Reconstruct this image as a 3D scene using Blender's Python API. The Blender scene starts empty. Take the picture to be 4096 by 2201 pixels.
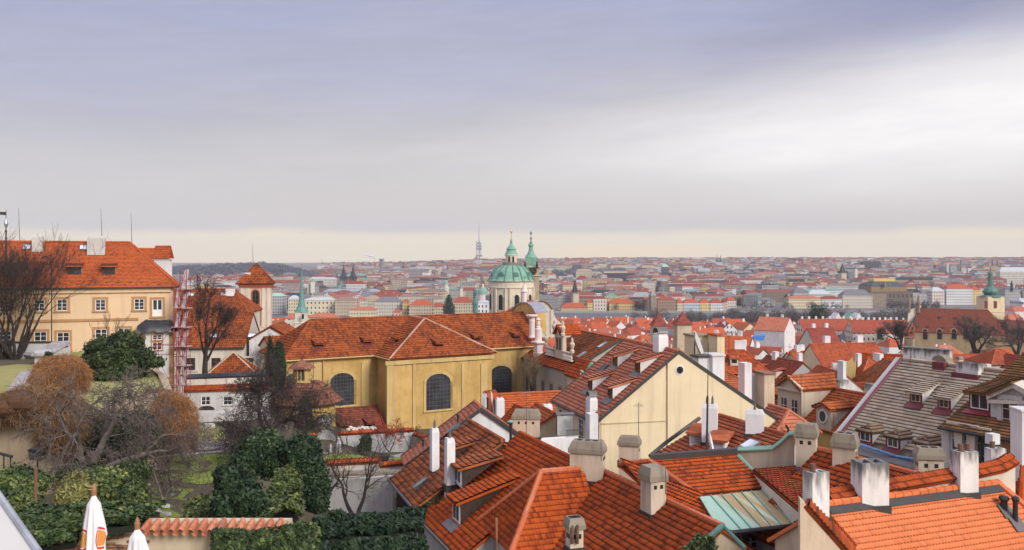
import bpy, math, random
import numpy as np
from mathutils import Vector, Matrix
R = math.radians
sc = bpy.context.scene
COL = sc.collection

# ------------------------------------------------------------------ camera (level, a little vertical shift)
F, HZ, CX, CAMZ = 3550.0, 1035.0, 2048.0, 58.0        # focal length and horizon in photograph pixels, eye height
cam_d = bpy.data.cameras.new("camera")
cam = bpy.data.objects.new("camera", cam_d); COL.objects.link(cam)
cam.location = (0, 0, CAMZ); cam.rotation_euler = (R(90), 0, 0)
cam_d.sensor_width = 36.0; cam_d.lens = 36.0 * F / 4096.0
cam_d.shift_y = -(1100.5 - HZ) / 4096.0
cam_d.clip_start = 0.5; cam_d.clip_end = 30000.0
sc.camera = cam
sc.view_settings.view_transform = 'Standard'; sc.view_settings.look = 'None'
sc.view_settings.exposure = 0.7; sc.view_settings.gamma = 1.0
sc.cycles.max_bounces = 5; sc.cycles.diffuse_bounces = 2; sc.cycles.volume_bounces = 0
sc.cycles.caustics_reflective = False; sc.cycles.caustics_refractive = False

def lin(r, g, b):
    f = lambda c: (c/255/12.92 if c/255 <= .04045 else ((c/255+.055)/1.055)**2.4)
    return (f(r), f(g), f(b), 1.0)

# ------------------------------------------------------------------ node helper
class NT:
    def __init__(s, tree): s.t = tree
    def n(s, typ, ins=None, **kw):
        nd = s.t.nodes.new(typ)
        for k, v in kw.items(): setattr(nd, k, v)
        for k, v in (ins or {}).items():
            if isinstance(v, bpy.types.NodeSocket): s.t.links.new(v, nd.inputs[k])
            else: nd.inputs[k].default_value = v
        return nd
    def m(s, op, a, b=0.0, c=0.0, clamp=False):
        return s.n('ShaderNodeMath', {0: a, 1: b, 2: c}, operation=op, use_clamp=clamp).outputs[0]
    def vm(s, op, a, b=(0, 0, 0)):
        nd = s.n('ShaderNodeVectorMath', {0: a, 1: b}, operation=op); return nd.outputs[0]
    def mix(s, fac, a, b, blend='MIX'):
        nd = s.n('ShaderNodeMix', data_type='RGBA', blend_type=blend)
        for k, v in ((0, fac), (6, a), (7, b)):
            if isinstance(v, bpy.types.NodeSocket): s.t.links.new(v, nd.inputs[k])
            else: nd.inputs[k].default_value = v
        return nd.outputs[2]
    def ramp(s, fac, stops, interp='LINEAR'):
        nd = s.n('ShaderNodeValToRGB', {0: fac}); cr = nd.color_ramp; cr.interpolation = interp
        while len(cr.elements) < len(stops): cr.elements.new(0.5)
        for e, (p, c) in zip(cr.elements, stops):
            e.position = p; e.color = c if len(c) == 4 else (*c, 1)
        return nd.outputs[0]
    def noise(s, vec, scale, detail=3.0, rough=0.55):
        nd = s.n('ShaderNodeTexNoise', {'Scale': scale, 'Detail': detail, 'Roughness': rough})
        if vec is not None: s.t.links.new(vec, nd.inputs['Vector'])
        return nd.outputs[0]
    def ss(s, x, a, b):
        nd = s.n('ShaderNodeMapRange', {0: x, 1: a, 2: b, 3: 0.0, 4: 1.0}, interpolation_type='SMOOTHSTEP'); return nd.outputs[0]

# ------------------------------------------------------------------ world: overcast winter sky + one soft sun
HAZE = 0.00009
SUN_EL, SUN_AZ = R(30), R(138)            # sun behind the cloud, to the right of the view
w = bpy.data.worlds.new("World"); sc.world = w; w.use_nodes = True
t = NT(w.node_tree); w.node_tree.nodes.clear()
tc = t.n('ShaderNodeTexCoord').outputs['Generated']
sep = t.n('ShaderNodeSeparateXYZ', {0: tc}); dx, dz = sep.outputs[0], sep.outputs[2]
st1 = t.vm('MULTIPLY', tc, (2.0, 2.0, 11.0)); n1 = t.noise(st1, 2.2, 6.0, .62)
st2 = t.vm('MULTIPLY', tc, (1.1, 1.1, 6.0)); n2 = t.noise(t.vm('ADD', st2, (3.1, 0, 1.7)), 1.4, 4.0, .55)
e0 = t.m('ADD', dz, t.m('MULTIPLY', dx, -0.045))
e1 = t.m('ADD', e0, t.m('ADD', t.m('MULTIPLY', t.m('SUBTRACT', n1, .5), .10), t.m('MULTIPLY', t.m('SUBTRACT', n2, .5), .13)))
cloud = t.ramp(t.m('MULTIPLY', e1, 3.0), [
    (0.00, lin(224, 214, 206)), (0.10, lin(219, 212, 208)), (0.28, lin(214, 210, 209)), (0.44, lin(203, 200, 205)),
    (0.62, lin(188, 188, 206)), (0.84, lin(177, 179, 207)), (1.00, lin(171, 174, 206))])
# thin bright slit under the cloud deck, warm
slit = t.m('MULTIPLY', t.ss(t.m('ADD', dz, t.m('MULTIPLY', t.m('SUBTRACT', n1, .5), .02)), .036, .022), 1.0)
cloud = t.mix(t.m('MULTIPLY', slit, .85), cloud, (1.20, 1.0, .62, 1))
slit2 = t.m('MULTIPLY', t.ss(t.m('ADD', dz, t.m('MULTIPLY', t.m('SUBTRACT', n2, .5), .02)), .016, .006),
            t.m('MULTIPLY', t.ss(dx, .02, .09), t.ss(dx, .30, .16)))
cloud = t.mix(t.m('MULTIPLY', slit2, .8), cloud, (1.25, .95, .52, 1))
# broad bright opening to the right where the sun is behind the deck
el = t.m('ADD', dz, t.m('MULTIPLY', t.m('SUBTRACT', n2, .5), .08))
opn = t.m('MULTIPLY', t.m('MULTIPLY', t.ss(el, .03, .13), t.ss(t.m('ADD', el, t.m('MULTIPLY', dx, -.15)), .185, .075)), t.ss(dx, -.18, .42))
cloud = t.mix(t.m('MULTIPLY', opn, .92, clamp=True), cloud, (1.08, 1.04, 1.04, 1))
drk = t.m('MULTIPLY', t.ss(t.m('ADD', el, t.m('MULTIPLY', dx, -.10)), .15, .23), t.ss(dx, .12, .46))
cloud = t.mix(t.m('MULTIPLY', drk, .7), cloud, lin(140, 143, 182))
st3 = t.vm('MULTIPLY', t.vm('ADD', tc, t.n('ShaderNodeCombineXYZ', {2: t.m('MULTIPLY', dx, -.10)}).outputs[0]), (2.6, 2.6, 19.0)); n3 = t.noise(st3, 3.0, 7.0, .66)
tex = t.m('ADD', 1.0, t.m('ADD', t.m('MULTIPLY', t.m('SUBTRACT', n1, .5), .34), t.m('MULTIPLY', t.m('SUBTRACT', n3, .5), .22)))
t2 = t.n('ShaderNodeCombineColor', {0: tex, 1: tex, 2: t.m('ADD', t.m('MULTIPLY', tex, .8), .2)}).outputs[0]
cloud = t.mix(t.m('MULTIPLY', t.ss(dz, .03, .14), 1.0), cloud, t.mix(1.0, cloud, t2, 'MULTIPLY'))
# an overcast sky is several times brighter overhead than at the horizon
zen = t.m('ADD', 1.0, t.m('MULTIPLY', t.ss(dz, .28, .85), 1.9))
zmul = lambda k: t.m('ADD', 1.0, t.m('MULTIPLY', t.ss(dz, .28, .9), k-1))      # unseen sky overhead tinted warmer, added to warm the light
hs = t.n('ShaderNodeTexSky', sky_type='NISHITA', sun_disc=False, sun_elevation=SUN_EL, sun_rotation=SUN_AZ, altitude=250.0).outputs[0]
bg1 = t.n('ShaderNodeBackground', {0: t.mix(1.0, cloud, t.n('ShaderNodeCombineColor', {0: zen, 1: t.m('MULTIPLY', zen, zmul(.95)), 2: t.m('MULTIPLY', zen, zmul(.76))}).outputs[0], 'MULTIPLY'), 1: 0.61})
bg2 = t.n('ShaderNodeBackground', {0: hs, 1: 0.05})
blend = t.n('ShaderNodeMixShader', {0: 0.06, 1: bg1.outputs[0], 2: bg2.outputs[0]})
t.n('ShaderNodeOutputWorld', {0: blend.outputs[0]})
sd = bpy.data.lights.new("sun", 'SUN'); sd.energy = 2.1; sd.angle = R(24); sd.color = (1.0, .95, .87)
sun = bpy.data.objects.new("sun", sd); COL.objects.link(sun)
sv = Vector((math.sin(SUN_AZ)*math.cos(SUN_EL), math.cos(SUN_AZ)*math.cos(SUN_EL), math.sin(SUN_EL)))
sun.rotation_euler = sv.to_track_quat('Z', 'Y').to_euler()

# ------------------------------------------------------------------ materials
MATS = {}
def new_mat(name):
    m = bpy.data.materials.new(name); m.use_nodes = True
    t = NT(m.node_tree); b = m.node_tree.nodes['Principled BSDF']; MATS[name] = m
    return m, t, b
def L(t, a, b): t.t.links.new(a, b)
def obco(t): return t.n('ShaderNodeTexCoord').outputs['Object']
def pos(t): return t.n('ShaderNodeNewGeometry').outputs['Position']
def uvc(t): return t.n('ShaderNodeUVMap').outputs[0]
def bump(t, b, h, strength, dist): L(t, t.n('ShaderNodeBump', {'Height': h, 'Strength': strength, 'Distance': dist}).outputs[0], b.inputs['Normal'])

def tile_mat(name, c1, c2, c3, moss=0.0, mossc=(.05, .05, .02), dark=(.05, .025, .018), dirt=.35, rough=.75, bump_s=.3):
    m, t, b = new_mat(name)
    uv = uvc(t); cell = t.vm('FLOOR', uv)
    wn = t.n('ShaderNodeTexWhiteNoise', {'Vector': cell}, noise_dimensions='2D').outputs[0]
    col = t.ramp(wn, [(0.0, tuple(x*.85 for x in c3)), (.10, c3), (.3, c1), (.6, c2), (.88, c2), (1.0, tuple(min(.9, x*1.08+.003) for x in c2))])
    p = pos(t)
    n1 = t.noise(p, .55, 4.0, .65); n2 = t.noise(p, 6.0, 4.0, .7)
    col = t.mix(t.m('MULTIPLY', t.ss(n1, .45, .72), dirt), col, (*dark, 1))
    col = t.mix(t.m('MULTIPLY', t.ss(n2, .55, .8), dirt*.8), col, (*dark, 1))
    if moss:
        nm = t.noise(p, 1.3, 6.0, .75)
        col = t.mix(t.m('MULTIPLY', t.ss(nm, .62-moss*.25, .72-moss*.1), min(1, .5+moss*.4)), col, (*mossc, 1))
    # step shadow painted dark onto the thin front edge of every tile
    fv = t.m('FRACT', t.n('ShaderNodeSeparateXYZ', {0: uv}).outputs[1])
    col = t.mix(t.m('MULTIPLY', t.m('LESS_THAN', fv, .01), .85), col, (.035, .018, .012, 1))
    L(t, col, b.inputs['Base Color']); b.inputs['Roughness'].default_value = rough; b.inputs['Specular IOR Level'].default_value = .14
    bump(t, b, n2, bump_s, .02)
    return m
def plaster(name, c, c2=None, dirt=.25, dirtc=(.12, .10, .08), scale=1.0, stain=.0, stainc=(.06, .055, .05), rough=.9):
    m, t, b = new_mat(name); p = pos(t)
    n1 = t.noise(p, .35*scale, 5.0, .62); n2 = t.noise(t.vm('MULTIPLY', p, (2.2, 2.2, .22)), .9*scale, 4.0, .6); n3 = t.noise(p, 7*scale, 4.0, .7)
    c2 = c2 or tuple(x*.82 for x in c)
    col = t.mix(t.ss(n1, .3, .7), (*c, 1), (*c2, 1))
    col = t.mix(t.m('MULTIPLY', t.ss(n2, .46, .76), dirt), col, (*dirtc, 1))
    col = t.mix(t.m('MULTIPLY', t.ss(n3, .55, .85), dirt*.5), col, (*dirtc, 1))
    if stain:
        g = t.n('ShaderNodeSeparateXYZ', {0: t.n('ShaderNodeTexCoord').outputs['Generated']}).outputs[2]
        k = t.m('ADD', g, t.m('MULTIPLY', t.m('SUBTRACT', t.noise(t.vm('MULTIPLY', p, (3, 3, .6)), 1.6, 4.0, .6), .5), .7))
        col = t.mix(t.m('MULTIPLY', t.ss(k, .70, 1.02), stain), col, (*stainc, 1))
        col = t.mix(t.m('MULTIPLY', t.ss(k, .34, .05), stain*.3), col, (*stainc, 1))
    L(t, col, b.inputs['Base Color']); b.inputs['Roughness'].default_value = rough; b.inputs['Specular IOR Level'].default_value = .2
    bump(t, b, n3, .25, .03)
    return m
def facade(name, c, win=(.035, .04, .05), px=2.6, py=3.4, ww=.40, wh=.52, trim=None):
    m, t, b = new_mat(name)
    sp = t.n('ShaderNodeSeparateXYZ', {0: uvc(t)})
    fu = t.m('ABSOLUTE', t.m('SUBTRACT', t.m('FRACT', t.m('DIVIDE', sp.outputs[0], px)), .5))
    fv = t.m('ABSOLUTE', t.m('SUBTRACT', t.m('FRACT', t.m('DIVIDE', sp.outputs[1], py)), .5))
    a = t.m('MULTIPLY', t.m('LESS_THAN', fu, ww/2), t.m('LESS_THAN', fv, wh/2))
    a2 = t.m('MULTIPLY', t.m('LESS_THAN', fu, ww/2+.07), t.m('LESS_THAN', fv, wh/2+.07))
    p = pos(t); n1 = t.noise(p, .12, 4.0, .6)
    col = t.mix(t.ss(n1, .3, .7), (*c, 1), (*[x*.8 for x in c], 1))
    tr = trim or tuple(min(.75, x*1.25) for x in c)
    col = t.mix(a2, col, (*tr, 1)); col = t.mix(a, col, (*win, 1))
    L(t, col, b.inputs['Base Color']); b.inputs['Roughness'].default_value = .85
    return m
def simple(name, c, rough=.6, metal=0.0, var=.15, scale=3.0, spec=None):
    m, t, b = new_mat(name); n1 = t.noise(pos(t), scale, 4.0, .6)
    L(t, t.mix(t.ss(n1, .3, .75), (*c, 1), (*[x*(1-var*2) for x in c], 1)), b.inputs['Base Color'])
    b.inputs['Roughness'].default_value = rough; b.inputs['Metallic'].default_value = metal
    if spec is not None: b.inputs['Specular IOR Level'].default_value = spec
    return m
def foliage(name, stops, rough=.55):
    m, t, b = new_mat(name)
    u = t.n('ShaderNodeSeparateXYZ', {0: uvc(t)}).outputs[0]
    L(t, t.ramp(u, stops), b.inputs['Base Color']); b.inputs['Roughness'].default_value = rough
    b.inputs['Specular IOR Level'].default_value = .3
    return m
def ground_mat(name, ca, cb, cc, s1=.5, s2=6.0, bs=.5):
    m, t, b = new_mat(name); p = pos(t)
    n1 = t.noise(p, s1, 5.0, .65); n2 = t.noise(p, s2, 5.0, .75)
    col = t.mix(t.ss(n1, .38, .62), (*ca, 1), (*cb, 1)); col = t.mix(t.ss(n2, .5, .72), col, (*cc, 1))
    L(t, col, b.inputs['Base Color']); b.inputs['Roughness'].default_value = .95
    bump(t, b, n2, bs, .12); return m
def copper_mat(name, ca, cb, rust=0.0):
    m, t, b = new_mat(name); p = pos(t)
    n1 = t.noise(p, .5, 5.0, .65); n2 = t.noise(t.vm('MULTIPLY', p, (2, 2, .4)), 1.3, 5.0, .6)
    col = t.mix(t.ss(n1, .3, .7), (*ca, 1), (*cb, 1))
    col = t.mix(t.m('MULTIPLY', t.ss(n2, .55, .8), .45), col, (*[x*.45 for x in cb], 1))
    if rust:
        sp = t.n('ShaderNodeSeparateXYZ', {0: uvc(t)})
        st = t.noise(t.n('ShaderNodeCombineXYZ', {0: t.m('MULTIPLY', sp.outputs[0], 2.6), 1: t.m('MULTIPLY', sp.outputs[1], .22)}).outputs[0], 1.0, 5.0, .7)
        msk = t.m('MULTIPLY', t.ss(sp.outputs[0], .5, 1.3), t.ss(sp.outputs[0], 4.4, 3.6))
        col = t.mix(t.m('MULTIPLY', t.m('MULTIPLY', t.ss(st, .44, .52), msk), rust), col, (.30, .11, .04, 1))
        col = t.mix(t.m('MULTIPLY', t.m('MULTIPLY', t.ss(st, .34, .44), msk), rust*.6), col, (.42, .33, .16, 1))
    L(t, col, b.inputs['Base Color']); b.inputs['Roughness'].default_value = .6
    return m
# ------------------------------------------------------------------ photograph measurement helpers (pixel + distance -> point in the place)
CR = {1: (0, 800, 1.977), 2: (700, 950, 1.845), 3: (0, 1450, 1.843), 4: (800, 1500, 1.974), 5: (1500, 1500, 1.974), 6: (2300, 1500, 1.975),
      7: (3150, 1500, 1.975), 'A': (1000, 900, 2.576), 'B': (1850, 880, 2.768), 'C': (2100, 950, 2.453), 'D': (3096, 950, 2.516),
      'E': (2100, 1250, 2.453), 'F': (3000, 1250, 2.35), 'd': (0, 0, .6289), 's': (0, 0, 1.0)}
def px(c, x, y): a, b, s = CR[c]; return a + x/s, b + y/s
def V(c, x, y, d): x, y = px(c, x, y); return Vector(((x-CX)/F*d, d, CAMZ-(y-HZ)/F*d))
def VZ(c, x, y, z): X, Y = px(c, x, y); return V(c, x, y, (CAMZ-z)*F/(Y-HZ))
def ray_plane(c, x, y, p0, n):
    x, y = px(c, x, y); d = Vector(((x-CX)/F, 1, -(y-HZ)/F)); o = Vector((0, 0, CAMZ))
    return o + d*((p0-o).dot(n)/d.dot(n))

# ------------------------------------------------------------------ mesh building
class MB:
    def __init__(s): s.v = []; s.f = []; s.uv = []; s.mi = []; s.nv = 0; s.np = []
    def poly(s, pts, m=0, uv=None):
        pts = [tuple(p) for p in pts]; i = s.nv
        s.v.extend(pts); s.nv += len(pts); s.f.append(tuple(range(i, i+len(pts)))); s.mi.append(m)
        s.uv.append(uv or wall_uv(pts)); return s
    def box(s, lo, hi, m=0, M=None):
        (a, b, c), (d, e, f) = lo, hi
        P = [Vector(q) for q in ((a,b,c),(d,b,c),(d,e,c),(a,e,c),(a,b,f),(d,b,f),(d,e,f),(a,e,f))]
        if M is not None: P = [M @ q for q in P]
        for q in ((3,2,1,0),(4,5,6,7),(0,1,5,4),(1,2,6,5),(2,3,7,6),(3,0,4,7)): s.poly([P[k] for k in q], m)
        return s
    def prism(s, pts, z0, z1, m=0, top=True, bottom=False, taper=1.0, M=None):
        n = len(pts); cx = sum(p[0] for p in pts)/n; cy = sum(p[1] for p in pts)/n
        lo = [Vector((p[0], p[1], z0)) for p in pts]; hi = [Vector((cx+(p[0]-cx)*taper, cy+(p[1]-cy)*taper, z1)) for p in pts]
        if M is not None: lo = [M @ q for q in lo]; hi = [M @ q for q in hi]
        for k in range(n): s.poly([lo[k], lo[(k+1) % n], hi[(k+1) % n], hi[k]], m)
        if top: s.poly(hi, m)
        if bottom: s.poly(lo[::-1], m)
        return s
    def slab(s, pts, off, m=0, uv=None):
        pts = [Vector(p) for p in pts]; off = Vector(off); q = [p+off for p in pts]; n = len(pts)
        s.poly(pts, m, uv); s.poly(q[::-1], m)
        for k in range(n): s.poly([pts[k], q[k], q[(k+1) % n], pts[(k+1) % n]], m)
        return s
    def frame(s, a, b, ra, rb):   # ring points
        d = (b-a).normalized(); u = d.orthogonal().normalized(); w = d.cross(u)
        return u, w
    def tube(s, a, b, ra, rb=None, n=6, m=0, cap=True):
        a, b = Vector(a), Vector(b); rb = ra if rb is None else rb; u, w = s.frame(a, b, ra, rb)
        cs = [(math.cos(2*math.pi*k/n), math.sin(2*math.pi*k/n)) for k in range(n)]
        A = [a+u*(c*ra)+w*(q*ra) for c, q in cs]; B = [b+u*(c*rb)+w*(q*rb) for c, q in cs]
        for k in range(n): s.poly([A[k], A[(k+1) % n], B[(k+1) % n], B[k]], m)
        if cap: s.poly(A[::-1], m); s.poly(B, m)
        return s
    def path(s, pts, r, n=6, m=0):
        for a, b in zip(pts, pts[1:]): s.tube(a, b, r, r, n, m)
        return s
    def lathe(s, prof, n, c=(0, 0, 0), m=0, rot=0.0, sx=1.0, flute=None):
        c = Vector(c); rings = []
        for r, z in prof:
            rings.append([c+Vector((math.cos(rot+2*math.pi*k/n)*r*sx*(1 if not flute else 1+flute*(k % 2)), math.sin(rot+2*math.pi*k/n)*r*(1 if not flute else 1+flute*(k % 2)), z)) for k in range(n)])
        for A, B in zip(rings, rings[1:]):
            for k in range(n): s.poly([A[k], A[(k+1) % n], B[(k+1) % n], B[k]], m)
        s.poly(rings[0][::-1], m); s.poly(rings[-1], m)
        return s
    def arr(s, verts, faces, uvs, m=0):     # numpy block: (N,3), (M,k), (M,k,2)
        s.np.append((np.asarray(verts, dtype=np.float32), np.asarray(faces, dtype=np.int64), np.asarray(uvs, dtype=np.float32), m)); return s
    def build(s, name, mats, parent=None, smooth=False, M=None):
        if not isinstance(mats, (list, tuple)): mats = [mats]
        me = bpy.data.meshes.new(name)
        vs = [np.array(s.v, dtype=np.float32).reshape(-1, 3)]; loops = [np.array([i for f in s.f for i in f], dtype=np.int64)]
        tot = [np.array([len(f) for f in s.f], dtype=np.int64)]; uv = [np.array([q for u in s.uv for q in u], dtype=np.float32).reshape(-1, 2)]
        mi = [np.array(s.mi, dtype=np.int32)]; off = s.nv
        for v, f, u, m in s.np:
            vs.append(v); loops.append((f+off).ravel()); tot.append(np.full(len(f), f.shape[1], dtype=np.int64)); uv.append(u.reshape(-1, 2))
            mi.append(np.full(len(f), m, dtype=np.int32)); off += len(v)
        vs = np.concatenate(vs); loops = np.concatenate(loops); tot = np.concatenate(tot); uv = np.concatenate(uv); mi = np.concatenate(mi)
        me.vertices.add(len(vs)); me.vertices.foreach_set('co', vs.ravel())
        me.loops.add(len(loops)); me.loops.foreach_set('vertex_index', loops.astype(np.int32))
        me.polygons.add(len(tot)); st = np.concatenate(([0], np.cumsum(tot)[:-1])).astype(np.int32)
        me.polygons.foreach_set('loop_start', st)
        me.polygons.foreach_set('material_index', mi)
        if smooth: me.polygons.foreach_set('use_smooth', np.ones(len(tot), dtype=bool))
        ul = me.uv_layers.new(name='UVMap'); ul.data.foreach_set('uv', uv.ravel())
        for k in mats: me.materials.append(MATS[k] if isinstance(k, str) else k)
        me.update(calc_edges=True); me.validate(clean_customdata=False)
        o = bpy.data.objects.new(name, me); COL.objects.link(o)
        if parent is not None:
            o.parent = parent
            if not MB.local: o.matrix_parent_inverse = ROOTM[parent.name_full].inverted()
        ROOTM[o.name_full] = ROOTM[parent.name_full] if (MB.local and parent is not None) else Matrix.Identity(4)
        return o
    local = False
ROOTM = {}
def wall_uv(pts):
    a = Vector(pts[0]); e = None
    n = Vector((0, 0, 0)); P = [Vector(p) for p in pts]
    for k in range(1, len(P)-1): n += (P[k]-a).cross(P[k+1]-a)
    if n.length < 1e-12: return [(0, 0)]*len(pts)
    n.normalize()
    if abs(n.z) > .95: return [(p[0], p[1]) for p in pts]
    u = Vector((-n.y, n.x, 0)).normalized(); v = n.cross(u)
    if v.z < 0: v = -v; 
    return [(p.dot(u), p.dot(v)) for p in P]
def tag(o, label=None, cat=None, group=None, kind=None):
    for k, v in (('label', label), ('category', cat), ('group', group), ('kind', kind)):
        if v: o[k] = v
    return o
def empty(name, loc, rz=0.0, label=None, cat=None, group=None):
    o = bpy.data.objects.new(name, None); COL.objects.link(o); o.empty_display_size = .5
    o.location = loc; o.rotation_euler = (0, 0, rz); tag(o, label, cat, group)
    ROOTM[o.name_full] = Matrix.Translation(Vector(loc)) @ Matrix.Rotation(rz, 4, 'Z')
    return o
def struct(mb, name, mats, smooth=False): return tag(mb.build(name, mats, None, smooth), kind='structure')
def copy_tree(o, parent=None):
    c = o.copy(); COL.objects.link(c)
    if parent is not None: c.parent = parent
    for ch in list(o.children): copy_tree(ch, c)
    return c

# ------------------------------------------------------------------ tiled roof plane: real rows and waves
def tiles(mb, pts, eave, pitch=.25, row=.36, amp=.035, step=.035, samp=4, m=0, sag=0.0, seed=0, scal=0.0):
    P = [Vector(p) for p in pts]; e = Vector(eave).normalized()
    n = Vector((0, 0, 0))
    for k in range(1, len(P)-1): n += (P[k]-P[0]).cross(P[k+1]-P[0])
    n.normalize()
    if n.z < 0: n = -n
    e = (e - n*e.dot(n)).normalized(); s = n.cross(e)
    if s.z < 0: e = -e; s = -s
    o = P[0]; uv = [((p-o).dot(e), (p-o).dot(s)) for p in P]
    vmin = min(q[1] for q in uv); vmax = max(q[1] for q in uv); umin0 = min(q[0] for q in uv); umax0 = max(q[0] for q in uv)
    def rng(v):
        v = min(max(v, vmin+1e-4), vmax-1e-4); xs = []
        for (u0, v0), (u1, v1) in zip(uv, uv[1:]+uv[:1]):
            if (v0-v)*(v1-v) <= 0 and abs(v1-v0) > 1e-9: xs.append(u0+(u1-u0)*(v-v0)/(v1-v0))
        return (min(xs), max(xs)) if xs else (0, 0)
    du = pitch/samp; rows = max(1, int(math.ceil((vmax-vmin)/row)))
    o3, e3, s3, n3 = (np.array(q) for q in (o, e, s, n)); rg = np.random.default_rng(seed)
    for r in range(rows):
        v0 = vmin+r*row; v1 = min(v0+row, vmax)
        if v1-v0 < .02: continue
        L0, R0 = rng(v0); L1, R1 = rng(v1)
        us = np.arange(math.floor(min(L0, L1)/du), math.ceil(max(R0, R1)/du)+1)*du
        ub, ut = np.clip(us, L0, R0), np.clip(us, L1, R1)
        ph = us/pitch
        wv = amp*(np.abs(np.cos(np.pi*ph))**.8) if amp else np.zeros_like(us)
        if amp == 0: jit = rg.normal(0, .004, len(us))
        else: jit = np.repeat(rg.normal(0, .004, len(us)//samp+2), samp)[:len(us)]
        sg = sag*np.sin(np.pi*np.clip((us-umin0)/max(.1, umax0-umin0), 0, 1))*1.0
        hb, ht = wv+step+jit-sg, wv*.9-sg
        v0b = v0-(scal*np.abs(np.sin(np.pi*ph)) if scal and r else 0*ph)
        B = o3+ub[:, None]*e3+v0b[:, None]*s3+hb[:, None]*n3; T = o3+ut[:, None]*e3+v1*s3+ht[:, None]*n3
        Dn = o3+ub[:, None]*e3+v0b[:, None]*s3-(.012+sg)[:, None]*n3
        k = len(us); idx = np.arange(k-1); ok = ((ub[1:]-ub[:-1])+(ut[1:]-ut[:-1])) > 1e-4; idx = idx[ok]
        fq = np.stack([idx, idx+1, idx+1+k, idx+k], 1); uq = np.stack([np.stack([ph[idx], ph[idx+1], ph[idx+1], ph[idx]], 1), np.tile([r+.02, r+.02, r+.98, r+.98], (len(idx), 1))], 2)
        fr = np.stack([idx+2*k, idx+1+2*k, idx+1, idx], 1)
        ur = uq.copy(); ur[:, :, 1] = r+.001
        mb.arr(np.concatenate([B, T, Dn]), np.concatenate([fq, fr]), np.concatenate([uq, ur]), m)
    # slab under the tiles (battens and boarding, seen at the eave edge)
    lo = [p-n*.14 for p in P]; k = len(P)
    mb.poly(lo if (lo[1]-lo[0]).cross(lo[2]-lo[0]).dot(n) < 0 else lo[::-1], m)
    for i in range(k): mb.poly([P[i]-n*.012, lo[i], lo[(i+1) % k], P[(i+1) % k]-n*.012], m)
    return n
def ridge(mb, a, b, r=.13, seg=.38, m=0, up=.04):
    a, b = Vector(a), Vector(b); n = max(1, int((b-a).length/seg)); up = Vector((0, 0, up))
    for k in range(n):
        mb.tube(a.lerp(b, k/n)+up, a.lerp(b, (k+1.06)/n)+up, r*1.08, r*.92, 7, m)

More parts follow.
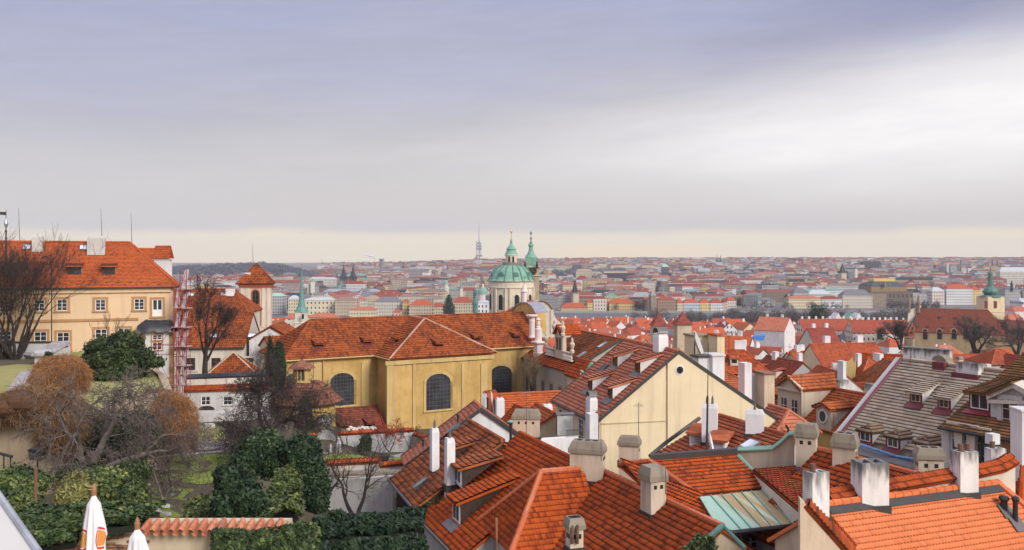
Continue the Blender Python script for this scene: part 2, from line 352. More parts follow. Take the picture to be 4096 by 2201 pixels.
# ------------------------------------------------------------------ a house: ridge A-B, slopes to both sides, walls down to base
TS = {'pan': dict(pitch=.155, row=.25, amp=.05, step=.045, samp=5), 'old': dict(pitch=.30, row=.40, amp=.085, step=.05, samp=4),
      'flat': dict(pitch=.20, row=.24, amp=0, step=.04, samp=1), 'wide': dict(pitch=.24, row=.30, amp=.012, step=.055, samp=2),
      'slate': dict(pitch=.45, row=.31, amp=0, step=.07, samp=1), 'beaver': dict(pitch=.14, row=.205, amp=0, step=.035, samp=4, scal=.035), 'far': None}
class House:
    def __init__(h, name, label, A, B, front, back=None, base=0.0, hipA=None, hipB=None, wall='w_cream', roof='t_orange', tile='pan',
                 cat='house', group=None, ov=.35, verge=.12, ridge_m=None, gable_trim=None, sag=.0, gutter=None, wallmat2=None):
        A, B = Vector(A), Vector(B); B.z = A.z; h.L = (B-A).length; r = (B-A).normalized(); h.ang = math.atan2(r.y, r.x)
        p = Vector((-r.y, r.x, 0)); h.zr = A.z
        def solve(sp):
            if len(sp) == 2: return sp
            c, x, y, end = sp; q = (A if end == 'A' else B); X, Y = px(c, x, y); k = (X-CX)/F
            s = (k*q.y-q.x)/(p.x-k*p.y); d = q.y+s*p.y
            return s, A.z-(CAMZ-(Y-HZ)/F*d)
        h.sf, h.hf = solve(front)
        h.sb, h.hb = (-h.sf, h.hf) if back is None else solve(back)
        if len(front) == 2:
            h.sf = abs(h.sf)*(1 if p.dot(Vector((-A.x, -A.y, 0))) > 0 else -1); h.sb = -h.sf if back is None else h.sb
        if back is not None and h.sb*h.sf > 0: h.sb = -h.sb
        h.base = base; h.root = empty(name, (A.x, A.y, base), h.ang, label, cat, group)
        h.M = ROOTM[h.root.name_full]; h.wall_m, h.roof_m, h.tile = wall, roof, tile; h.p = p; h.r = r; h.A = A
        zr = A.z-base; hA, hB = (hipA or 0), (hipB or 0); vA = 0 if hA else verge; vB = 0 if hB else verge
        x0, x1 = -hA-vA, h.L+hB+vB; sf, sb = h.sf, h.sb; zf, zb = zr-h.hf, zr-h.hb
        MB.local = True
        faces = [([(x0, sf, zf), (x1, sf, zf), (h.L+vB*(not hB), 0, zr), (-vA*(not hA), 0, zr)], (1, 0, 0)),
                 ([(x0, sb, zb), (x1, sb, zb), (h.L+vB*(not hB), 0, zr), (-vA*(not hA), 0, zr)], (1, 0, 0))]
        if hA: faces.append(([(x0, sf, zf), (x0, sb, zb), (0, 0, zr)], (0, 1, 0)))
        if hB: faces.append(([(x1, sf, zf), (x1, sb, zb), (h.L, 0, zr)], (0, 1, 0)))
        mb = MB(); ts = TS[tile]
        for pts, e in faces:
            if ts: tiles(mb, pts, e, **ts, sag=sag, seed=len(name))
            else:
                P = [Vector(q) for q in pts]; n = (P[1]-P[0]).cross(P[2]-P[0]).normalized(); n = n if n.z > 0 else -n
                sl = n.cross(Vector(e)); sl = sl if sl.z > 0 else -sl
                mb.slab(P if (P[1]-P[0]).cross(P[2]-P[0]).dot(n) > 0 else P[::-1], -n*.2, 0, None)
                q0 = P if (P[1]-P[0]).cross(P[2]-P[0]).dot(n) > 0 else P[::-1]
                i = len(mb.uv)-2-len(P); mb.uv[i] = [(q.dot(Vector(e))/.3, q.dot(sl)/.35) for q in q0]
        h.roof = mb.build('roof', roof, h.root)
        if ts:
            rb = MB(); ridge(rb, (-vA*(not hA), 0, zr), (h.L+vB*(not hB), 0, zr))
            for hh, x, l in ((hA, x0, 0), (hB, x1, h.L)):
                if hh: ridge(rb, (l, 0, zr), (x, sf, zf)); ridge(rb, (l, 0, zr), (x, sb, zb))
            rb.build('ridge_tiles', ridge_m or roof, h.root, True)
        # walls, set in under the eaves
        sg = 1 if sf > 0 else -1; yf, yb = sf-sg*ov, sb+sg*ov
        wf, wb = zf+h.hf*ov/abs(sf)-.1, zb+h.hb*ov/abs(sb)-.1
        wa, wz = (x0+ov if hA else 0), (x1-ov if hB else h.L); mb = MB()
        a, b, c, d = (wa, yf), (wz, yf), (wz, yb), (wa, yb)
        if sg > 0: pass
        mb.poly([(wa, yf, 0), (wz, yf, 0), (wz, yf, wf), (wa, yf, wf)]); mb.poly([(wz, yb, 0), (wa, yb, 0), (wa, yb, wb), (wz, yb, wb)])
        for x, hh, en in ((wa, hA, 'A'), (wz, hB, 'B')):
            pts = [(x, yf, 0), (x, yb, 0), (x, yb, wb), (x, yf, wf)] if hh else [(x, yf, 0), (x, yb, 0), (x, yb, wb), (x, 0, zr-.1), (x, yf, wf)]
            mb.poly(pts)
        h.wall = mb.build('wall', wall, h.root)
        h.geo = dict(x0=x0, x1=x1, sf=sf, sb=sb, zf=zf, zb=zb, zr=zr, yf=yf, yb=yb, wa=wa, wz=wz, wf=wf, wb=wb, sg=sg)
        if gable_trim:                      # dark metal edging along the gable verges
            for x, hh, ou in ((-vA, hA, -1), (h.L+vB, hB, 1)):
                if hh: continue
                tb = MB()
                for s_, z_ in ((sf, zf), (sb, zb)):
                    q = [Vector((x+ou*.02, 0, zr+.10)), Vector((x+ou*.02, s_, z_+.10))]; dn = Vector((0, 0, -.25))
                    tb.slab([q[0], q[1], q[1]+dn, q[0]+dn], (ou*.07, 0, 0))
                tb.build('verge_trim', gable_trim, h.root)
        if gutter:
            gb = MB(); y = sf+sg*.07; gb.tube((x0, y, zf-.06), (x1, y, zf-.06), .085, n=8)
            gb.build('gutter', gutter, h.root, True)
        MB.local = False
        # plane of the front slope in world space
        h.pf0 = h.M @ Vector((0, 0, zr)); e1 = h.M.to_3x3() @ Vector((1, 0, 0)); e2 = h.M.to_3x3() @ Vector((0, sf, -h.hf))
        h.nf = e1.cross(e2).normalized(); h.nf = h.nf if h.nf.z > 0 else -h.nf
        e3 = h.M.to_3x3() @ Vector((0, sb, -h.hb)); h.nb = e1.cross(e3).normalized(); h.nb = h.nb if h.nb.z > 0 else -h.nb
    def on(h, c, x, y, back=False): return ray_plane(c, x, y, h.pf0, h.nb if back else h.nf)
    def zroof(h, y):                        # roof height (local) over local y
        g = h.geo
        return g['zr']-h.hf*(y/g['sf']) if y*g['sf'] > 0 else g['zr']-h.hb*(y/g['sb'])
    def chim(h, c, x, y, ytop, w=.8, d=.8, style='white', rz=None, back=False, name='chimney', label=None, pots=1, seed=0, foot=True):
        q = h.on(c, x, y, back); Y0, Y1 = px(c, x, y)[1], px(c, x, ytop)[1]
        H = (Y0-Y1)/F*q.y
        return chimney(h.root, q, w, d, H, h.ang if rz is None else rz, style, name, label, pots, seed, foot=foot)

def chimney(parent, q, w, d, H, rz, style, name='chimney', label=None, pots=1, seed=0, foot=True):
    """q: nearest bottom corner region on the roof; the shaft runs 1.5 m below it into the roof."""
    fwd = Vector((q.x, q.y, 0)).normalized(); c = q+fwd*(min(w, d)*.55)
    M = Matrix.Translation((c.x, c.y, q.z)) @ Matrix.Rotation(rz, 4, 'Z'); mb = MB(); a, b = w/2, d/2
    rg = random.Random(seed*7+int(q.x*31)+int(q.y*17))
    mats = {'white': ['w_chim', 'm_grey'], 'arch': ['w_chim', 'm_grey'], 'stone': ['w_stonechim', 'w_concrete', 'k_soot'], 'open': ['w_chimsoot', 'k_soot', 'm_rust'],
            'plain': ['w_chim', 'm_grey'], 'hood': ['w_stonechim', 'w_concrete', 'k_soot', 'm_rust'], 'cream': ['w_cream', 'w_concrete', 'k_soot'], 'holes': ['w_stonechim', 'w_concrete', 'k_soot']}[style]
    if style in ('white', 'arch', 'plain'):
        sh = .22 if style != 'plain' else .05
        rect = [(-a, -b), (a, -b), (a, b), (-a, b)]
        mb.prism(rect, -1.5, H-sh, 0, top=False, M=M); mb.prism(rect, H-sh, H, 0, taper=.82 if style != 'plain' else 1.0, M=M)
        if style == 'arch':
            n = 8; r = a*.95
            for k in range(n):
                t0, t1 = math.pi*k/n, math.pi*(k+1)/n
                P = [Vector((-r*math.cos(t0), s*b*1.05, H+.04+r*.85*math.sin(t0))) for s in (-1, 1)]+[Vector((-r*math.cos(t1), s*b*1.05, H+.04+r*.85*math.sin(t1))) for s in (1, -1)]
                mb.slab([M @ p for p in P], M.to_3x3() @ Vector((0, 0, .03)), 1)
        elif style == 'white':
            for k in range(pots):
                x = (k-(pots-1)/2)*w*.35
                mb.tube(M @ Vector((x, 0, H-.02)), M @ Vector((x, 0, H+.34)), .075, .06, 8, 1); mb.tube(M @ Vector((x, 0, H+.34)), M @ Vector((x, 0, H+.46)), .035, .03, 6, 1)
    elif style in ('stone', 'hood', 'holes', 'cream'):
        rect = [(-a, -b), (a, -b), (a, b), (-a, b)]; ch = min(.55, H*.35); e = .07
        big = [(-a-e, -b-e), (a+e, -b-e), (a+e, b+e), (-a-e, b+e)]
        mb.prism(rect, -1.5, H-ch, 0, top=False, M=M); mb.prism(big, H-ch, H-ch*.62, 1, top=False, bottom=True, M=M)
        mb.prism(big, H-ch*.62, H, 1, taper=.80, M=M)
        nf = max(2, int(max(w, d)/.45))
        if style in ('stone', 'hood'):
            for k in range(nf):       # flues in the top
                x = (k+.5)/nf*2-1; lx, ly = (x*a*.72, 0) if w >= d else (0, x*b*.72)
                mb.box((lx-.11, ly-.11, H+.002), (lx+.11, ly+.11, H+.02), 2, M)
        if style in ('holes', 'stone', 'hood'):
            for k in range(nf):       # side vents
                x = ((k+.5)/nf*2-1)*a*.8; mb.box((x-.07, -b-.006, H-ch-.32), (x+.07, -b+.05, H-ch-.16), 2, M)
                y = ((k+.5)/nf*2-1)*b*.8; mb.box((-a-.006, y-.07, H-ch-.32), (-a+.05, y+.07, H-ch-.16), 2, M)
    elif style == 'open':
        rect = [(-a, -b), (a, -b), (a, b), (-a, b)]; wt = .12
        mb.prism(rect, -1.5, H-.12, 0, top=True, M=M)
        for lo, hi in (((-a, -b, H-.12), (a, -b+wt, H)), ((-a, b-wt, H-.12), (a, b, H)), ((-a, -b+wt, H-.12), (-a+wt, b-wt, H)), ((a-wt, -b+wt, H-.12), (a, b-wt, H)), ((-.05, -b+wt, H-.12), (.05, b-wt, H-.003))):
            mb.box(lo, hi, 0, M)
        mb.box((-a+wt, -b+wt, H-.11), (a-wt, b-wt, H-.10), 1, M)
        for k in range(pots-1): mb.tube(M @ Vector(((k-.5)*w*.4, 0, H-.1)), M @ Vector(((k-.5)*w*.4, 0, H+.25)), .09, .1, 8, 2)
    o = mb.build(name, mats, parent)
    if label: o['label'] = label
    if foot:                                    # dark flashing skirt where shaft meets the roof
        fb = MB(); fb.prism([(-a-.06, -b-.06), (a+.06, -b-.06), (a+.06, b+.06), (-a-.06, b+.06)], -.30, .06, M=M, top=True); fb.build('flashing', 'm_dark', parent)
    return o

def window(parent, c, nrm, w, h, nx=2, ny=3, frame='w_frame', glass='g_glass', surround=None, sw=.16, depth=.06, sill=None, name='window', arch=False, bar=.045):
    """casement window: frame mesh with a pane child; c centre on the wall face, nrm outward normal"""
    c = Vector(c); n = Vector(nrm); n.z = 0; n.normalize(); u = Vector((-n.y, n.x, 0)); M = Matrix((( u.x, -n.x, 0, c.x), (u.y, -n.y, 0, c.y), (0, 0, 1, c.z), (0, 0, 0, 1)))
    # local: x along wall, y into wall, z up
    mb = MB(); f = .07
    mb.box((-w/2, -.03, -h/2), (-w/2+f, .02, h/2), 0, M); mb.box((w/2-f, -.03, -h/2), (w/2, .02, h/2), 0, M)
    mb.box((-w/2+f, -.03, -h/2), (w/2-f, .02, -h/2+f), 0, M); mb.box((-w/2+f, -.03, h/2-f), (w/2-f, .02, h/2), 0, M)
    for k in range(1, nx): x = -w/2+w*k/nx; b_ = bar*(1.4 if nx % 2 == 0 and k == nx//2 else .8); mb.box((x-b_/2, -.025, -h/2+f), (x+b_/2, .01, h/2-f), 0, M)
    for k in range(1, ny): z = -h/2+h*k/ny; mb.box((-w/2+f, -.022, z-bar*.4), (w/2-f, .008, z+bar*.4), 0, M)
    o = mb.build(name, frame, parent)
    gb = MB(); gb.box((-w/2+.02, -.008, -h/2+.02), (w/2-.02, .0, h/2-.02), 0, M)
    gb.build('pane', glass, o)
    if surround:
        s = MB(); y0, y1 = -depth-.02, .01
        s.box((-w/2-sw, y0, -h/2), (-w/2, y1, h/2+sw), 0, M); s.box((w/2, y0, -h/2), (w/2+sw, y1, h/2+sw), 0, M); s.box((-w/2, y0, h/2), (w/2, y1, h/2+sw), 0, M)
        s.box((-w/2-sw*1.2, y0-.06, -h/2-sw*.7), (w/2+sw*1.2, y1, -h/2), 0, M)
        s.build('frame_surround', surround, o)
    return o
# ------------------------------------------------------------------ plants
def tubes(mb, segs, n, m=0):
    """segs (N,8): p0 p1 r0 r1 -> n-sided tapered tubes"""
    if len(segs) == 0: return
    S = np.asarray(segs, dtype=np.float64); a, b, ra, rb = S[:, :3], S[:, 3:6], S[:, 6], S[:, 7]
    d = b-a; d /= np.maximum(1e-9, np.linalg.norm(d, axis=1))[:, None]
    ref = np.where(np.abs(d[:, 2:3]) < .9, np.array([[0, 0, 1.]]), np.array([[1., 0, 0]]))
    u = np.cross(d, ref); u /= np.linalg.norm(u, axis=1)[:, None]; w = np.cross(d, u)
    an = 2*np.pi*np.arange(n)/n; c, s = np.cos(an), np.sin(an)
    ring = u[:, None, :]*c[None, :, None]+w[:, None, :]*s[None, :, None]
    A = a[:, None, :]+ring*ra[:, None, None]; B = b[:, None, :]+ring*rb[:, None, None]
    vs = np.concatenate([A, B], 1).reshape(-1, 3); N = len(S)
    k = np.arange(n); f = np.stack([k, (k+1) % n, n+(k+1) % n, n+k], 1)
    fs = (f[None]+(np.arange(N)*2*n)[:, None, None]).reshape(-1, 4)
    mb.arr(vs, fs, np.zeros((len(fs), 4, 2))+np.random.default_rng(N).random((len(fs), 1, 1)), m)
def grow(rg, p, d, length, r, level, maxl, out, wander=.25, up=.1, nseg=6, kids=(3, 5), ratio=(.55, .8), ang=(25, 60), droop=0.0, minr=.006):
    p = np.array(p, float); d = np.array(d, float); d /= np.linalg.norm(d); seg = length/nseg; r0 = r; pts = []
    for k in range(nseg):
        d = d+rg.normal(0, wander, 3)*.5; d[2] += up*.3-droop*(k/nseg)*.5; d /= np.linalg.norm(d)
        q = p+d*seg; r1 = max(minr, r*(1-(k+1)/nseg*(.55 if level < maxl else .8)))
        out[min(level, 9)].append((*p, *q, r0, r1)); pts.append((q, d.copy(), r1)); p, r0 = q, r1
    if level >= maxl: return
    for _ in range(rg.integers(kids[0], kids[1]+1)):
        i = rg.integers(max(0, nseg//4), nseg); q, dd, rr = pts[i]
        a = math.radians(rg.uniform(*ang)); ax = rg.normal(0, 1, 3); ax -= dd*ax.dot(dd); ax /= np.linalg.norm(ax)
        grow(rg, q, dd*math.cos(a)+ax*math.sin(a), length*rg.uniform(*ratio), rr*rg.uniform(.55, .8), level+1, maxl, out, wander, up, max(3, nseg-1), kids, ratio, ang, droop, minr)
    q, dd, rr = pts[-1]
    grow(rg, q, dd, length*rg.uniform(*ratio), rr*.9, level+1, maxl, out, wander, up, max(3, nseg-1), kids, ratio, ang, droop, minr)
def bare_tree(name, label, loc, length, r, seed, maxl=5, stems=1, lean=.0, cat='tree', group=None, bark='k_bark', twig='k_twig', thick=2, spread=0.5, **kw):
    rg = np.random.default_rng(seed); out = {k: [] for k in range(10)}
    for s in range(stems):
        a = 2*math.pi*s/stems+rg.uniform(0, .6); sp = spread*(0 if stems == 1 else rg.uniform(.4, 1.0))
        grow(rg, Vector(loc)+Vector((math.cos(a)*r*.8*(stems > 1), math.sin(a)*r*.8*(stems > 1), -.2)), (math.cos(a)*sp+lean, math.sin(a)*sp, 1.0), length, r, 0, maxl, out, **kw)
    root = empty(name, loc, 0, label, cat, group)
    mb = MB(); tubes(mb, sum((out[k] for k in range(thick)), []), 7); mb.build('trunk', bark, root, True)
    mb = MB(); tubes(mb, sum((out[k] for k in range(thick, 10)), []), 3); mb.build('branches', twig, root)
    return root
def leaves(mb, pts, nrm, size, rg, shade=None, m=0, aspect=1.5, tilt=.8):
    """leaf-shaped quads at pts facing about nrm; shade (N,) 0..1 picks the leaf colour"""
    N = len(pts); n = nrm+rg.normal(0, tilt, (N, 3)); n /= np.linalg.norm(n, axis=1)[:, None]
    u = np.cross(n, rg.normal(0, 1, (N, 3))); u /= np.maximum(1e-6, np.linalg.norm(u, axis=1))[:, None]; w = np.cross(n, u)
    s = size*rg.uniform(.35, 1.5, (N, 1))
    q = np.stack([pts-u*s*aspect*.5, pts+w*s*.5+n*s*.12, pts+u*s*aspect*.5, pts-w*s*.5+n*s*.12], 1)
    f = np.arange(N*4).reshape(N, 4); sh = rg.random(N) if shade is None else np.clip(shade, 0, 1)
    uv = np.repeat(np.stack([sh, rg.random(N)], 1)[:, None, :], 4, 1)
    mb.arr(q.reshape(-1, 3), f, uv, m)
def lumps(rg, n, k=6):
    d = rg.normal(0, 1, (k, 3)); d /= np.linalg.norm(d, axis=1)[:, None]; return d
def ell_points(rg, n, c, rad, rough=.25, k=14, shell=.35, zmin=-.6):
    d = rg.normal(0, 1, (int(n*1.6), 3)); d /= np.linalg.norm(d, axis=1)[:, None]; d = d[d[:, 2] > zmin][:n]
    lm = lumps(rg, n, k); bumpf = np.max(np.clip((d@lm.T-.62)/.38, 0, 1), 1)
    rr = (1-rough+rough*bumpf)*(1-shell*rg.random(len(d))**2)
    return np.array(c)+d*rr[:, None]*np.array(rad), d, bumpf
def shrub(name, label, loc, blobs, leaf, n, mat, seed, cat='shrub', group=None, stem=True, core='k_core', shade_amp=.7, root=None, crown='foliage', flat=1.3):
    """blobs: list of (centre, radii); leaf clumps spread through their outer shells over a dark twiggy core"""
    leaf, n = (leaf*.68, int(n*1.9)) if loc[1] < 130 else (leaf, n); rg = np.random.default_rng(seed); root = root or empty(name, loc, 0, label, cat, group); mb = MB()
    tot = sum(b[1][0]*b[1][2] for b in blobs); cb = MB()
    for c, rad in blobs:
        k = int(n*rad[0]*rad[2]/tot); P, D, bf = ell_points(rg, k, c, rad)
        k2 = len(P)//9; P[:k2] += D[:k2]*rg.uniform(.05, .30, (k2, 1))*np.array(rad)      # stray sprays past the outline
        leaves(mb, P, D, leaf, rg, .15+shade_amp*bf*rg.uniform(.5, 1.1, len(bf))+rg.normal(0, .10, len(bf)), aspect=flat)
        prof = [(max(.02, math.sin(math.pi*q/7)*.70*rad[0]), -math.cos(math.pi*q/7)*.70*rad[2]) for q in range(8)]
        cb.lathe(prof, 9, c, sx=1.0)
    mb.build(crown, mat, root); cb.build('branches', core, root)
    return root
def ivy_face(mb, rg, n, quad, thick, leaf, bump_k=20, shade0=.2, tilt=.8):
    """leaves over a bilinear patch quad (4 corners), pushed out by lumps"""
    leaf, n = leaf*.72, int(n*1.7); q = [np.array(p, float) for p in quad]; a, b = rg.random(n), rg.random(n)
    P = (q[0]*((1-a)*(1-b))[:, None]+q[1]*(a*(1-b))[:, None]+q[2]*(a*b)[:, None]+q[3]*((1-a)*b)[:, None])
    nn = np.cross(q[1]-q[0], q[3]-q[0]); nn /= np.linalg.norm(nn)
    lx, ly, lr = rg.random(bump_k), rg.random(bump_k), rg.uniform(.5, 1, bump_k)
    W, Hh = np.linalg.norm(q[1]-q[0]), np.linalg.norm(q[3]-q[0]); rr = .45*math.sqrt(W*Hh/bump_k)
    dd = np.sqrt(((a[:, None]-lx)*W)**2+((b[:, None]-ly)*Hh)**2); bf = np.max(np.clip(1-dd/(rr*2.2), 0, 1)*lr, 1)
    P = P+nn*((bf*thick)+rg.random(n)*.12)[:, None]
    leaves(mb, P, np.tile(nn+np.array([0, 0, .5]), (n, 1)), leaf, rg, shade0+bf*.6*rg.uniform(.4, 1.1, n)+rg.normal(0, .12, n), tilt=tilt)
# ------------------------------------------------------------------ the place's materials
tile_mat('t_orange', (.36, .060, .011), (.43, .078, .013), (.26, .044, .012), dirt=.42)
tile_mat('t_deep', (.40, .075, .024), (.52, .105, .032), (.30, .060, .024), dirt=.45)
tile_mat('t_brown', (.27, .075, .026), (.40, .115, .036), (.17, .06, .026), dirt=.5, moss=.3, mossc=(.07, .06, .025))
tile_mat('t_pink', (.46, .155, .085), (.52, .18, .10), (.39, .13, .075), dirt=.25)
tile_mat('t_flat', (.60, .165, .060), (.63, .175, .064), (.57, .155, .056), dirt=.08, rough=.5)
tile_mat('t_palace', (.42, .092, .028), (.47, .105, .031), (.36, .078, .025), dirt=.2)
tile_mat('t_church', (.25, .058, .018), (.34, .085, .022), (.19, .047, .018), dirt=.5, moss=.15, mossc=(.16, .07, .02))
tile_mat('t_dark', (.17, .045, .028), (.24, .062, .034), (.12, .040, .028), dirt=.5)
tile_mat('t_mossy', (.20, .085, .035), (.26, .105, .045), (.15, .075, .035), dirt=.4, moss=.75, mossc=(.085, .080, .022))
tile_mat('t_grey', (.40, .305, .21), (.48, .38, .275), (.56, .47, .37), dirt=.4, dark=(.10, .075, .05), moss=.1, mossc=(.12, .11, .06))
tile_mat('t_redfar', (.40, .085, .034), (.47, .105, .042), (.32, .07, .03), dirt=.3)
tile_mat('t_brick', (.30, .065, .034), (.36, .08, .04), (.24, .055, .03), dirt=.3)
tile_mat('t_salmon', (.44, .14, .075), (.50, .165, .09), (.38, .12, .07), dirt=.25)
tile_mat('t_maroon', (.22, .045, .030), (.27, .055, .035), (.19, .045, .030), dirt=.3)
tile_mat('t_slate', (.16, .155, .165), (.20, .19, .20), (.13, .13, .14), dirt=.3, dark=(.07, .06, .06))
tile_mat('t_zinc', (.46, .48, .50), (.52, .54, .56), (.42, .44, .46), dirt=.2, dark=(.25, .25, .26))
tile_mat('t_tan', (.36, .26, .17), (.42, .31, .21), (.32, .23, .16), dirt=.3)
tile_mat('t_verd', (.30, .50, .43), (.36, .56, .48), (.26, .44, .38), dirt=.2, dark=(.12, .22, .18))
for k, c in dict(w_cream=(.74, .60, .38), w_white=(.74, .72, .70), w_pale=(.66, .60, .50), w_tan=(.55, .42, .27), w_greyw=(.56, .54, .51), w_beige=(.60, .50, .38), w_warm=(.70, .50, .28)).items():
    plaster(k, c, dirt=.22)
plaster('w_palace', (.72, .52, .33), (.68, .48, .30), dirt=.12)
plaster('w_trim', (.50, .27, .13), dirt=.2)
plaster('w_ochre', (.62, .41, .155), (.43, .27, .08), dirt=.6, dirtc=(.27, .19, .085), scale=.8)
plaster('w_ochret', (.60, .44, .20), (.50, .35, .14), dirt=.4, dirtc=(.26, .18, .08))
plaster('w_gable', (.76, .63, .41), (.70, .57, .36), dirt=.34, dirtc=(.42, .34, .22))
plaster('w_orange', (.46, .24, .09), dirt=.35)
plaster('w_chim', (.76, .745, .735), (.68, .665, .65), dirt=.28, dirtc=(.40, .37, .33), stain=.22, stainc=(.25, .23, .2))
plaster('w_chimsoot', (.74, .72, .70), (.66, .62, .58), dirt=.3, dirtc=(.32, .27, .22), stain=.85, scale=1.4)
plaster('w_stonechim', (.60, .50, .38), (.50, .40, .29), dirt=.45, dirtc=(.22, .17, .12), scale=1.3, stain=.25)
plaster('w_concrete', (.30, .255, .19), (.22, .185, .14), dirt=.5, dirtc=(.09, .075, .055), scale=1.6)
plaster('w_beigewall', (.64, .50, .36), (.54, .41, .29), dirt=.4, dirtc=(.28, .2, .14), stain=.2)
plaster('w_stucco', (.42, .33, .22), (.34, .26, .17), dirt=.4, dirtc=(.2, .15, .1), scale=1.5)
plaster('w_grey', (.54, .53, .52), (.48, .47, .46), dirt=.14, dirtc=(.22, .2, .17))
plaster('w_whitewall', (.66, .63, .60), (.58, .55, .51), dirt=.35, dirtc=(.26, .25, .2), stain=.3, stainc=(.20, .19, .14))
plaster('w_sand', (.58, .48, .34), (.48, .38, .26), dirt=.4, dirtc=(.22, .17, .12))
plaster('w_dome', (.68, .60, .46), (.60, .51, .38), dirt=.35, dirtc=(.28, .23, .16), scale=.6)
plaster('w_pinkw', (.74, .62, .58), (.68, .56, .52), dirt=.25, dirtc=(.35, .28, .25))
plaster('w_tower', (.66, .55, .42), (.58, .40, .29), dirt=.3, dirtc=(.40, .14, .10), scale=1.2)
plaster('w_redtrim', (.40, .13, .075), (.34, .11, .07), dirt=.2)
plaster('w_stain', (.72, .68, .60), (.70, .66, .58), dirt=.2)
plaster('w_ochrep', (.44, .32, .12), (.38, .27, .10), dirt=.3)
plaster('w_blackst', (.055, .048, .05), (.04, .036, .04), dirt=.2)
plaster('w_oldst', (.30, .24, .17), (.22, .18, .13), dirt=.5, dirtc=(.1, .085, .07))
plaster('w_conc2', (.34, .31, .28), (.28, .26, .24), dirt=.3)
simple('m_dark', (.045, .038, .035), .55); simple('m_grey', (.16, .15, .145), .5, .3); simple('m_rust', (.17, .085, .05), .8)
simple('m_zinc', (.42, .44, .47), .45, .4); simple('m_steel', (.40, .42, .44), .4, .5); simple('m_redp', (.27, .022, .032), .55); simple('m_maroon', (.16, .025, .03), .6)
simple('m_black', (.02, .02, .022), .5); simple('m_gold', (.75, .48, .10), .35, .8); simple('m_goldp', (.72, .52, .16), .5)
simple('k_soot', (.018, .016, .014), .95); simple('w_frame', (.78, .76, .72), .6, var=.05); simple('w_woodf', (.20, .085, .03), .6); simple('w_plank', (.46, .37, .37), .8)
simple('k_board', (.055, .030, .020), .8, var=.3, scale=5); simple('w_stone', (.40, .37, .36), .85, var=.25); simple('w_marble', (.58, .56, .57), .7, var=.25, scale=2)
simple('w_metalsheet', (.62, .60, .58), .45, var=.05, scale=.6); simple('k_lead', (.34, .35, .41), .45, .3); simple('k_tarp', (.022, .023, .027), .35, var=.4, scale=2.5)
simple('k_blue', (.06, .22, .62), .5); simple('k_bluenet', (.16, .32, .56), .7); simple('k_net', (.42, .42, .42), .9)
simple('w_cloth', (.74, .72, .73), .85, var=.05); simple('k_red', (.62, .035, .022), .75, var=.05); simple('k_gold2', (.60, .28, .03), .75, var=.1); simple('k_green2', (.02, .17, .13), .75, var=.05); simple('k_wood', (.32, .15, .07), .6)
copper_mat('k_copper', (.20, .37, .27), (.14, .29, .21)); copper_mat('k_copperd', (.09, .21, .17), (.06, .15, .12)); copper_mat('k_copsheet', (.36, .53, .42), (.30, .47, .37), rust=1.0); copper_mat('k_copspire', (.12, .27, .23), (.09, .22, .19))
simple('k_bark', (.050, .036, .030), .95, var=.35, scale=4); simple('k_twig', (.075, .052, .045), .95, var=.3, scale=3); simple('k_twigg', (.17, .132, .112), .95, var=.3, scale=3); simple('k_twigr', (.34, .055, .035), .9); simple('k_barkg', (.15, .12, .10), .95, var=.3, scale=4)
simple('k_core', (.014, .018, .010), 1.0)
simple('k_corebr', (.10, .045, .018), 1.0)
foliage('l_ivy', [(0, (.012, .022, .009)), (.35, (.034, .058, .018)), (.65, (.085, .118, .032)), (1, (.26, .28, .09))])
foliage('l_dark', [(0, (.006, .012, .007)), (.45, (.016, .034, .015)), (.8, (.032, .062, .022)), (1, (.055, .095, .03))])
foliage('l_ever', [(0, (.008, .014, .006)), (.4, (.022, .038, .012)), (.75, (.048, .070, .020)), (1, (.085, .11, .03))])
foliage('l_bright', [(0, (.03, .05, .012)), (.5, (.11, .15, .025)), (1, (.26, .30, .06))])
foliage('l_rust', [(0, (.09, .036, .012)), (.5, (.23, .095, .030)), (1, (.35, .165, .06))])
foliage('l_straw', [(0, (.12, .08, .035)), (.5, (.24, .17, .08)), (1, (.36, .28, .14))])
foliage('l_far', [(0, (.062, .047, .040)), (.5, (.085, .066, .056)), (1, (.115, .090, .076))])
foliage('l_fardk', [(0, (.105, .105, .125)), (1, (.13, .128, .145))])
ground_mat('g_soil', (.10, .075, .045), (.075, .065, .035), (.13, .11, .05)); ground_mat('g_lawn', (.24, .30, .030), (.17, .24, .024), (.26, .28, .05), .9, 8.0, .8)
ground_mat('g_dry', (.34, .30, .10), (.28, .28, .08), (.38, .33, .14), .9, 8.0, .8); ground_mat('g_path', (.40, .37, .36), (.32, .30, .28), (.26, .24, .2), 1.2, 7.0)
ground_mat('g_town', (.17, .15, .14), (.13, .12, .12), (.2, .18, .16), .05, .4); ground_mat('g_water', (.10, .11, .12), (.09, .10, .11), (.12, .12, .12), .05, .4, .1)
ground_mat('g_hill', (.16, .13, .12), (.12, .11, .10), (.2, .16, .14), .01, .1)
def glass_mat(name, c, rough=.12):
    m, t, b = new_mat(name); n1 = t.noise(pos(t), .8, 2.0, .5)
    L(t, t.mix(t.ss(n1, .4, .65), (*c, 1), (*[min(1, x*2.2) for x in c], 1)), b.inputs['Base Color']); b.inputs['Roughness'].default_value = rough
glass_mat('g_glass', (.022, .025, .030)); glass_mat('g_sky', (.34, .36, .40), .15); glass_mat('g_church', (.020, .022, .026), .3); glass_mat('g_grey', (.22, .22, .21), .3)
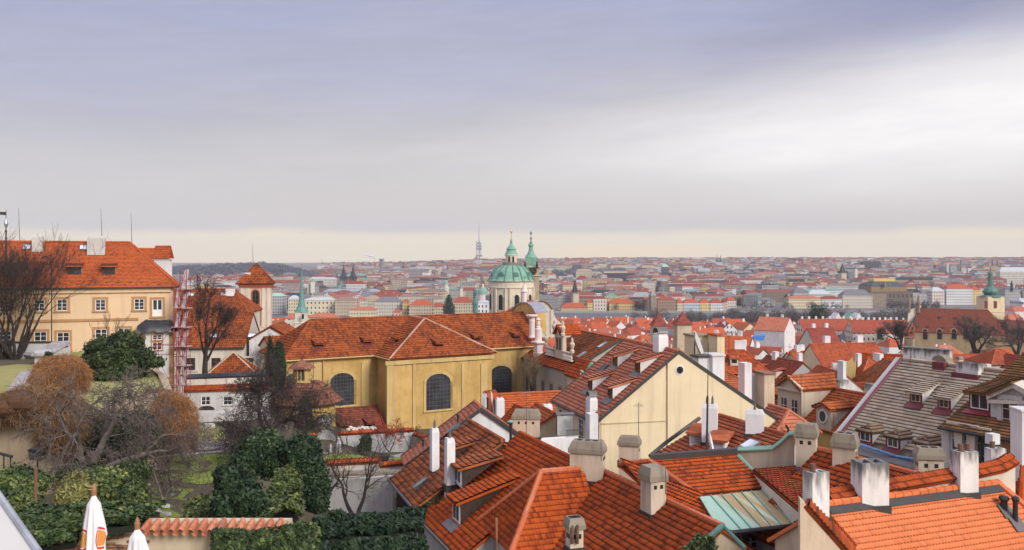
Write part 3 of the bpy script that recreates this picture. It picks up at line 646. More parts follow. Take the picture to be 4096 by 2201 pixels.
# brickwork
m, t, b = new_mat('w_brick')
bt = t.n('ShaderNodeTexBrick', {'Vector': uvc(t), 'Color1': (.30, .10, .05, 1), 'Color2': (.20, .065, .038, 1), 'Mortar': (.30, .23, .16, 1), 'Scale': 1.0, 'Mortar Size': .012, 'Brick Width': .27, 'Row Height': .085})
n1 = t.noise(pos(t), 2.0, 5.0, .7)
L(t, t.mix(t.m('MULTIPLY', t.ss(n1, .45, .65), .7), bt.outputs[0], (.07, .045, .03, 1)), b.inputs['Base Color']); b.inputs['Roughness'].default_value = .95
bump(t, b, bt.outputs[1], -.5, .02)
# facades with a window grid for houses too far to show casements
FAC = []
for k, c in dict(f_cream=(.70, .58, .38), f_white=(.70, .68, .65), f_ochre=(.60, .42, .17), f_grey=(.42, .40, .38), f_pink=(.62, .42, .34), f_pale=(.62, .56, .46), f_green=(.46, .50, .38), f_sand=(.54, .44, .30), f_blue=(.52, .56, .62), f_brown=(.34, .22, .15), f_yellow=(.72, .54, .22)).items():
    facade(k, c); FAC.append(k)
facade('f_office', (.30, .26, .24), win=(.12, .12, .13), px=40, py=3.6, ww=.98, wh=.45)
facade('f_panel', (.50, .47, .45), win=(.10, .10, .11), px=3, py=2.9, ww=.5, wh=.5)
foliage('l_bank', [(0, (.02, .035, .012)), (.4, (.06, .085, .025)), (.75, (.13, .165, .04)), (1, (.24, .28, .06))])
for k, c_ in enumerate(((.50, .17, .08), (.58, .22, .11), (.42, .15, .08))): simple('t_cop%d' % k, c_, .8, var=.22, scale=9)
simple('k_twigf', (.12, .092, .08), .95); simple('k_twigst', (.26, .19, .10), .9)
foliage('l_dark2', [(0, (.008, .016, .007)), (.4, (.018, .038, .014)), (.75, (.040, .070, .022)), (1, (.080, .115, .038))])
foliage('l_straw2', [(0, (.08, .07, .02)), (.5, (.20, .19, .06)), (1, (.34, .32, .12))])
foliage('l_rust2', [(0, (.045, .024, .014)), (.4, (.12, .062, .028)), (.75, (.22, .12, .05)), (1, (.32, .19, .09))])
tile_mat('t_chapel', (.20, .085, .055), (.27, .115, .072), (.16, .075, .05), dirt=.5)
plaster('w_yellowp', (.66, .47, .13), (.58, .40, .11), dirt=.3, dirtc=(.3, .2, .08))
foliage('l_vine', [(0, (.10, .05, .045)), (.5, (.26, .15, .13)), (1, (.45, .32, .28))])
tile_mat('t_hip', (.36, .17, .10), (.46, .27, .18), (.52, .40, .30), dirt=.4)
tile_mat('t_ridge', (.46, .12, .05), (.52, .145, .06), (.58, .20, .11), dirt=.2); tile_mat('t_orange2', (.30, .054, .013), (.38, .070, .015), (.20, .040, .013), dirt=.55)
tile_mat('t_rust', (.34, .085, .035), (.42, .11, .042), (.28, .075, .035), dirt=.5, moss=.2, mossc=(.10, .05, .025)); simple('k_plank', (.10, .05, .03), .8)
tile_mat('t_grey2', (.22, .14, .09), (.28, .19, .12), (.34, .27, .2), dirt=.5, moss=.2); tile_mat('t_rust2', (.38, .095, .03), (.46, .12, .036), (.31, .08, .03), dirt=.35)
facade('f_palace', (.40, .35, .29), win=(.10, .10, .11), px=2.9, py=4.3, ww=.34, wh=.46, trim=(.30, .25, .2))
plaster('w_tan2', (.46, .37, .24), (.40, .31, .19), dirt=.4); simple('w_conc3', (.22, .22, .25), .9); simple('w_spire', (.11, .08, .10), .9); simple('w_brownst', (.16, .09, .08), .9); simple('w_darkst', (.10, .085, .085), .9); simple('w_tv', (.27, .28, .33), .8); simple('w_tvl', (.50, .50, .52), .8)
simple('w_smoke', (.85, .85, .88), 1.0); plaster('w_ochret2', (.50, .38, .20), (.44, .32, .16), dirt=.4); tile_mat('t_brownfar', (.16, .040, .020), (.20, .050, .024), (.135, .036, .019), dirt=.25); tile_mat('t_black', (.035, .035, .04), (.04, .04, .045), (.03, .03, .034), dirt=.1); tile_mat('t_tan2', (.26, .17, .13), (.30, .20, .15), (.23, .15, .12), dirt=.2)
plaster('w_goldst', (.30, .21, .10), (.26, .18, .085), dirt=.3)
for k_, c_, a_ in (('f_theatre', (.14, .10, .075), dict(px=5, py=9, ww=.5, wh=.6, win=(.05, .04, .035), trim=(.24, .18, .13))), ('f_creamb', (.70, .60, .40), dict(px=4.2, py=5.2, ww=.36, wh=.46)), ('f_museum', (.46, .36, .24), dict(px=4, py=5, ww=.3, wh=.4)), ('f_pinkw', (.66, .55, .48), dict(px=3.2, py=4.0))): facade(k_, c_, **a_)
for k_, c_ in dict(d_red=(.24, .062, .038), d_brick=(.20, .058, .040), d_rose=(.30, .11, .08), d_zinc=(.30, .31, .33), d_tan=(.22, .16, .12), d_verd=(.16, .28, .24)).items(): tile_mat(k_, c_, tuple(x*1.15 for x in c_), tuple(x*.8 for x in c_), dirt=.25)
for k_, c_ in dict(d_cream=(.58, .47, .31), d_white=(.64, .62, .58), d_pale=(.52, .46, .37), d_sand=(.44, .35, .24), d_grey=(.36, .34, .32), d_grey2=(.24, .23, .23), d_yellow=(.55, .41, .18), d_brown=(.21, .14, .10)).items(): facade(k_, c_)
foliage('l_under', [(0, (.010, .012, .007)), (.5, (.035, .036, .018)), (1, (.085, .078, .04))])
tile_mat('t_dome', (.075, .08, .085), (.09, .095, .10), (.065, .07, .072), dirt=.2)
# ------------------------------------------------------------------ terrain
CTRL = np.array([(-60,0,46),(-30,10,46),(0,0,44),(20,0,42),(-22,30,45.4),(-12,30,45.2),(-5,30,42.6),(-22,45,45.6),(-15,55,44.8),(-11,56,42.3),(-12,52,42.3),(-9,54,42.2),(-10,47,42.6),(-6,52,41.5),(-1,50,41.3),(-13,68,42.7),(-10,79,40.3),(-4,79,40.1),(-12,82,40.2),
    (-8,74,41.1),(-3,74,40.9),(-6,80,40.2),(0,80,40.0),(-17,80,41.8),(-22,70,44.4),(-24,88,41.5),(-12,100,37),(5,110,35),(-60,70,46),(-60,95,45),(-30,100,41),(8,40,40),(20,30,41),(30,40,40),(15,60,38),(35,60,37),
    (30,85,33),(50,80,32),(10,130,29),(-30,130,33),(-60,150,34),(40,120,29),(80,120,27),(0,170,24),(-40,190,24),(50,170,24),(100,170,22),(-80,220,20),(0,240,15),(60,240,15),(130,230,14),(-60,300,9),(0,320,6),(80,330,5),(160,330,5),
    (0,420,0),(100,420,0),(220,420,0),(-120,420,4),(-150,320,12)], float)
def sst(x, a, b): t_ = np.clip((x-a)/(b-a), 0, 1); return t_*t_*(3-2*t_)
def terrain(x, y):
    x = np.asarray(x, float); y = np.asarray(y, float); sh = np.broadcast(x, y).shape
    X, Y = np.broadcast_to(x, sh).ravel(), np.broadcast_to(y, sh).ravel()
    d2 = (X[:, None]-CTRL[:, 0])**2+(Y[:, None]-CTRL[:, 1])**2+4; wt = 1/d2**1.7
    near = (wt*CTRL[:, 2]).sum(1)/wt.sum(1)
    river = -5.0*sst(Y, 800, 840)*(1-sst(Y, 985, 990))
    ang = X/np.maximum(Y, 1)
    hi = np.interp(ang, [-.6, -.25, -.13, -.02, .08, .3, .6], [18, 16, 22, 34, 38, 40, 40])
    far = river+hi*sst(Y, 1500, 3500)
    # wooded hill left of centre, ridge about 2.1 km off
    far = far+np.interp(ang, [-.60, -.45, -.40, -.34, -.28, -.262, -.235, -.215], [22, 24, 22, 26, 31, 29, 14, 0])*np.exp(-((Y-2150)/230)**2)*(ang < -.2)
    f = sst(Y, 300, 430); return (near*(1-f)+far*f).reshape(sh)
def ter(x, y): return float(terrain(np.array([x]), np.array([y]))[0])
ks = np.linspace(-.95, .95, 110); ys = np.concatenate([np.linspace(-20, 110, 66), np.geomspace(112, 9000, 110)])
gx = ks[None, :]*(ys[:, None]+45); gy = np.repeat(ys[:, None], len(ks), 1); gz = terrain(gx, gy)
nr, nc = gx.shape; idx = np.arange(nr*nc).reshape(nr, nc)
fq = np.stack([idx[:-1, :-1], idx[:-1, 1:], idx[1:, 1:], idx[1:, :-1]], 2).reshape(-1, 4)
fy = gy.ravel()[fq].mean(1)
vv = np.stack([gx, gy, gz], 2).reshape(-1, 3)
mb = MB()
for lo, hi, m_ in ((-99, 125, 0), (125, 1900, 1), (1900, 1e9, 2)):
    s_ = (fy >= lo) & (fy < hi); mb.arr(vv, fq[s_], vv[fq[s_]][:, :, :2], m_)
struct(mb, 'ground', ['g_soil', 'g_town', 'g_hill'], True)
mb = MB(); q = [(-900, 838, -2.2), (1100, 838, -2.2), (1100, 978, -2.2), (-900, 978, -2.2)]; mb.poly(q); struct(mb, 'river_water', 'g_water')
def hit(c, x, y, zfun=None):
    """where a photograph ray meets the terrain"""
    X, Y = px(c, x, y); k, s = (X-CX)/F, (Y-HZ)/F; d = np.linspace(20, 140, 1201); z = terrain(k*d, d); below = CAMZ-s*d < z
    i = int(np.argmax(below)) if below.any() else len(d)-1
    return Vector((k*d[i], d[i], float(z[i])))
def patch(name, c, poly, mat, off=.02, n=14, plane=None):
    """ground patch drawn on the terrain: outline from the photograph, resampled on the surface"""
    W = [hit(c, x, y) for x, y in poly] if plane is None else [VZ(c, x, y, plane) for x, y in poly]
    # triangulate as a fan of strips from the centroid, draped
    cx = sum(p.x for p in W)/len(W); cy = sum(p.y for p in W)/len(W); mb = MB(); k = 10
    bd = []
    for a, b in zip(W, W[1:]+W[:1]):
        for j in range(n): bd.append((a.x+(b.x-a.x)*j/n, a.y+(b.y-a.y)*j/n))
    bd = np.array(bd); rings = [np.array([cx, cy])+(bd-[cx, cy])*q/k for q in range(k+1)]
    P = np.concatenate(rings); z = (terrain(P[:, 0], P[:, 1]) if plane is None else np.full(len(P), plane))+off
    P3 = np.column_stack([P, z]); N = len(bd); i = np.arange(N)
    f = np.concatenate([np.stack([q*N+i, (q)*N+(i+1) % N, (q+1)*N+(i+1) % N, (q+1)*N+i], 1) for q in range(k)])
    f = f[:, ::-1] if True else f
    mb.arr(P3, f, P3[f][:, :, :2]); return struct(mb, name, mat, True)
# ------------------------------------------------------------------ dormers
def wallpt(h, c, x, y, side='f', off=0.0):
    n = -h.p if h.geo['sf'] < 0 else h.p; n = n if side == 'f' else -n
    y0 = h.geo['yf'] if side == 'f' else h.geo['yb']; p0 = h.M @ Vector((0, y0, 0))
    return ray_plane(c, x, y, p0+n*off, n), n
def endpt(h, c, x, y, end='B'):
    n = h.r if end == 'B' else -h.r; p0 = h.M @ Vector((h.geo['wz'] if end == 'B' else h.geo['wa'], 0, 0)); return ray_plane(c, x, y, p0, n), n
def dormer(h, c, x, y, w=1.1, hh=.9, kind='shed', cheek='w_white', roof=None, front='w_woodf', glass='g_glass', frac=.35, back=False, over=.22, sill=None, frame='w_frame', win=(.62, .62), name='dormer', tile='old', label=None):
    q = h.M.inverted() @ h.on(c, x, y, back); s_ = h.geo['sb'] if back else h.geo['sf']; dr = h.hb if back else h.hf
    sg = 1 if s_ > 0 else -1; tt = dr/abs(s_); M = h.M @ Matrix.Translation(q) @ Matrix.Diagonal((1, sg, 1, 1))   # local: x along ridge, +y down-slope outward, z up
    root = h.root; mb = MB(); W = w/2
    if kind == 'shed':
        tf = tt*frac; D = hh/(tt-tf)
        P = lambda *a: M @ Vector(a)
        for s in (-1, 1): mb.poly([P(s*W, 0, -.05), P(s*W, 0, hh), P(s*W, -D, hh+tf*D)])
        mb.poly([P(-W, 0, -.1), P(W, 0, -.1), P(W, 0, hh), P(-W, 0, hh)], 1)
        o = mb.build(name, [cheek, front], root)
        rb = MB(); ov = over; tiles(rb, [P(-W-.18, ov, hh-tf*ov+.05), P(W+.18, ov, hh-tf*ov+.05), P(W+.18, -D-.1, hh+tf*D+.10), P(-W-.18, -D-.1, hh+tf*D+.10)], M.to_3x3() @ Vector((1, 0, 0)), **TS[tile])
        rb.build('dormer_roof', roof or h.roof_m, o)
        zc = hh*.5
    else:                                   # little gabled or hipped roof with its ridge running back into the slope
        rise = W*.62; Z = hh; D = (Z+rise)/tt; De = Z/tt; P = lambda *a: M @ Vector(a)
        for s in (-1, 1): mb.poly([P(s*W, 0, -.05), P(s*W, 0, Z), P(s*W, -De, Z)])
        mb.poly([P(-W, 0, -.1), P(W, 0, -.1), P(W, 0, Z), P(0, 0, Z+rise), P(-W, 0, Z)], 1)
        o = mb.build(name, [cheek, front], root); rb = MB(); ov = over
        for s in (-1, 1):
            k = .12; e_ = [P(s*(W+k), ov, Z-k*.62+.04), P(s*(W+k), -De-.1, Z-k*.62+.04), P(0, -D-.1, Z+rise+.05), P(0, ov if kind == 'gable' else -W*.5, Z+rise+.05)]
            tiles(rb, e_, M.to_3x3() @ Vector((0, 1, 0)), **TS[tile])
        if kind == 'hip': tiles(rb, [P(-W-.12, ov, Z-.03), P(W+.12, ov, Z-.03), P(0, -W*.5, Z+rise+.05)], M.to_3x3() @ Vector((1, 0, 0)), **TS[tile])
        rb.build('dormer_roof', roof or h.roof_m, o); zc = hh*.52
    wb = MB(); ww, wh = w*win[0]/2, hh*win[1]/2; f = .06
    wb.box((-ww, .0, zc-wh), (ww, .02, zc+wh), 1, M)
    for lo, hi in (((-ww-f, .0, zc-wh-f), (-ww, .05, zc+wh+f)), ((ww, .0, zc-wh-f), (ww+f, .05, zc+wh+f)), ((-ww, .0, zc-wh-f), (ww, .05, zc-wh)), ((-ww, .0, zc+wh), (ww, .05, zc+wh+f)), ((-.025, .02, zc-wh), (.025, .045, zc+wh))):
        wb.box(lo, hi, 0, M)
    wb.build('window', [frame, glass], o)
    if sill:
        sb = MB(); P = lambda *a: M @ Vector(a); sb.slab([P(-W-.15, .02, .03), P(W+.15, .02, .03), P(W+.15, .55, .05-tt*.55+.05), P(-W-.15, .55, .05-tt*.55+.05)], M.to_3x3() @ Vector((0, 0, .03))); sb.build('flashing', sill, o)
    if label: o['label'] = label
    return o
def skylight(h, c, x, y, w=.8, l=1.1, back=False, glass='g_sky', frame='m_grey'):
    q = h.M.inverted() @ h.on(c, x, y, back); s_ = h.geo['sb'] if back else h.geo['sf']; dr = h.hb if back else h.hf
    v = Vector((0, -s_, dr)).normalized(); u = Vector((1, 0, 0)); n = u.cross(v); n = n if n.z > 0 else -n
    M = h.M @ Matrix(((u.x, v.x, n.x, q.x), (u.y, v.y, n.y, q.y), (u.z, v.z, n.z, q.z), (0, 0, 0, 1))); mb = MB(); f = .08
    for lo, hi in (((-w/2, -l/2, 0), (-w/2+f, l/2, .16)), ((w/2-f, -l/2, 0), (w/2, l/2, .16)), ((-w/2+f, -l/2, 0), (w/2-f, -l/2+f, .16)), ((-w/2+f, l/2-f, 0), (w/2-f, l/2, .16))): mb.box(lo, hi, 0, M)
    mb.box((-.02, -l/2+f, 0), (.02, l/2-f, .14), 0, M); mb.box((-w/2+f, -l/2+f, 0), (w/2-f, l/2-f, .12), 1, M)
    return mb.build('skylight', [frame, glass], h.root)
def rod(c, x0, y0, x1, y1, d, r=.03, name='lightning_rod', label=None, parent=None, mat='m_grey', cat='lightning rod', group=None):
    a, b = V(c, x0, y0, d), V(c, x1, y1, d); mb = MB(); mb.tube(a, b, r*1.4, r*.7, 6)
    o = mb.build(name, mat, parent)
    return o if parent else tag(o, label, cat, group)

# ------------------------------------------------------------------ the ochre palace on the left
r_ = Vector((.932, .361, 0)).normalized(); p_ = Vector((.361, -.932, 0)).normalized()
Bp = Vector((-42.3, 98.25, 59.77))
PAL = House('palace', 'long ochre palace with orange hipped roof and cream casements behind the terrace on the left', Bp-r_*27, Bp, (-6.5, 4.72), base=38, hipA=5, hipB=5, wall='w_palace', roof='t_palace', tile='flat', cat='palace', ov=.45, gutter='m_dark')
h = PAL
for x, y, w_, hh in ((588, 592, 1.35, .95), (860, 592, 1.25, .95), (80, 592, 1.35, .95)): dormer(h, 1, x, y, w_, hh, 'shed', cheek='w_white', front='m_dark', frac=.12, tile='flat', over=.5, win=(.7, .7), frame='m_dark')
for x, y in ((213, 378), (660, 381)): skylight(h, 1, x, y, .8, .95)
for a in ((1, 300, 415, 278, 1.05, .9), (1, 762, 440, 285, 1.75, 1.1)): h.chim(*a, 'white', pots=0).data.materials[0] = MATS['w_greyw']
for x0, y0, x1, y1, dd in ((156, 330, 147, 62, 95), (806, 300, 798, 70, 98), (1043, 345, 1036, 100, 99)): rod(1, x0, y0, x1, y1, dd, .028, parent=h.root)
for x in np.arange(480, 1300, 92): # snow guards on the lower slope
    pass
sb = MB()
for i, x in enumerate(np.arange(380, 1290, 46.5)):
    q = h.on(1, x, 657-(i % 2)*-15) + h.nf*.06; sb.box((-.10, -.03, -.02), (.10, .03, .05), 0, Matrix.Translation(q) @ Matrix.Rotation(h.ang, 4, 'Z'))
sb.build('snow_guard', 'm_dark', h.root)['kind'] = 'stuff'
def pw(x, y, w_, hh, nx, ny, **kw): q, n = wallpt(h, 1, x, y); return window(h.root, q, n, w_, hh, nx, ny, surround='w_trim', sw=.24, **kw)
for x, y in ((40, 842), (311, 835), (491, 832), (795, 831), (1101, 826)): pw(x, y, .98, 1.17, 2, 3)
for x, y in ((40, 1108), (321, 1112), (500, 1117), (800, 1090), (980, 1085)): pw(x, y, 1.14, 1.80, 2, 4)
q, n = wallpt(h, 1, 1245, 854); o = window(h.root, q, n, 1.0, 1.78, 2, 2, surround='w_trim', sw=.24, name='balcony_door', glass='w_frame'); 
dbm = MB(); u_ = Vector((-n.y, n.x, 0))
for i in (-1, 1):
    for k in range(3): dbm.box((-.17, -.012, -.17), (.17, .0, .17), 0, Matrix.Translation(q+u_*(i*.23)+Vector((0, 0, .66-k*.33-.0))+n*.012) @ Matrix.Rotation(math.atan2(u_.y, u_.x), 4, 'Z'))
dbm.build('pane', 'g_glass', o)
def band(h, c, x0, x1, y0, y1, pr, mat, name, side='f'):
    a, n = wallpt(h, c, x0, y0, side); b, _ = wallpt(h, c, x1, y0, side); k, _ = wallpt(h, c, x0, y1, side); mb = MB()
    z0, z1 = k.z, a.z; b.z = a.z
    mb.slab([Vector((a.x, a.y, z0)), Vector((b.x, b.y, z0)), Vector((b.x, b.y, z1)), Vector((a.x, a.y, z1))], n*pr); return mb.build(name, mat, h.root)
band(h, 1, -300, 1095, 962, 983, .12, 'w_trim', 'string_course'); band(h, 1, -300, 1352, 712, 748, .22, 'w_palace', 'cornice'); band(h, 1, -300, 1150, 1252, 1290, .06, 'w_trim', 'plinth')
# rear wing with its stepped gable, seen past the hip
A2 = V(1, 1085, 389, 112); RW = House('palace_wing', 'small rear wing of the ochre palace with white gable wall and orange roof', A2, A2+Vector((3.6, 1.2, 0)), (-2.2, 1.9), base=40, wall='w_white', roof='t_palace', tile='flat', cat='palace wing', ov=.15)
pb = MB(); a, b = V(1, 1258, 368, 109), V(1, 1318, 372, 109); M_ = Matrix.Translation((a+b)/2+Vector((0, 0, -1.6)))
pb.prism([(-.9, -.5), (.9, -.5), (.9, .6), (-.9, .6)], -7, 0, 0, M=M_); pb.prism([(-1.05, -.6), (1.05, -.6), (1.05, .7), (-1.05, .7)], 0, .16, 0, M=M_, bottom=True); pb.build('gable_wall', 'w_white', RW.root)
pb = MB(); tiles(pb, [M_ @ Vector(q) for q in ((-1.05, -.7, .15), (1.05, -.7, .15), (.95, .1, 1.75), (-.95, .1, 1.75))], (1, 0, 0), **TS['flat']); tiles(pb, [M_ @ Vector(q) for q in ((-1.05, .9, .15), (1.05, .9, .15), (.95, .1, 1.75), (-.95, .1, 1.75))], (1, 0, 0), **TS['flat']); pb.build('gable_coping', 't_palace', RW.root)
# plastered bay under black sheeting at the corner
bay = MB(); q0, n = wallpt(h, 1, 1150, 1010); q1, _ = wallpt(h, 1, 1335, 1010); q2, _ = wallpt(h, 1, 1375, 1010); up = Vector((0, 0, 1))
bay.slab([Vector((q0.x, q0.y, 38)), Vector((q1.x, q1.y, 38)), Vector((q1.x, q1.y, q0.z)), Vector((q0.x, q0.y, q0.z))], n*1.1); bo = bay.build('bay', 'w_white', h.root)
bay = MB(); bay.slab([Vector((q1.x, q1.y, 38)), Vector((q2.x, q2.y, 38)), Vector((q2.x, q2.y, q0.z)), Vector((q1.x, q1.y, q0.z))], n*.7); bay.build('pilaster', 'w_ochret', h.root)
for y, hh in ((1086, .55), (1156, .8)):
    q, _ = wallpt(h, 1, 1243, y, off=1.1); window(h.root, q, n, .95, hh, 2, 2, surround='w_trim', sw=.12)
tb = MB(); rg = np.random.default_rng(5); e_ = (q2-q0).normalized(); Ln = (q2-q0).length+1.3; NX, NY = 18, 8; gp = []
for j in range(NY):
    for i in range(NX):
        a, b = i/(NX-1), j/(NY-1); z = .95*min(1, 4*min(a, 1-a)+.25)*(1-.25*abs(b-.5)) if 0 < j < NY-1 else 0
        if j == 0: z = -.35+rg.uniform(-.2, .1)
        gp.append(q0+e_*(a*Ln-.75)+n*(1.75-1.9*b)+up*(z*.9+rg.uniform(-.08, .08)))
idx = np.arange(NX*NY).reshape(NY, NX); f = np.stack([idx[:-1, :-1], idx[:-1, 1:], idx[1:, 1:], idx[1:, :-1]], 2).reshape(-1, 4)
tb.arr([tuple(p) for p in gp], f, np.zeros((len(f), 4, 2))); o = tag(tb.build('tarpaulin', 'k_tarp', None), 'black crumpled tarpaulin draped over the white bay under the balcony door', 'tarpaulin')

# ------------------------------------------------------------------ red scaffolding at the palace corner
def scaffold(name, label, c, x0, x1, ytop, ybot, d, depth, cat='scaffold', group=None, lift=2.0, planks=True):
    a, b = V(c, x0, ybot, d), V(c, x1, ybot, d); zt = V(c, x0, ytop, d).z; zb = a.z
    root = empty(name, (a+b)/2, 0, label, cat, group); e = (b-a); e.z = 0; w_ = e.length; e.normalize(); k = Vector((-e.y, e.x, 0))
    for i in (0, 1):
        for j in (0, 1):
            p0 = a+e*(w_*i)+k*(depth*j); m_ = MB(); m_.tube((p0.x, p0.y, zb-1), (p0.x, p0.y, zt-(j*.9)), .038, n=6); m_.build('upright', 'm_redp', root, True)
    z = zb+.4; s = 0
    while z < zt-.8:
        m_ = MB(); c4 = [a+e*(w_*i)+k*(depth*j) for i, j in ((0, 0), (1, 0), (1, 1), (0, 1))]
        for p, q in zip(c4, c4[1:]+c4[:1]):
            for dz in (0, 1.0): m_.tube((p.x, p.y, z+dz), (q.x, q.y, z+dz), .026, n=5)
        p, q = (c4[0], c4[1]) if s % 2 else (c4[1], c4[0]); m_.tube((p.x, p.y, z), (q.x, q.y, z+lift), .022, n=5)
        m_.build('ledger', 'm_redp', root)
        if planks:
            m_ = MB(); m_.slab([c4[0]+Vector((0, 0, z-c4[0].z+.03))-e*.25, c4[1]+Vector((0, 0, z-c4[1].z+.03))+e*.25, c4[2]+Vector((0, 0, z-c4[2].z+.03))+e*.25, c4[3]+Vector((0, 0, z-c4[3].z+.03))-e*.25], (0, 0, .07)); m_.build('plank', 'w_plank', root)
            m_ = MB(); q0, q1 = c4[0]+Vector((0, 0, z-c4[0].z+.10))+e*.1, c4[2]+Vector((0, 0, z+lift-c4[2].z))-e*.1   # stair flight
            m_.slab([q0, q0+e*.45, q1+e*.0, q1-e*.45], (0, 0, .08)); m_.build('stair', 'w_plank', root)
        z += lift; s += 1
    return root
scaffold('scaffold', 'tall narrow red scaffold stair tower at the palace corner', 1, 1424, 1474, 556, 1500, 92.5, 1.1)
scaffold('scaffold', 'lower red scaffold bay with pale decks against the palace corner wall', 1, 1374, 1414, 660, 1500, 92.0, 1.0)
scaffold('scaffold', 'low red scaffold frame in front of the white bay beside the evergreen', 1, 1228, 1372, 1050, 1520, 90.6, .8, lift=3.4, planks=False)

# ------------------------------------------------------------------ upper terrace in front of the palace
mb = MB(); TZ = 48.45
mb.poly([(-75, 50, TZ), (-26.2, 50, TZ), (-25.2, 58, TZ), (-24.3, 63, TZ), (-28.4, 72, TZ), (-36, 85, TZ), (-41, 96, TZ), (-75, 96, TZ)]); struct(mb, 'upper_terrace', 'g_dry')
patch('terrace_path', 3, [(150, 70), (330, 32), (270, 180), (235, 240), (20, 240)], 'g_path', .012, plane=TZ)
patch('terrace_soil', 1, [(-60, 1236), (400, 1236), (330, 1300), (140, 1300), (-60, 1320)], 'g_soil', .008, plane=TZ)
mb = MB(); pts = [(-75, 50.0), (-26, 50.0), (-25, 58), (-24.1, 63), (-28.2, 72), (-35.8, 85), (-41, 97)]
for (a, b), (c_, d_) in zip(pts, pts[1:]):
    dv = Vector((c_-a, d_-b, 0)).normalized(); nv = Vector((-dv.y, dv.x, 0))*.5
    mb.slab([(a, b, 40), (c_, d_, 40), (c_, d_, TZ+.22), (a, b, TZ+.22)], nv)
tag(mb.build('retaining_wall', 'w_stucco', None), 'tan rendered retaining wall under the overhanging rust coloured shrubs', 'wall')
# low parapet by the bench with its sloping end pier
TW = V(1, 0, 1205, 80); mb = MB()
a, b = VZ(1, -120, 1252, TZ), VZ(1, 425, 1252, TZ); k = Vector((0, .4, 0))
mb.slab([a, b, b+Vector((0, 0, 1.45)), a+Vector((0, 0, 1.45))], k); o = mb.build('terrace_wall', 'w_grey', None); tag(o, 'low grey wall with dark coping behind the stone bench', 'wall')
mb = MB(); mb.box((a.x, a.y-.08, a.z+1.45), (b.x, b.y+.5, b.z+1.58)); mb.build('coping', 'm_dark', o)
mb = MB(); q = VZ(1, 440, 1290, TZ); mb.prism([(-.75, -2.2), (.75, -2.2), (.75, 1.2), (-.75, 1.2)], 0, 1.35, 0, M=Matrix.Translation(q)); mb.slab([q+Vector((-.85, -2.6, .9)), q+Vector((.85, -2.6, .9)), q+Vector((.85, 1.3, 1.75)), q+Vector((-.85, 1.3, 1.75))], (0, 0, .14), 1)
tag(mb.build('pier', ['w_grey', 'w_stone'], None), 'stone pier with sloping pale cap at the end of the terrace wall', 'pier')
q = VZ(1, 275, 1258, TZ); be = empty('stone_bench', q, 0, 'stone bench with a thick slab seat under the bare tree', 'bench')
mb = MB(); mb.box((-1.75, -.28, .42), (1.75, .28, .60), 0, Matrix.Translation(q)); mb.build('seat', 'w_stone', be)
for s in (-1, 1): mb = MB(); mb.prism([(-.24, -.22), (.24, -.22), (.24, .22), (-.24, .22)], 0, .42, 0, taper=.85, M=Matrix.Translation(q+Vector((s*1.2, 0, 0)))); mb.build('leg', 'w_stone', be)
# street lamp with a bent neck and the finial with a flag
q = VZ(1, 408, 1252, TZ); lp = empty('street_lamp', q, 0, 'thin dark lamp post with a bent neck in front of the ochre palace', 'lamp'); mb = MB()
mb.path([q, q+Vector((0, 0, 9.0)), q+Vector((-.12, 0, 9.5)), q+Vector((-.5, 0, 9.8)), q+Vector((-.8, 0, 9.72))], .055, 6); mb.build('pole', 'm_dark', lp, True)
mb = MB(); mb.lathe([(.04, .12), (.12, .05), (.16, -.05), (.10, -.12)], 8, q+Vector((-.85, 0, 9.66))); mb.build('lamp_head', 'm_dark', lp)
q = V(1, 48, 330, 84); fi = empty('weather_vane', q, 0, 'dark weather vane with glass globe and small flag at the far left', 'weather vane'); mb = MB()
mb.lathe([(.10, -3.5), (.10, 0), (.07, .15), (.07, .9), (.12, 1.0), (.05, 1.1), (.04, 1.3)], 8, q); mb.build('post', 'm_dark', fi)
mb = MB(); mb.lathe([(.03, 1.3), (.14, 1.45), (.19, 1.7), (.13, 1.95), (.04, 2.2)], 10, q); mb.build('globe', 'm_steel', fi, True)
mb = MB(); mb.tube(q+Vector((0, 0, 2.2)), q+Vector((0, 0, 3.0)), .03); mb.slab([q+Vector((-.6, 0, 2.55)), q+Vector((-.04, 0, 2.5)), q+Vector((-.04, 0, 2.8)), q+Vector((-.6, 0, 2.82))], (0, .03, 0)); mb.build('flag', 'm_dark', fi)
# ------------------------------------------------------------------ garden: lawns, walls, shrubs and trees
patch('lawn', 4, [(0, 640), (290, 628), (330, 700), (300, 840), (0, 870), (-340, 800), (-250, 640)], 'g_lawn', .02)
patch('lower_lawn', 4, [(955, 690), (1000, 645), (1300, 626), (1610, 626), (1560, 700), (1200, 708)], 'g_lawn', .03)
patch('stepping_grass', 3, [(1120, 930), (1420, 930), (1480, 1090), (1240, 1160), (1120, 1130)], 'g_lawn', .02)
patch('garden_path', 3, [(270, 800), (540, 755), (545, 775), (420, 850), (440, 905), (330, 880)], 'g_path', .02)
patch('far_lawn', 3, [(1440, 470), (1659, 470), (1659, 590), (1450, 590)], 'g_dry', .02)
patch('gravel_strip', 4, [(900, 618), (1660, 600), (1640, 626), (920, 640)], 'g_path', .035)
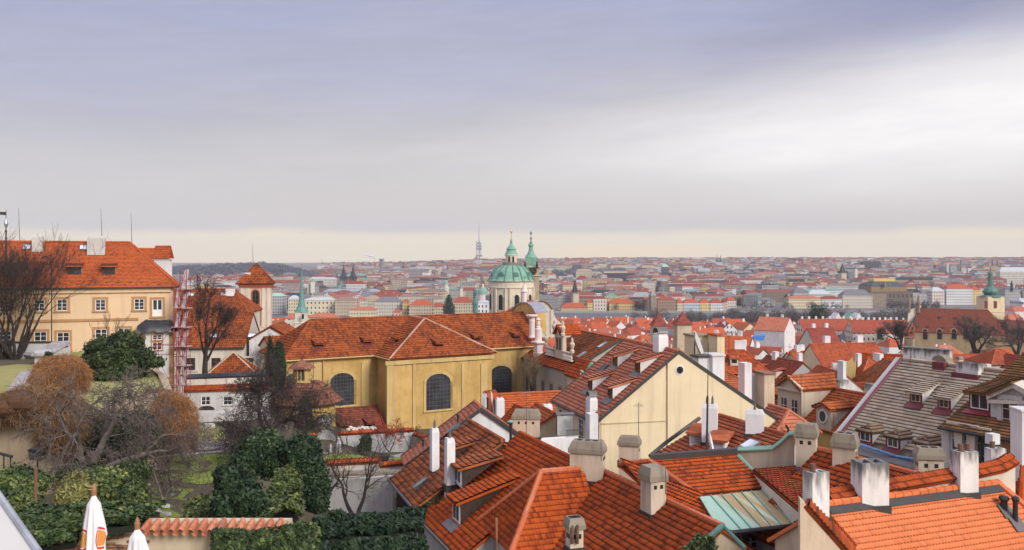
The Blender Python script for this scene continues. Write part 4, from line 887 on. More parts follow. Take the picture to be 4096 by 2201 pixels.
# marble terraces steps
for i, (x0, y0, x1, y1, wd, lab) in enumerate(((1280, 698, 1720, 668, .7, 'lowest pale marble step at the edge of the lawn'), (1300, 672, 1740, 640, .6, 'middle pale marble step above the lawn'), (1360, 640, 1760, 612, .6, 'top pale marble step under the gnarled brown tree'))):
    a, b = hit(3, x0, y0), hit(3, x1, y1); e = (b-a).normalized(); k = Vector((-e.y, e.x, 0))*wd; mb = MB(); z = Vector((0, 0, .14+i*.06))
    for s in range(7):
        p, q = a.lerp(b, s/7+.004), a.lerp(b, (s+1)/7-.004); mb.slab([p-z, q-z, q+k-z, p+k-z], z*2)
    tag(mb.build('garden_step', 'w_marble', None), lab, 'step', 'marble garden steps')
for i, (x, y, w_, dd, lab) in enumerate(((1545, 478, 1.2, .5, 'white marble block on the far lawn'), (1510, 625, 1.7, .6, 'pale stone bench slab on the marble steps'), (1240, 932, .75, .4, 'upper stepping stone in the small lawn'), (1255, 982, .8, .4, 'middle stepping stone in the small lawn'), (1185, 1062, 1.1, .35, 'long stepping stone beside the dark soil'), (1212, 1125, .8, .4, 'lowest stepping stone near the tiled wall'), (1165, 1100, .45, .3, 'small round stepping stone in the bed'))):
    q = hit(3, x, y); mb = MB(); mb.prism([(math.cos(a)*w_/2*(.9+.1*math.sin(3*a)), math.sin(a)*dd/2) for a in np.linspace(0, 6.0, 9)], -.05, .10 if i > 1 else .35, M=Matrix.Translation(q)); tag(mb.build('stone_slab', 'w_marble', None), lab, 'stone')
# handrail lower left
q0, q1 = V(3, -60, 655, 40), V(3, 92, 695, 40); hr = empty('handrail', q0, 0, 'black iron handrail beside the tan retaining wall', 'handrail'); mb = MB(); mb.tube(q0, q1, .07, n=8); mb.build('rail', 'm_black', hr)
for x in (28, 78): mb = MB(); p = q0.lerp(q1, (x+60)/152); mb.tube(p, p-Vector((0, 0, 1.6)), .03); mb.build('post', 'm_black', hr)
q = V(3, 263, 790, 27); mb = MB(); mb.tube(q, q-Vector((0, 0, 5)), .05, .055, 8); mb.tube(q, q+Vector((0, 0, .06)), .06, .06, 8); tag(mb.build('iron_post', 'm_rust', None), 'rusty brown iron post standing in the ivy', 'post')
q = V(3, 278, 668, 46); ln = empty('lantern', q, 0, 'small black garden lantern in front of the tan wall', 'lantern'); mb = MB(); mb.prism([(-.28, -.28), (.28, -.28), (.28, .28), (-.28, .28)], -.3, .25, taper=1.15, bottom=True, M=Matrix.Translation(q)); mb.build('lamp_head', 'm_black', ln); mb = MB(); mb.tube(q, q-Vector((0, 0, 3)), .04); mb.build('pole', 'm_black', ln)

# near wall with pantile coping
WA, WB = V(3, 1052, 1192, 24.5), V(4, 702, 1194, 24.5)
wl = empty('garden_wall', (WA.x, WA.y, 44), 0, 'rendered garden wall with thick pantile coping and exposed brick near the camera', 'garden wall')
e = (WB-WA); e.z = 0; Lw = e.length; e.normalize(); nv = Vector((e.y, -e.x, 0)); zt = (WA.z+WB.z)/2; ma = math.atan2(e.y, e.x)
M_ = Matrix.Translation((WA.x, WA.y, 0)) @ Matrix.Rotation(ma, 4, 'Z')          # x along wall, -y toward the camera
mb = MB(); mb.box((-10.5, 0, 44), (Lw, .45, zt-.14), 0, M_); mb.build('wall', 'w_sand', wl)
mb = MB(); rg = random.Random(3)
for k in range(150):     # broken patches where bricks show
    x = rg.uniform(-4.2, .1); z = zt-rg.uniform(.3, 2.2)
    ln_ = rg.uniform(.2, .5); mb.box((x, -.02-rg.random()*.03, z), (x+ln_, .05, z+.075), 0, M_)
bk = mb.build('brickwork', 'w_brick', wl); bk['kind'] = 'stuff'
mb = MB(); mb.box((-3.6, -.012, 44), (-.25, .02, zt-.55), 0, M_); mb.build('brick_base', 'w_brick', wl)
pitch = .262; n = int((Lw+.02)/pitch); rr = .088
for k in range(n):
    mb = MB(); x = k*pitch+.1; dz = rg.uniform(-.01, .01); ro = rg.uniform(-.03, .03); Mt = M_ @ Matrix.Translation((x, -.02, zt+dz)) @ Matrix.Rotation(ro, 4, 'Z')
    def arc(sgn, x0, r, up):
        Q = []
        for y, z in ((-.30, -.15), (.20, .02)):
            Q.append([Vector((x0+math.cos(a)*r*(1-.12*(y > 0)), y, z+up+sgn*math.sin(a)*r)) for a in np.linspace(math.pi, 0, 8)])
        for i in range(7):
            A, B = Q[0][i:i+2], Q[1][i:i+2]; mb.slab([Mt @ A[0], Mt @ A[1], Mt @ B[1], Mt @ B[0]], Mt.to_3x3() @ Vector((0, .005, -.018)))
    arc(1, 0, rr, .05); arc(-1, pitch/2, rr*.95, .04)
    o = mb.build('coping_tile', 't_cop%d' % rg.randint(0, 2), wl, False)
mb = MB(); mb.box((0, .16, zt-.10), (Lw, .40, zt+.08), 0, M_); mb.build('mortar_bed', 'w_sand', wl)

# closed umbrellas
def umbrella(name, label, c, xt, yt, d, Ht, wtop, wbot, art, seed):
    q = V(c, xt, yt, d); root = empty(name, q-Vector((0, 0, Ht)), 0, label, 'umbrella', 'closed white umbrellas'); mb = MB(); NS, NZ = 40, 26; P = []
    rg = np.random.default_rng(seed); ph = rg.uniform(0, 6.28, 4)
    for j in range(NZ):
        t_ = j/(NZ-1); z = -.14-t_*(Ht-.6); w0 = wtop+(wbot-wtop)*t_**.8
        for i in range(NS):
            a = 2*math.pi*i/NS; f = 1+.27*math.sin(8*a+ph[0]+t_*1.2)*min(1, t_*4)+.11*math.sin(13*a+ph[1]-t_*2)
            if j < 2: f = .35+.65*j/2 if j else .35
            sk = (1+.35*max(0, math.cos(a-.1))*(1 if .12 < t_ < .42 else 0)*min(1, (t_-.12)*4 if t_ < .36 else max(0, (.42-t_)*16)))
            P.append(q+Vector((math.cos(a)*w0*f*sk, math.sin(a)*w0*f*.9, z+(.012*math.sin(8*a+ph[2]) if j == NZ-1 else 0))))
    idx = np.arange(NS*NZ).reshape(NZ, NS); nx = np.roll(idx, -1, 1); f = np.stack([idx[:-1], nx[:-1], nx[1:], idx[1:]], 2).reshape(-1, 4)
    uv = np.array([[(i/NS, j/(NZ-1)) for i, j in ((i, j), (i+1, j), (i+1, j+1), (i, j+1))] for j in range(NZ-1) for i in range(NS)], float)
    mb.arr([tuple(p) for p in P], f, uv); mb.build('canopy', art, root, True)
    mb = MB(); mb.lathe([(.055, -.14), (.06, -.05), (.062, -.02), (.05, .0), (.045, .03), (.03, .07), (.008, .11)], 10, q); mb.build('finial', 'k_wood', root, True)
    mb = MB(); mb.tube(q-Vector((0, 0, .1)), q-Vector((0, 0, Ht)), .035, n=8); mb.build('pole', 'k_wood', root)
# printed canopy: red ring, gold disc and green lettering strokes on the lower panels
m_, t, b = new_mat('u_print'); sp = t.n('ShaderNodeSeparateXYZ', {0: uvc(t)}); U, Vv = sp.outputs[0], sp.outputs[1]
col = (.74, .72, .73, 1)
for cu, cv in ((.575, .39), (.915, .375)):
    du_ = t.m('DIVIDE', t.m('SUBTRACT', U, cu), .085); dv_ = t.m('DIVIDE', t.m('SUBTRACT', Vv, cv), .10); rr_ = t.m('SQRT', t.m('ADD', t.m('MULTIPLY', du_, du_), t.m('MULTIPLY', dv_, dv_)))
    col = t.mix(t.m('LESS_THAN', rr_, 1.0), col, (.60, .03, .02, 1)); col = t.mix(t.m('LESS_THAN', rr_, .80), col, (.74, .72, .73, 1)); col = t.mix(t.m('LESS_THAN', rr_, .72), col, (.62, .22, .03, 1))
    lace = t.m('GREATER_THAN', t.m('FRACT', t.m('MULTIPLY', rr_, 6.0)), .72); col = t.mix(t.m('MULTIPLY', lace, t.m('LESS_THAN', rr_, .66)), col, (.70, .42, .14, 1))
gs = t.noise(t.vm('MULTIPLY', uvc(t), (28, 14, 1)), 1.0, 1.0, .4)
gm = t.m('MULTIPLY', t.m('MULTIPLY', t.m('GREATER_THAN', Vv, .51), t.m('LESS_THAN', Vv, .60)), t.m('GREATER_THAN', gs, .52))
col = t.mix(gm, col, (.015, .15, .11, 1)); L(t, col, b.inputs['Base Color']); b.inputs['Roughness'].default_value = .85
umbrella('closed_umbrella', 'taller closed white umbrella printed with red and gold discs', 3, 692, 930, 19.0, 3.0, .10, .285, 'u_print', 1)
umbrella('closed_umbrella', 'shorter plain white closed umbrella in front of the tiled wall', 3, 1012, 1178, 18.4, 2.6, .115, .30, 'w_cloth', 2)
# pale sheet-metal parapet cutting the lower left corner
mb = MB(); a, b_, c_ = V(3, -30, 950, 9.0), V(3, 285, 1400, 8.2), V(3, 330, 1600, 8.0)
mb.slab([a, b_, c_, V(3, -700, 1600, 8.6), V(3, -700, 950, 9.4)], (0, .05, -.03)); o = tag(mb.build('parapet', 'w_metalsheet', None), 'pale sheet metal parapet in the lower left corner', 'parapet')
mb = MB(); mb.tube(a, b_, .035, n=8); mb.tube(b_, c_, .035, n=8); mb.build('rolled_edge', 'm_zinc', o, True)

# ivy and hedges
rg = np.random.default_rng(11)
def ivy_thing(name, label, patches, mat, leaf, seed, cat='ivy', core=None):
    rg = np.random.default_rng(seed); c0 = patches[0][0][0]; root = empty(name, c0, 0, label, cat); mb = MB(); cb = MB()
    for quad, n, th in patches:
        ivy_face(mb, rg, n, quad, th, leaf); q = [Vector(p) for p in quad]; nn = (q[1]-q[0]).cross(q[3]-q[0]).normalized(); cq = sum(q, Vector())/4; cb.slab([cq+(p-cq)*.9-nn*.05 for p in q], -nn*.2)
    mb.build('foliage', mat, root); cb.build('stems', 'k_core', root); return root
def top_face(a, b, dep, z=0): return [a, b, b+Vector((0, dep, z)), a+Vector((0, dep, z))]
# hedge of ivy over the wall on the left, behind the umbrellas
a, b = V(3, 90, 1090, 24.4), V(3, 1085, 1090, 25.0); b2 = V(3, 920, 1300, 24.2); a2 = V(3, 60, 1420, 23.6)
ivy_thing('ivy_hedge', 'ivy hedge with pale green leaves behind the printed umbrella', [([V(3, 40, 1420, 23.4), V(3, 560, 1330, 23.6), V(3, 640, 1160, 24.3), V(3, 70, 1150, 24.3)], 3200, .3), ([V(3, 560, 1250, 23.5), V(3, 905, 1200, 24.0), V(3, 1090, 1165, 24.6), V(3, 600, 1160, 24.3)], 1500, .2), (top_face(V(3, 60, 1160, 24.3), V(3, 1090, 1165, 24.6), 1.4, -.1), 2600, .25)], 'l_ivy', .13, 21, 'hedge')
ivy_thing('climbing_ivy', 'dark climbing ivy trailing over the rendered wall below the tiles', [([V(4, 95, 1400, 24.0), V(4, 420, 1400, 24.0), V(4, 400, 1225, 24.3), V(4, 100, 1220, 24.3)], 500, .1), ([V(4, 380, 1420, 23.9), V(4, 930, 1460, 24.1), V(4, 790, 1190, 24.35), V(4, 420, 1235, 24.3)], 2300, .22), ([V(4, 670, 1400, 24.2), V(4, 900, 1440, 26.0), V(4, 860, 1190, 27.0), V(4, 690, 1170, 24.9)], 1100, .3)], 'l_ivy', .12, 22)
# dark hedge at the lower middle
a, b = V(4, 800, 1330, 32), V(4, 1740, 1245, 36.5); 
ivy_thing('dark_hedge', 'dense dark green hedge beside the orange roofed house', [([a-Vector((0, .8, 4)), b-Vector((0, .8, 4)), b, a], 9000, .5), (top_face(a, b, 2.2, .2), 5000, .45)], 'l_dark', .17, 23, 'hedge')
# bright leaved ivy bank in the middle
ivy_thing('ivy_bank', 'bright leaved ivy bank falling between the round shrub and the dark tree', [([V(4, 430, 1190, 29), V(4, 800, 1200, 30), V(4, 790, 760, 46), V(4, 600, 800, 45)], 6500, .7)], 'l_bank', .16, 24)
# ------------------------------------------------------------------ bare trees
q = VZ(1, 118, 1262, TZ); bare_tree('bare_tree', 'tall fan shaped bare tree with many stems before the ochre palace on the left', q, 4.6, .17, 7, maxl=5, stems=8, thick=2, wander=.13, up=.16, nseg=6, kids=(2, 3), ratio=(.52, .8), ang=(12, 38), minr=.008, spread=.75)
q = VZ(1, 20, 1262, TZ); bare_tree('bare_tree', 'upright bare tree at the far left edge beside the fan shaped one', q, 4.8, .19, 8, maxl=5, stems=4, thick=2, wander=.12, up=.2, nseg=6, kids=(2, 4), ratio=(.52, .78), ang=(12, 36), minr=.008, spread=.45)
q = V(2, 222, 1010, 104); bare_tree('bare_tree', 'dark bare tree with a crooked trunk in front of the big orange roofs', q, 4.6, .36, 36, maxl=6, stems=1, thick=3, wander=.15, up=.24, nseg=6, kids=(3, 3), ratio=(.54, .76), ang=(22, 52), minr=.014)
q = hit(3, 720, 815); q.y = 46; q = V(3, 690, 815, 45); bare_tree('bare_tree', 'large gnarled grey bare tree with twisted limbs in the left garden', q, 3.0, .24, 41, maxl=5, stems=3, thick=2, wander=.42, up=.03, nseg=7, kids=(3, 4), ratio=(.5, .78), ang=(30, 78), minr=.012, spread=.8, droop=.25, bark='k_barkg', twig='k_twigg')
q = V(3, 1210, 980, 43); bare_tree('bare_tree', 'small weeping bare tree above the stepping stones', q, 1.9, .06, 44, maxl=4, stems=2, thick=1, wander=.35, up=.05, nseg=6, kids=(2, 3), ratio=(.5, .8), ang=(25, 70), minr=.006, spread=.5, droop=.5, bark='k_barkg', twig='k_twig')
q = V(4, 500, 520, 66); bare_tree('bare_tree', 'broad dense brown bare tree in front of the grey garden building', q, 2.9, .24, 52, maxl=5, stems=3, thick=2, wander=.36, up=.04, nseg=6, kids=(4, 5), ratio=(.52, .76), ang=(28, 75), minr=.010, spread=.9, droop=.2)
q = V(4, 985, 1040, 51.5); bare_tree('bare_tree', 'slim leaning bare tree at the left end of the white garden wall', q, 2.1, .10, 61, maxl=4, stems=2, thick=2, wander=.28, up=.12, nseg=6, kids=(2, 4), ratio=(.5, .78), ang=(22, 55), minr=.007, spread=.5)
q = V(4, 1230, 1092, 51.5); bare_tree('bare_tree', 'forked bare tree with spreading limbs against the white garden wall', q, 2.3, .13, 64, maxl=4, stems=2, thick=2, wander=.30, up=.10, nseg=6, kids=(2, 4), ratio=(.52, .8), ang=(28, 62), minr=.007, spread=.9)
q = V(4, 1495, 590, 78); bare_tree('bare_tree', 'small red twigged tree in front of the lean-to roof', q, 1.35, .06, 71, maxl=4, stems=2, thick=1, wander=.3, up=.1, nseg=5, kids=(3, 4), ratio=(.5, .75), ang=(25, 60), minr=.011, twig='k_twigr', spread=.6)
q = V(4, 1150, 595, 79.2); bare_tree('bare_tree', 'thin brown shrub tree trained against the grey coped wall', q, 1.6, .05, 73, maxl=4, stems=3, thick=1, wander=.2, up=.2, nseg=5, kids=(2, 3), ratio=(.5, .75), ang=(18, 45), minr=.009, spread=.5)
q = V(4, 1655, 570, 79); bare_tree('bare_tree', 'little bare bush at the right end of the grey coped wall', q, 1.0, .04, 75, maxl=4, stems=3, thick=1, wander=.2, up=.1, nseg=5, kids=(2, 3), ratio=(.5, .75), ang=(18, 45), minr=.008, spread=.6)
q = V(1, 880, 1140, 80); bare_tree('bare_tree', 'thin leafless sapling rising over the dark evergreen', q+Vector((0, 0, -2)), 2.6, .05, 77, maxl=3, stems=3, thick=1, wander=.12, up=.3, nseg=6, kids=(2, 3), ratio=(.4, .7), ang=(18, 45), minr=.010, spread=.4)
q = V('E', 70, 780, 112); bare_tree('bare_tree', 'pale wispy bare shrub at the right end of the ochre church', q, 2.2, .06, 79, maxl=4, stems=5, thick=1, wander=.15, up=.3, nseg=5, kids=(2, 4), ratio=(.5, .7), ang=(14, 35), minr=.010, spread=.4, twig='k_twigst')
# ------------------------------------------------------------------ evergreens and shrubs
def blob(c, x, y, d, rx, rz, ry=None): return (V(c, x, y, d), (rx*.64, (ry or rx)*.64, rz*.66))
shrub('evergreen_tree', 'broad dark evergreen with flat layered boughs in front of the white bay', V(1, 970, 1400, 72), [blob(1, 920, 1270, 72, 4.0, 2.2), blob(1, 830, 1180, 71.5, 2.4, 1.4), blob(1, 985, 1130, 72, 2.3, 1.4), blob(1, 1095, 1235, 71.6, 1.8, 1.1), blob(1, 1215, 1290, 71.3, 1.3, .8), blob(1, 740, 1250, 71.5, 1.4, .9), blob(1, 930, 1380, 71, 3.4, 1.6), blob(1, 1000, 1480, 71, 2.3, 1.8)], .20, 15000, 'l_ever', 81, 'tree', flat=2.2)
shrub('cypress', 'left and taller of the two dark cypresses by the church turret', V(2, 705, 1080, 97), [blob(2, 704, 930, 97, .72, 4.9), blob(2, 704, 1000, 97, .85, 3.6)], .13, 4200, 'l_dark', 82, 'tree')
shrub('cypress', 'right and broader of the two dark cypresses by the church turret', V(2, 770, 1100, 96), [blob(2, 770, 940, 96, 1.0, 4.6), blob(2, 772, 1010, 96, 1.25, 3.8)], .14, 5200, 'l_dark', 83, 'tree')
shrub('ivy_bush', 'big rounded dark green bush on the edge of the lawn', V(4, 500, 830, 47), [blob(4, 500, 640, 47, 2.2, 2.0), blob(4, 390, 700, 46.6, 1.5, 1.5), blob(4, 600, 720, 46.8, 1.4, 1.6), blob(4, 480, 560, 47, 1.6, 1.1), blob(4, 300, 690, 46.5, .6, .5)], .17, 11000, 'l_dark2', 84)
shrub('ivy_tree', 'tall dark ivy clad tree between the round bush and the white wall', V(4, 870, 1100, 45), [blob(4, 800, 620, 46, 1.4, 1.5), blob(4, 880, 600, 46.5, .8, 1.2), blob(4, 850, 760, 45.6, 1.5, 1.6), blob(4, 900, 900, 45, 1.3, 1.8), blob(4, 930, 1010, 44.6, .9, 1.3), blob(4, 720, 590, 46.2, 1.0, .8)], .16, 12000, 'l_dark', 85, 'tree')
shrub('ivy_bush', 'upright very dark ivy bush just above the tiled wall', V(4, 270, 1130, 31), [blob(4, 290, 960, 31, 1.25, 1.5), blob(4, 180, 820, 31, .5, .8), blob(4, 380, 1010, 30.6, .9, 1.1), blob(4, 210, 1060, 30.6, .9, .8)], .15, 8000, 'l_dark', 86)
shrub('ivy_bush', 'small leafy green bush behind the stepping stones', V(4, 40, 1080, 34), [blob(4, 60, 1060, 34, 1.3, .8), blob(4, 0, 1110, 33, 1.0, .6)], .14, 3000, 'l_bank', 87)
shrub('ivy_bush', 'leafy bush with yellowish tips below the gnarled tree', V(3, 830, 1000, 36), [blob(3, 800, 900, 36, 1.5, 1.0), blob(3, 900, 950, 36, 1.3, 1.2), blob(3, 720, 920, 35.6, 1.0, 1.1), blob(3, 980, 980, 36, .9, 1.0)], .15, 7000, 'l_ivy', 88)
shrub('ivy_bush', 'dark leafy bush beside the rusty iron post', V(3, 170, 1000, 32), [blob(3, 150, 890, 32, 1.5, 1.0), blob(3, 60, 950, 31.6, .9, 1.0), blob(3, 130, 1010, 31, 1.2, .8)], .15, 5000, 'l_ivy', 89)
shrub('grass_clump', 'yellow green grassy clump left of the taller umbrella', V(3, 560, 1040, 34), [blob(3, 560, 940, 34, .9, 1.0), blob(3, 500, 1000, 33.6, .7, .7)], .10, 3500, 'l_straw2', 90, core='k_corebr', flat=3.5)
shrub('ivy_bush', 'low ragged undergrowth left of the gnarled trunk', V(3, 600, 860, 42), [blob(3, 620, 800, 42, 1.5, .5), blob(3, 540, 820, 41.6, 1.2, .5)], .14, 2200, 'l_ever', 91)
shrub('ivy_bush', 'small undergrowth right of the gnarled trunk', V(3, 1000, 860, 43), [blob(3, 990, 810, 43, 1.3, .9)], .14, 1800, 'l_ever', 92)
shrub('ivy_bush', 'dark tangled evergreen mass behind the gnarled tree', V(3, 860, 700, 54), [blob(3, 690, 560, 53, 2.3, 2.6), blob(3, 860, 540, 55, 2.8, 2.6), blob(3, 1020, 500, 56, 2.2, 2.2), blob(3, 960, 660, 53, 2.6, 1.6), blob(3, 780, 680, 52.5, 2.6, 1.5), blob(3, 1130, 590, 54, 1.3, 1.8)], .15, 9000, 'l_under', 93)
shrub('yew_bush', 'dark pointed yew bush in front of the grey coped wall', V(4, 1310, 600, 78), [blob(4, 1310, 530, 78, .8, 1.2), blob(4, 1300, 575, 78, .95, .8)], .14, 1800, 'l_dark', 92)
shrub('ivy_bush', 'dark shrub beside the stone pier', V(1, 385, 1260, 73), [blob(1, 385, 1255, 73, .6, .9)], .13, 900, 'l_dark', 93)
# leafless weeping shrubs, rust coloured, hanging over the terrace wall
def weeping(name, label, blobs, seed, n, mat, droop=1.0, size=.05, asp=9):
    rg = np.random.default_rng(seed); root = empty(name, blobs[0][0]-Vector((0, 0, blobs[0][1][2])), 0, label, 'shrub', 'rust coloured weeping shrubs'); mb = MB(); cb = MB(); tot = sum(b[1][0]*b[1][2] for b in blobs)
    for c, rad in blobs:
        k = int(n*rad[0]*rad[2]/tot); P, D, bf = ell_points(rg, k, c, rad, rough=.18, k=18, shell=.3, zmin=-.75)
        dirn = D*.5+rg.normal(0, .45, (len(P), 3))+np.array([0, 0, -droop]); dirn /= np.linalg.norm(dirn, axis=1)[:, None]
        w_ = np.cross(dirn, rg.normal(0, 1, (len(P), 3))); w_ /= np.linalg.norm(w_, axis=1)[:, None]; ln = size*asp*rg.uniform(.5, 1.4, (len(P), 1))
        q = np.stack([P-w_*size*.2, P+w_*size*.2, P+dirn*ln+w_*size*.12, P+dirn*ln-w_*size*.12], 1)
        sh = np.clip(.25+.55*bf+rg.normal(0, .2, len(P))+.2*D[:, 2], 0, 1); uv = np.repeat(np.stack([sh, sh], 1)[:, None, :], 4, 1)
        mb.arr(q.reshape(-1, 3), np.arange(len(P)*4).reshape(-1, 4), uv)
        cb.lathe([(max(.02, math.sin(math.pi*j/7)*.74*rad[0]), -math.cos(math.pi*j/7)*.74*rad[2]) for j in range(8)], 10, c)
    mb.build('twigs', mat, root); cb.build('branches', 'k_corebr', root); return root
weeping('weeping_shrub', 'rust coloured dome shaped shrub beside the terrace path', [blob(1, 470, 1345, 64, 3.0, 1.9, 2.5), blob(1, 560, 1400, 63, 2.0, 2.0), blob(1, 400, 1410, 62, 2.2, 1.4)], 95, 13000, 'l_rust')
weeping('weeping_shrub', 'long brown shrub hanging over the tan retaining wall', [blob(3, 60, 330, 49.6, 2.6, 1.3, 1.2), blob(3, 200, 290, 49.8, 2.6, 1.5, 1.3), blob(3, 340, 320, 50, 2.4, 1.7, 1.4), blob(3, 440, 470, 50, 1.9, 2.6, 1.4), blob(3, -80, 340, 49.6, 2.2, 1.3, 1.2), blob(3, 520, 420, 52, 1.8, 2.4, 1.6)], 96, 20000, 'l_rust2', size=.06, asp=10)
weeping('weeping_shrub', 'rust brown rounded shrub to the right of the gnarled tree', [blob(3, 1260, 440, 61, 3.0, 3.2, 2.2), blob(3, 1180, 330, 62, 2.2, 2.2, 2), blob(3, 1340, 520, 60.5, 1.7, 2.6, 1.6)], 97, 15000, 'l_rust')
# ------------------------------------------------------------------ ochre church and the buildings left of it
def arch_pts(w, h, rise, n=10):
    """outline of an arched opening, base at z=0, counter-clockwise"""
    pts = [(-w/2, 0), (w/2, 0), (w/2, h-rise)]
    for k in range(1, n): a = math.pi*k/n; pts.append((math.cos(a)*w/2, h-rise+math.sin(a)*rise))
    return pts+[(-w/2, h-rise)]
def wallM(c, n):
    n = Vector((n[0], n[1], 0)).normalized(); u = Vector((-n.y, n.x, 0)); return Matrix(((u.x, -n.x, 0, c[0]), (u.y, -n.y, 0, c[1]), (0, 0, 1, c[2]), (0, 0, 0, 1)))
def arch_window(parent, c, n, w, h, rise, surround='w_ochret', glass='g_church', bars=(7, 9), sw=.32, name='arched_window', barm='m_grey', sill=True):
    """c = bottom centre on the wall"""
    M = wallM(c, n); inn = arch_pts(w, h, rise); out = arch_pts(w+2*sw, h+sw, rise+sw*.6); mb = MB(); k = len(inn)
    for i in range(1, k):
        j = (i+1) % k
        if i == k-1: continue
        q = [(inn[i][0], -.10, inn[i][1]), (out[i][0], -.10, out[i][1]), (out[j][0], -.10, out[j][1]), (inn[j][0], -.10, inn[j][1])]; mb.slab([M @ Vector(a) for a in q], M.to_3x3() @ Vector((0, .11, 0)))
    for s in (-1, 1): mb.box((s*w/2 if s > 0 else -w/2-sw, -.10, 0), (w/2+sw if s > 0 else -w/2, .01, h-rise), 0, M)
    if sill: mb.box((-w/2-sw*1.2, -.2, -.22), (w/2+sw*1.2, .01, 0), 0, M)
    o = mb.build(name, surround, parent); g = MB(); g.poly([M @ Vector((a, -.01, b)) for a, b in inn]); g.build('pane', glass, o)
    if bars:
        bb = MB()
        for i in range(1, bars[0]):
            x = -w/2+w*i/bars[0]; zt = h-rise+rise*math.sqrt(max(0, 1-(2*x/w)**2)); bb.box((x-.018, -.05, 0), (x+.018, -.02, zt), 0, M)
        for j in range(1, bars[1]):
            z = h*j/bars[1]; hw = w/2*(1 if z < h-rise else math.sqrt(max(0, 1-((z-h+rise)/rise)**2))); bb.box((-hw, -.045, z-.018), (hw, -.025, z+.018), 0, M)
        bb.build('glazing_bars', barm, o)
    return o
A_, B_ = V('A', 625, 980, 111), V('B', 665, 1025, 126.5)
CH = House('church', 'large ochre plastered church with weathered red tile roof and arched windows', A_, B_, (5.5, 4.25), base=30, hipA=5, wall='w_ochre', roof='t_church', tile='old', cat='church', ov=.5, gutter='w_ochret', sag=.03)
h = CH; rd, pd = h.r, Vector((h.r.y, -h.r.x, 0))
ta = A_+rd*13.6+pd*.3; tb_ = A_+rd*13.6+pd*4.4; ta.z = tb_.z = h.zr-.03
TR = House('transept', 'x', ta, tb_, (7.3, 4.22), base=30, hipB=6, wall='w_ochre', roof='t_church', tile='old', ov=.5, ridge_m='t_hip', gutter='w_ochret', sag=.03)
for k in ('label', 'category'): del TR.root[k]
for ch in list(TR.root.children): mw = ROOTM[TR.root.name]; ch.parent = h.root; ch.matrix_parent_inverse = ROOTM[h.root.name].inverted() @ mw
for ch, nm in ((TR.roof, 'transept_roof'), (TR.wall, 'transept_wall')): ch.name = nm
bpy.data.objects.remove(TR.root); TR.root = h.root
def awin(hs, x0, x1, y0, y1, side='f', **kw):
    q, n = (wallpt(hs, 's', (x0+x1)/2, y1) if side == 'f' else endpt(hs, 's', (x0+x1)/2, y1, 'B'))
    a, _ = (wallpt(hs, 's', x0, y1) if side == 'f' else endpt(hs, 's', x0, y1, 'B')); b, _ = (wallpt(hs, 's', x1, y1) if side == 'f' else endpt(hs, 's', x1, y1, 'B'))
    w_ = math.hypot(b.x-a.x, b.y-a.y); hh = (y1-y0)/F*q.y; return arch_window(h.root, q, n, w_, hh, w_*.32, **kw)
awin(h, 1321, 1415, 1492, 1622); awin(TR, 1704, 1801, 1495, 1638, 'B'); awin(h, 1958, 2046, 1463, 1576); awin(h, 1146, 1180, 1498, 1560)
# pilasters and cornices
def pil(hs, x, ytop, ybot, w_, side='f', pr=.14, m='w_ochret'):
    q, n = (wallpt(hs, 's', x, ytop) if side == 'f' else endpt(hs, 's', x, ytop, 'B')); M = wallM(q, n); mb = MB(); mb.box((-w_/2, -pr, -(ybot-ytop)/F*q.y), (w_/2, .01, 0), 0, M); return mb.build('pilaster', m, h.root)
for x in (1270, 1460): pil(h, x, 1450, 1760, 1.0)
pil(h, 2085, 1425, 1700, 1.1); pil(h, 1930, 1440, 1700, .9)
for x in (1560, 1655, 1850, 1935): pil(TR, x, 1455, 1790, .9 if x in (1560, 1935) else .35, 'B')
def endband(hs, x0, x1, y, hh, pr, m, nm):
    a, n = endpt(hs, 's', x0, y, 'B'); b, _ = endpt(hs, 's', x1, y, 'B'); b.z = a.z; mb = MB(); mb.slab([a, b, b+Vector((0, 0, hh)), a+Vector((0, 0, hh))], n*pr); mb.build(nm, m, h.root)
endband(TR, 1540, 1975, 1462, .5, .22, 'w_ochret', 'cornice'); endband(TR, 1540, 1975, 1745, .3, .12, 'w_ochret', 'plinth')
q0, n0 = wallpt(h, 's', 1140, 1452); q1, _ = wallpt(h, 's', 2125, 1400)
mb = MB(); q1.z = q0.z; mb.slab([q0, q1, q1+Vector((0, 0, .5)), q0+Vector((0, 0, .5))], n0*.2); mb.build('cornice', 'w_ochret', h.root)
q, n = wallpt(h, 's', 1291, 1440); mb = MB(); mb.tube(q+n*.25, q+n*.25-Vector((0, 0, 9)), .07); mb.build('downspout', 'w_ochret', h.root)
for hs, x, y in ((h, 1276, 1390), (h, 1470, 1378), (TR, 1760, 1390), (h, 1908, 1363), (h, 2068, 1355)):
    if hs is TR:
        n_ = None
    q = hs.on('s', x, y) if hs is h else None
    if q is None: continue
    dormer(h, 's', x, y, 1.0, .55, 'shed', cheek='m_maroon', front='k_soot', frac=.30, tile='old', over=.45, sill='m_maroon', glass='k_soot', frame='m_maroon')
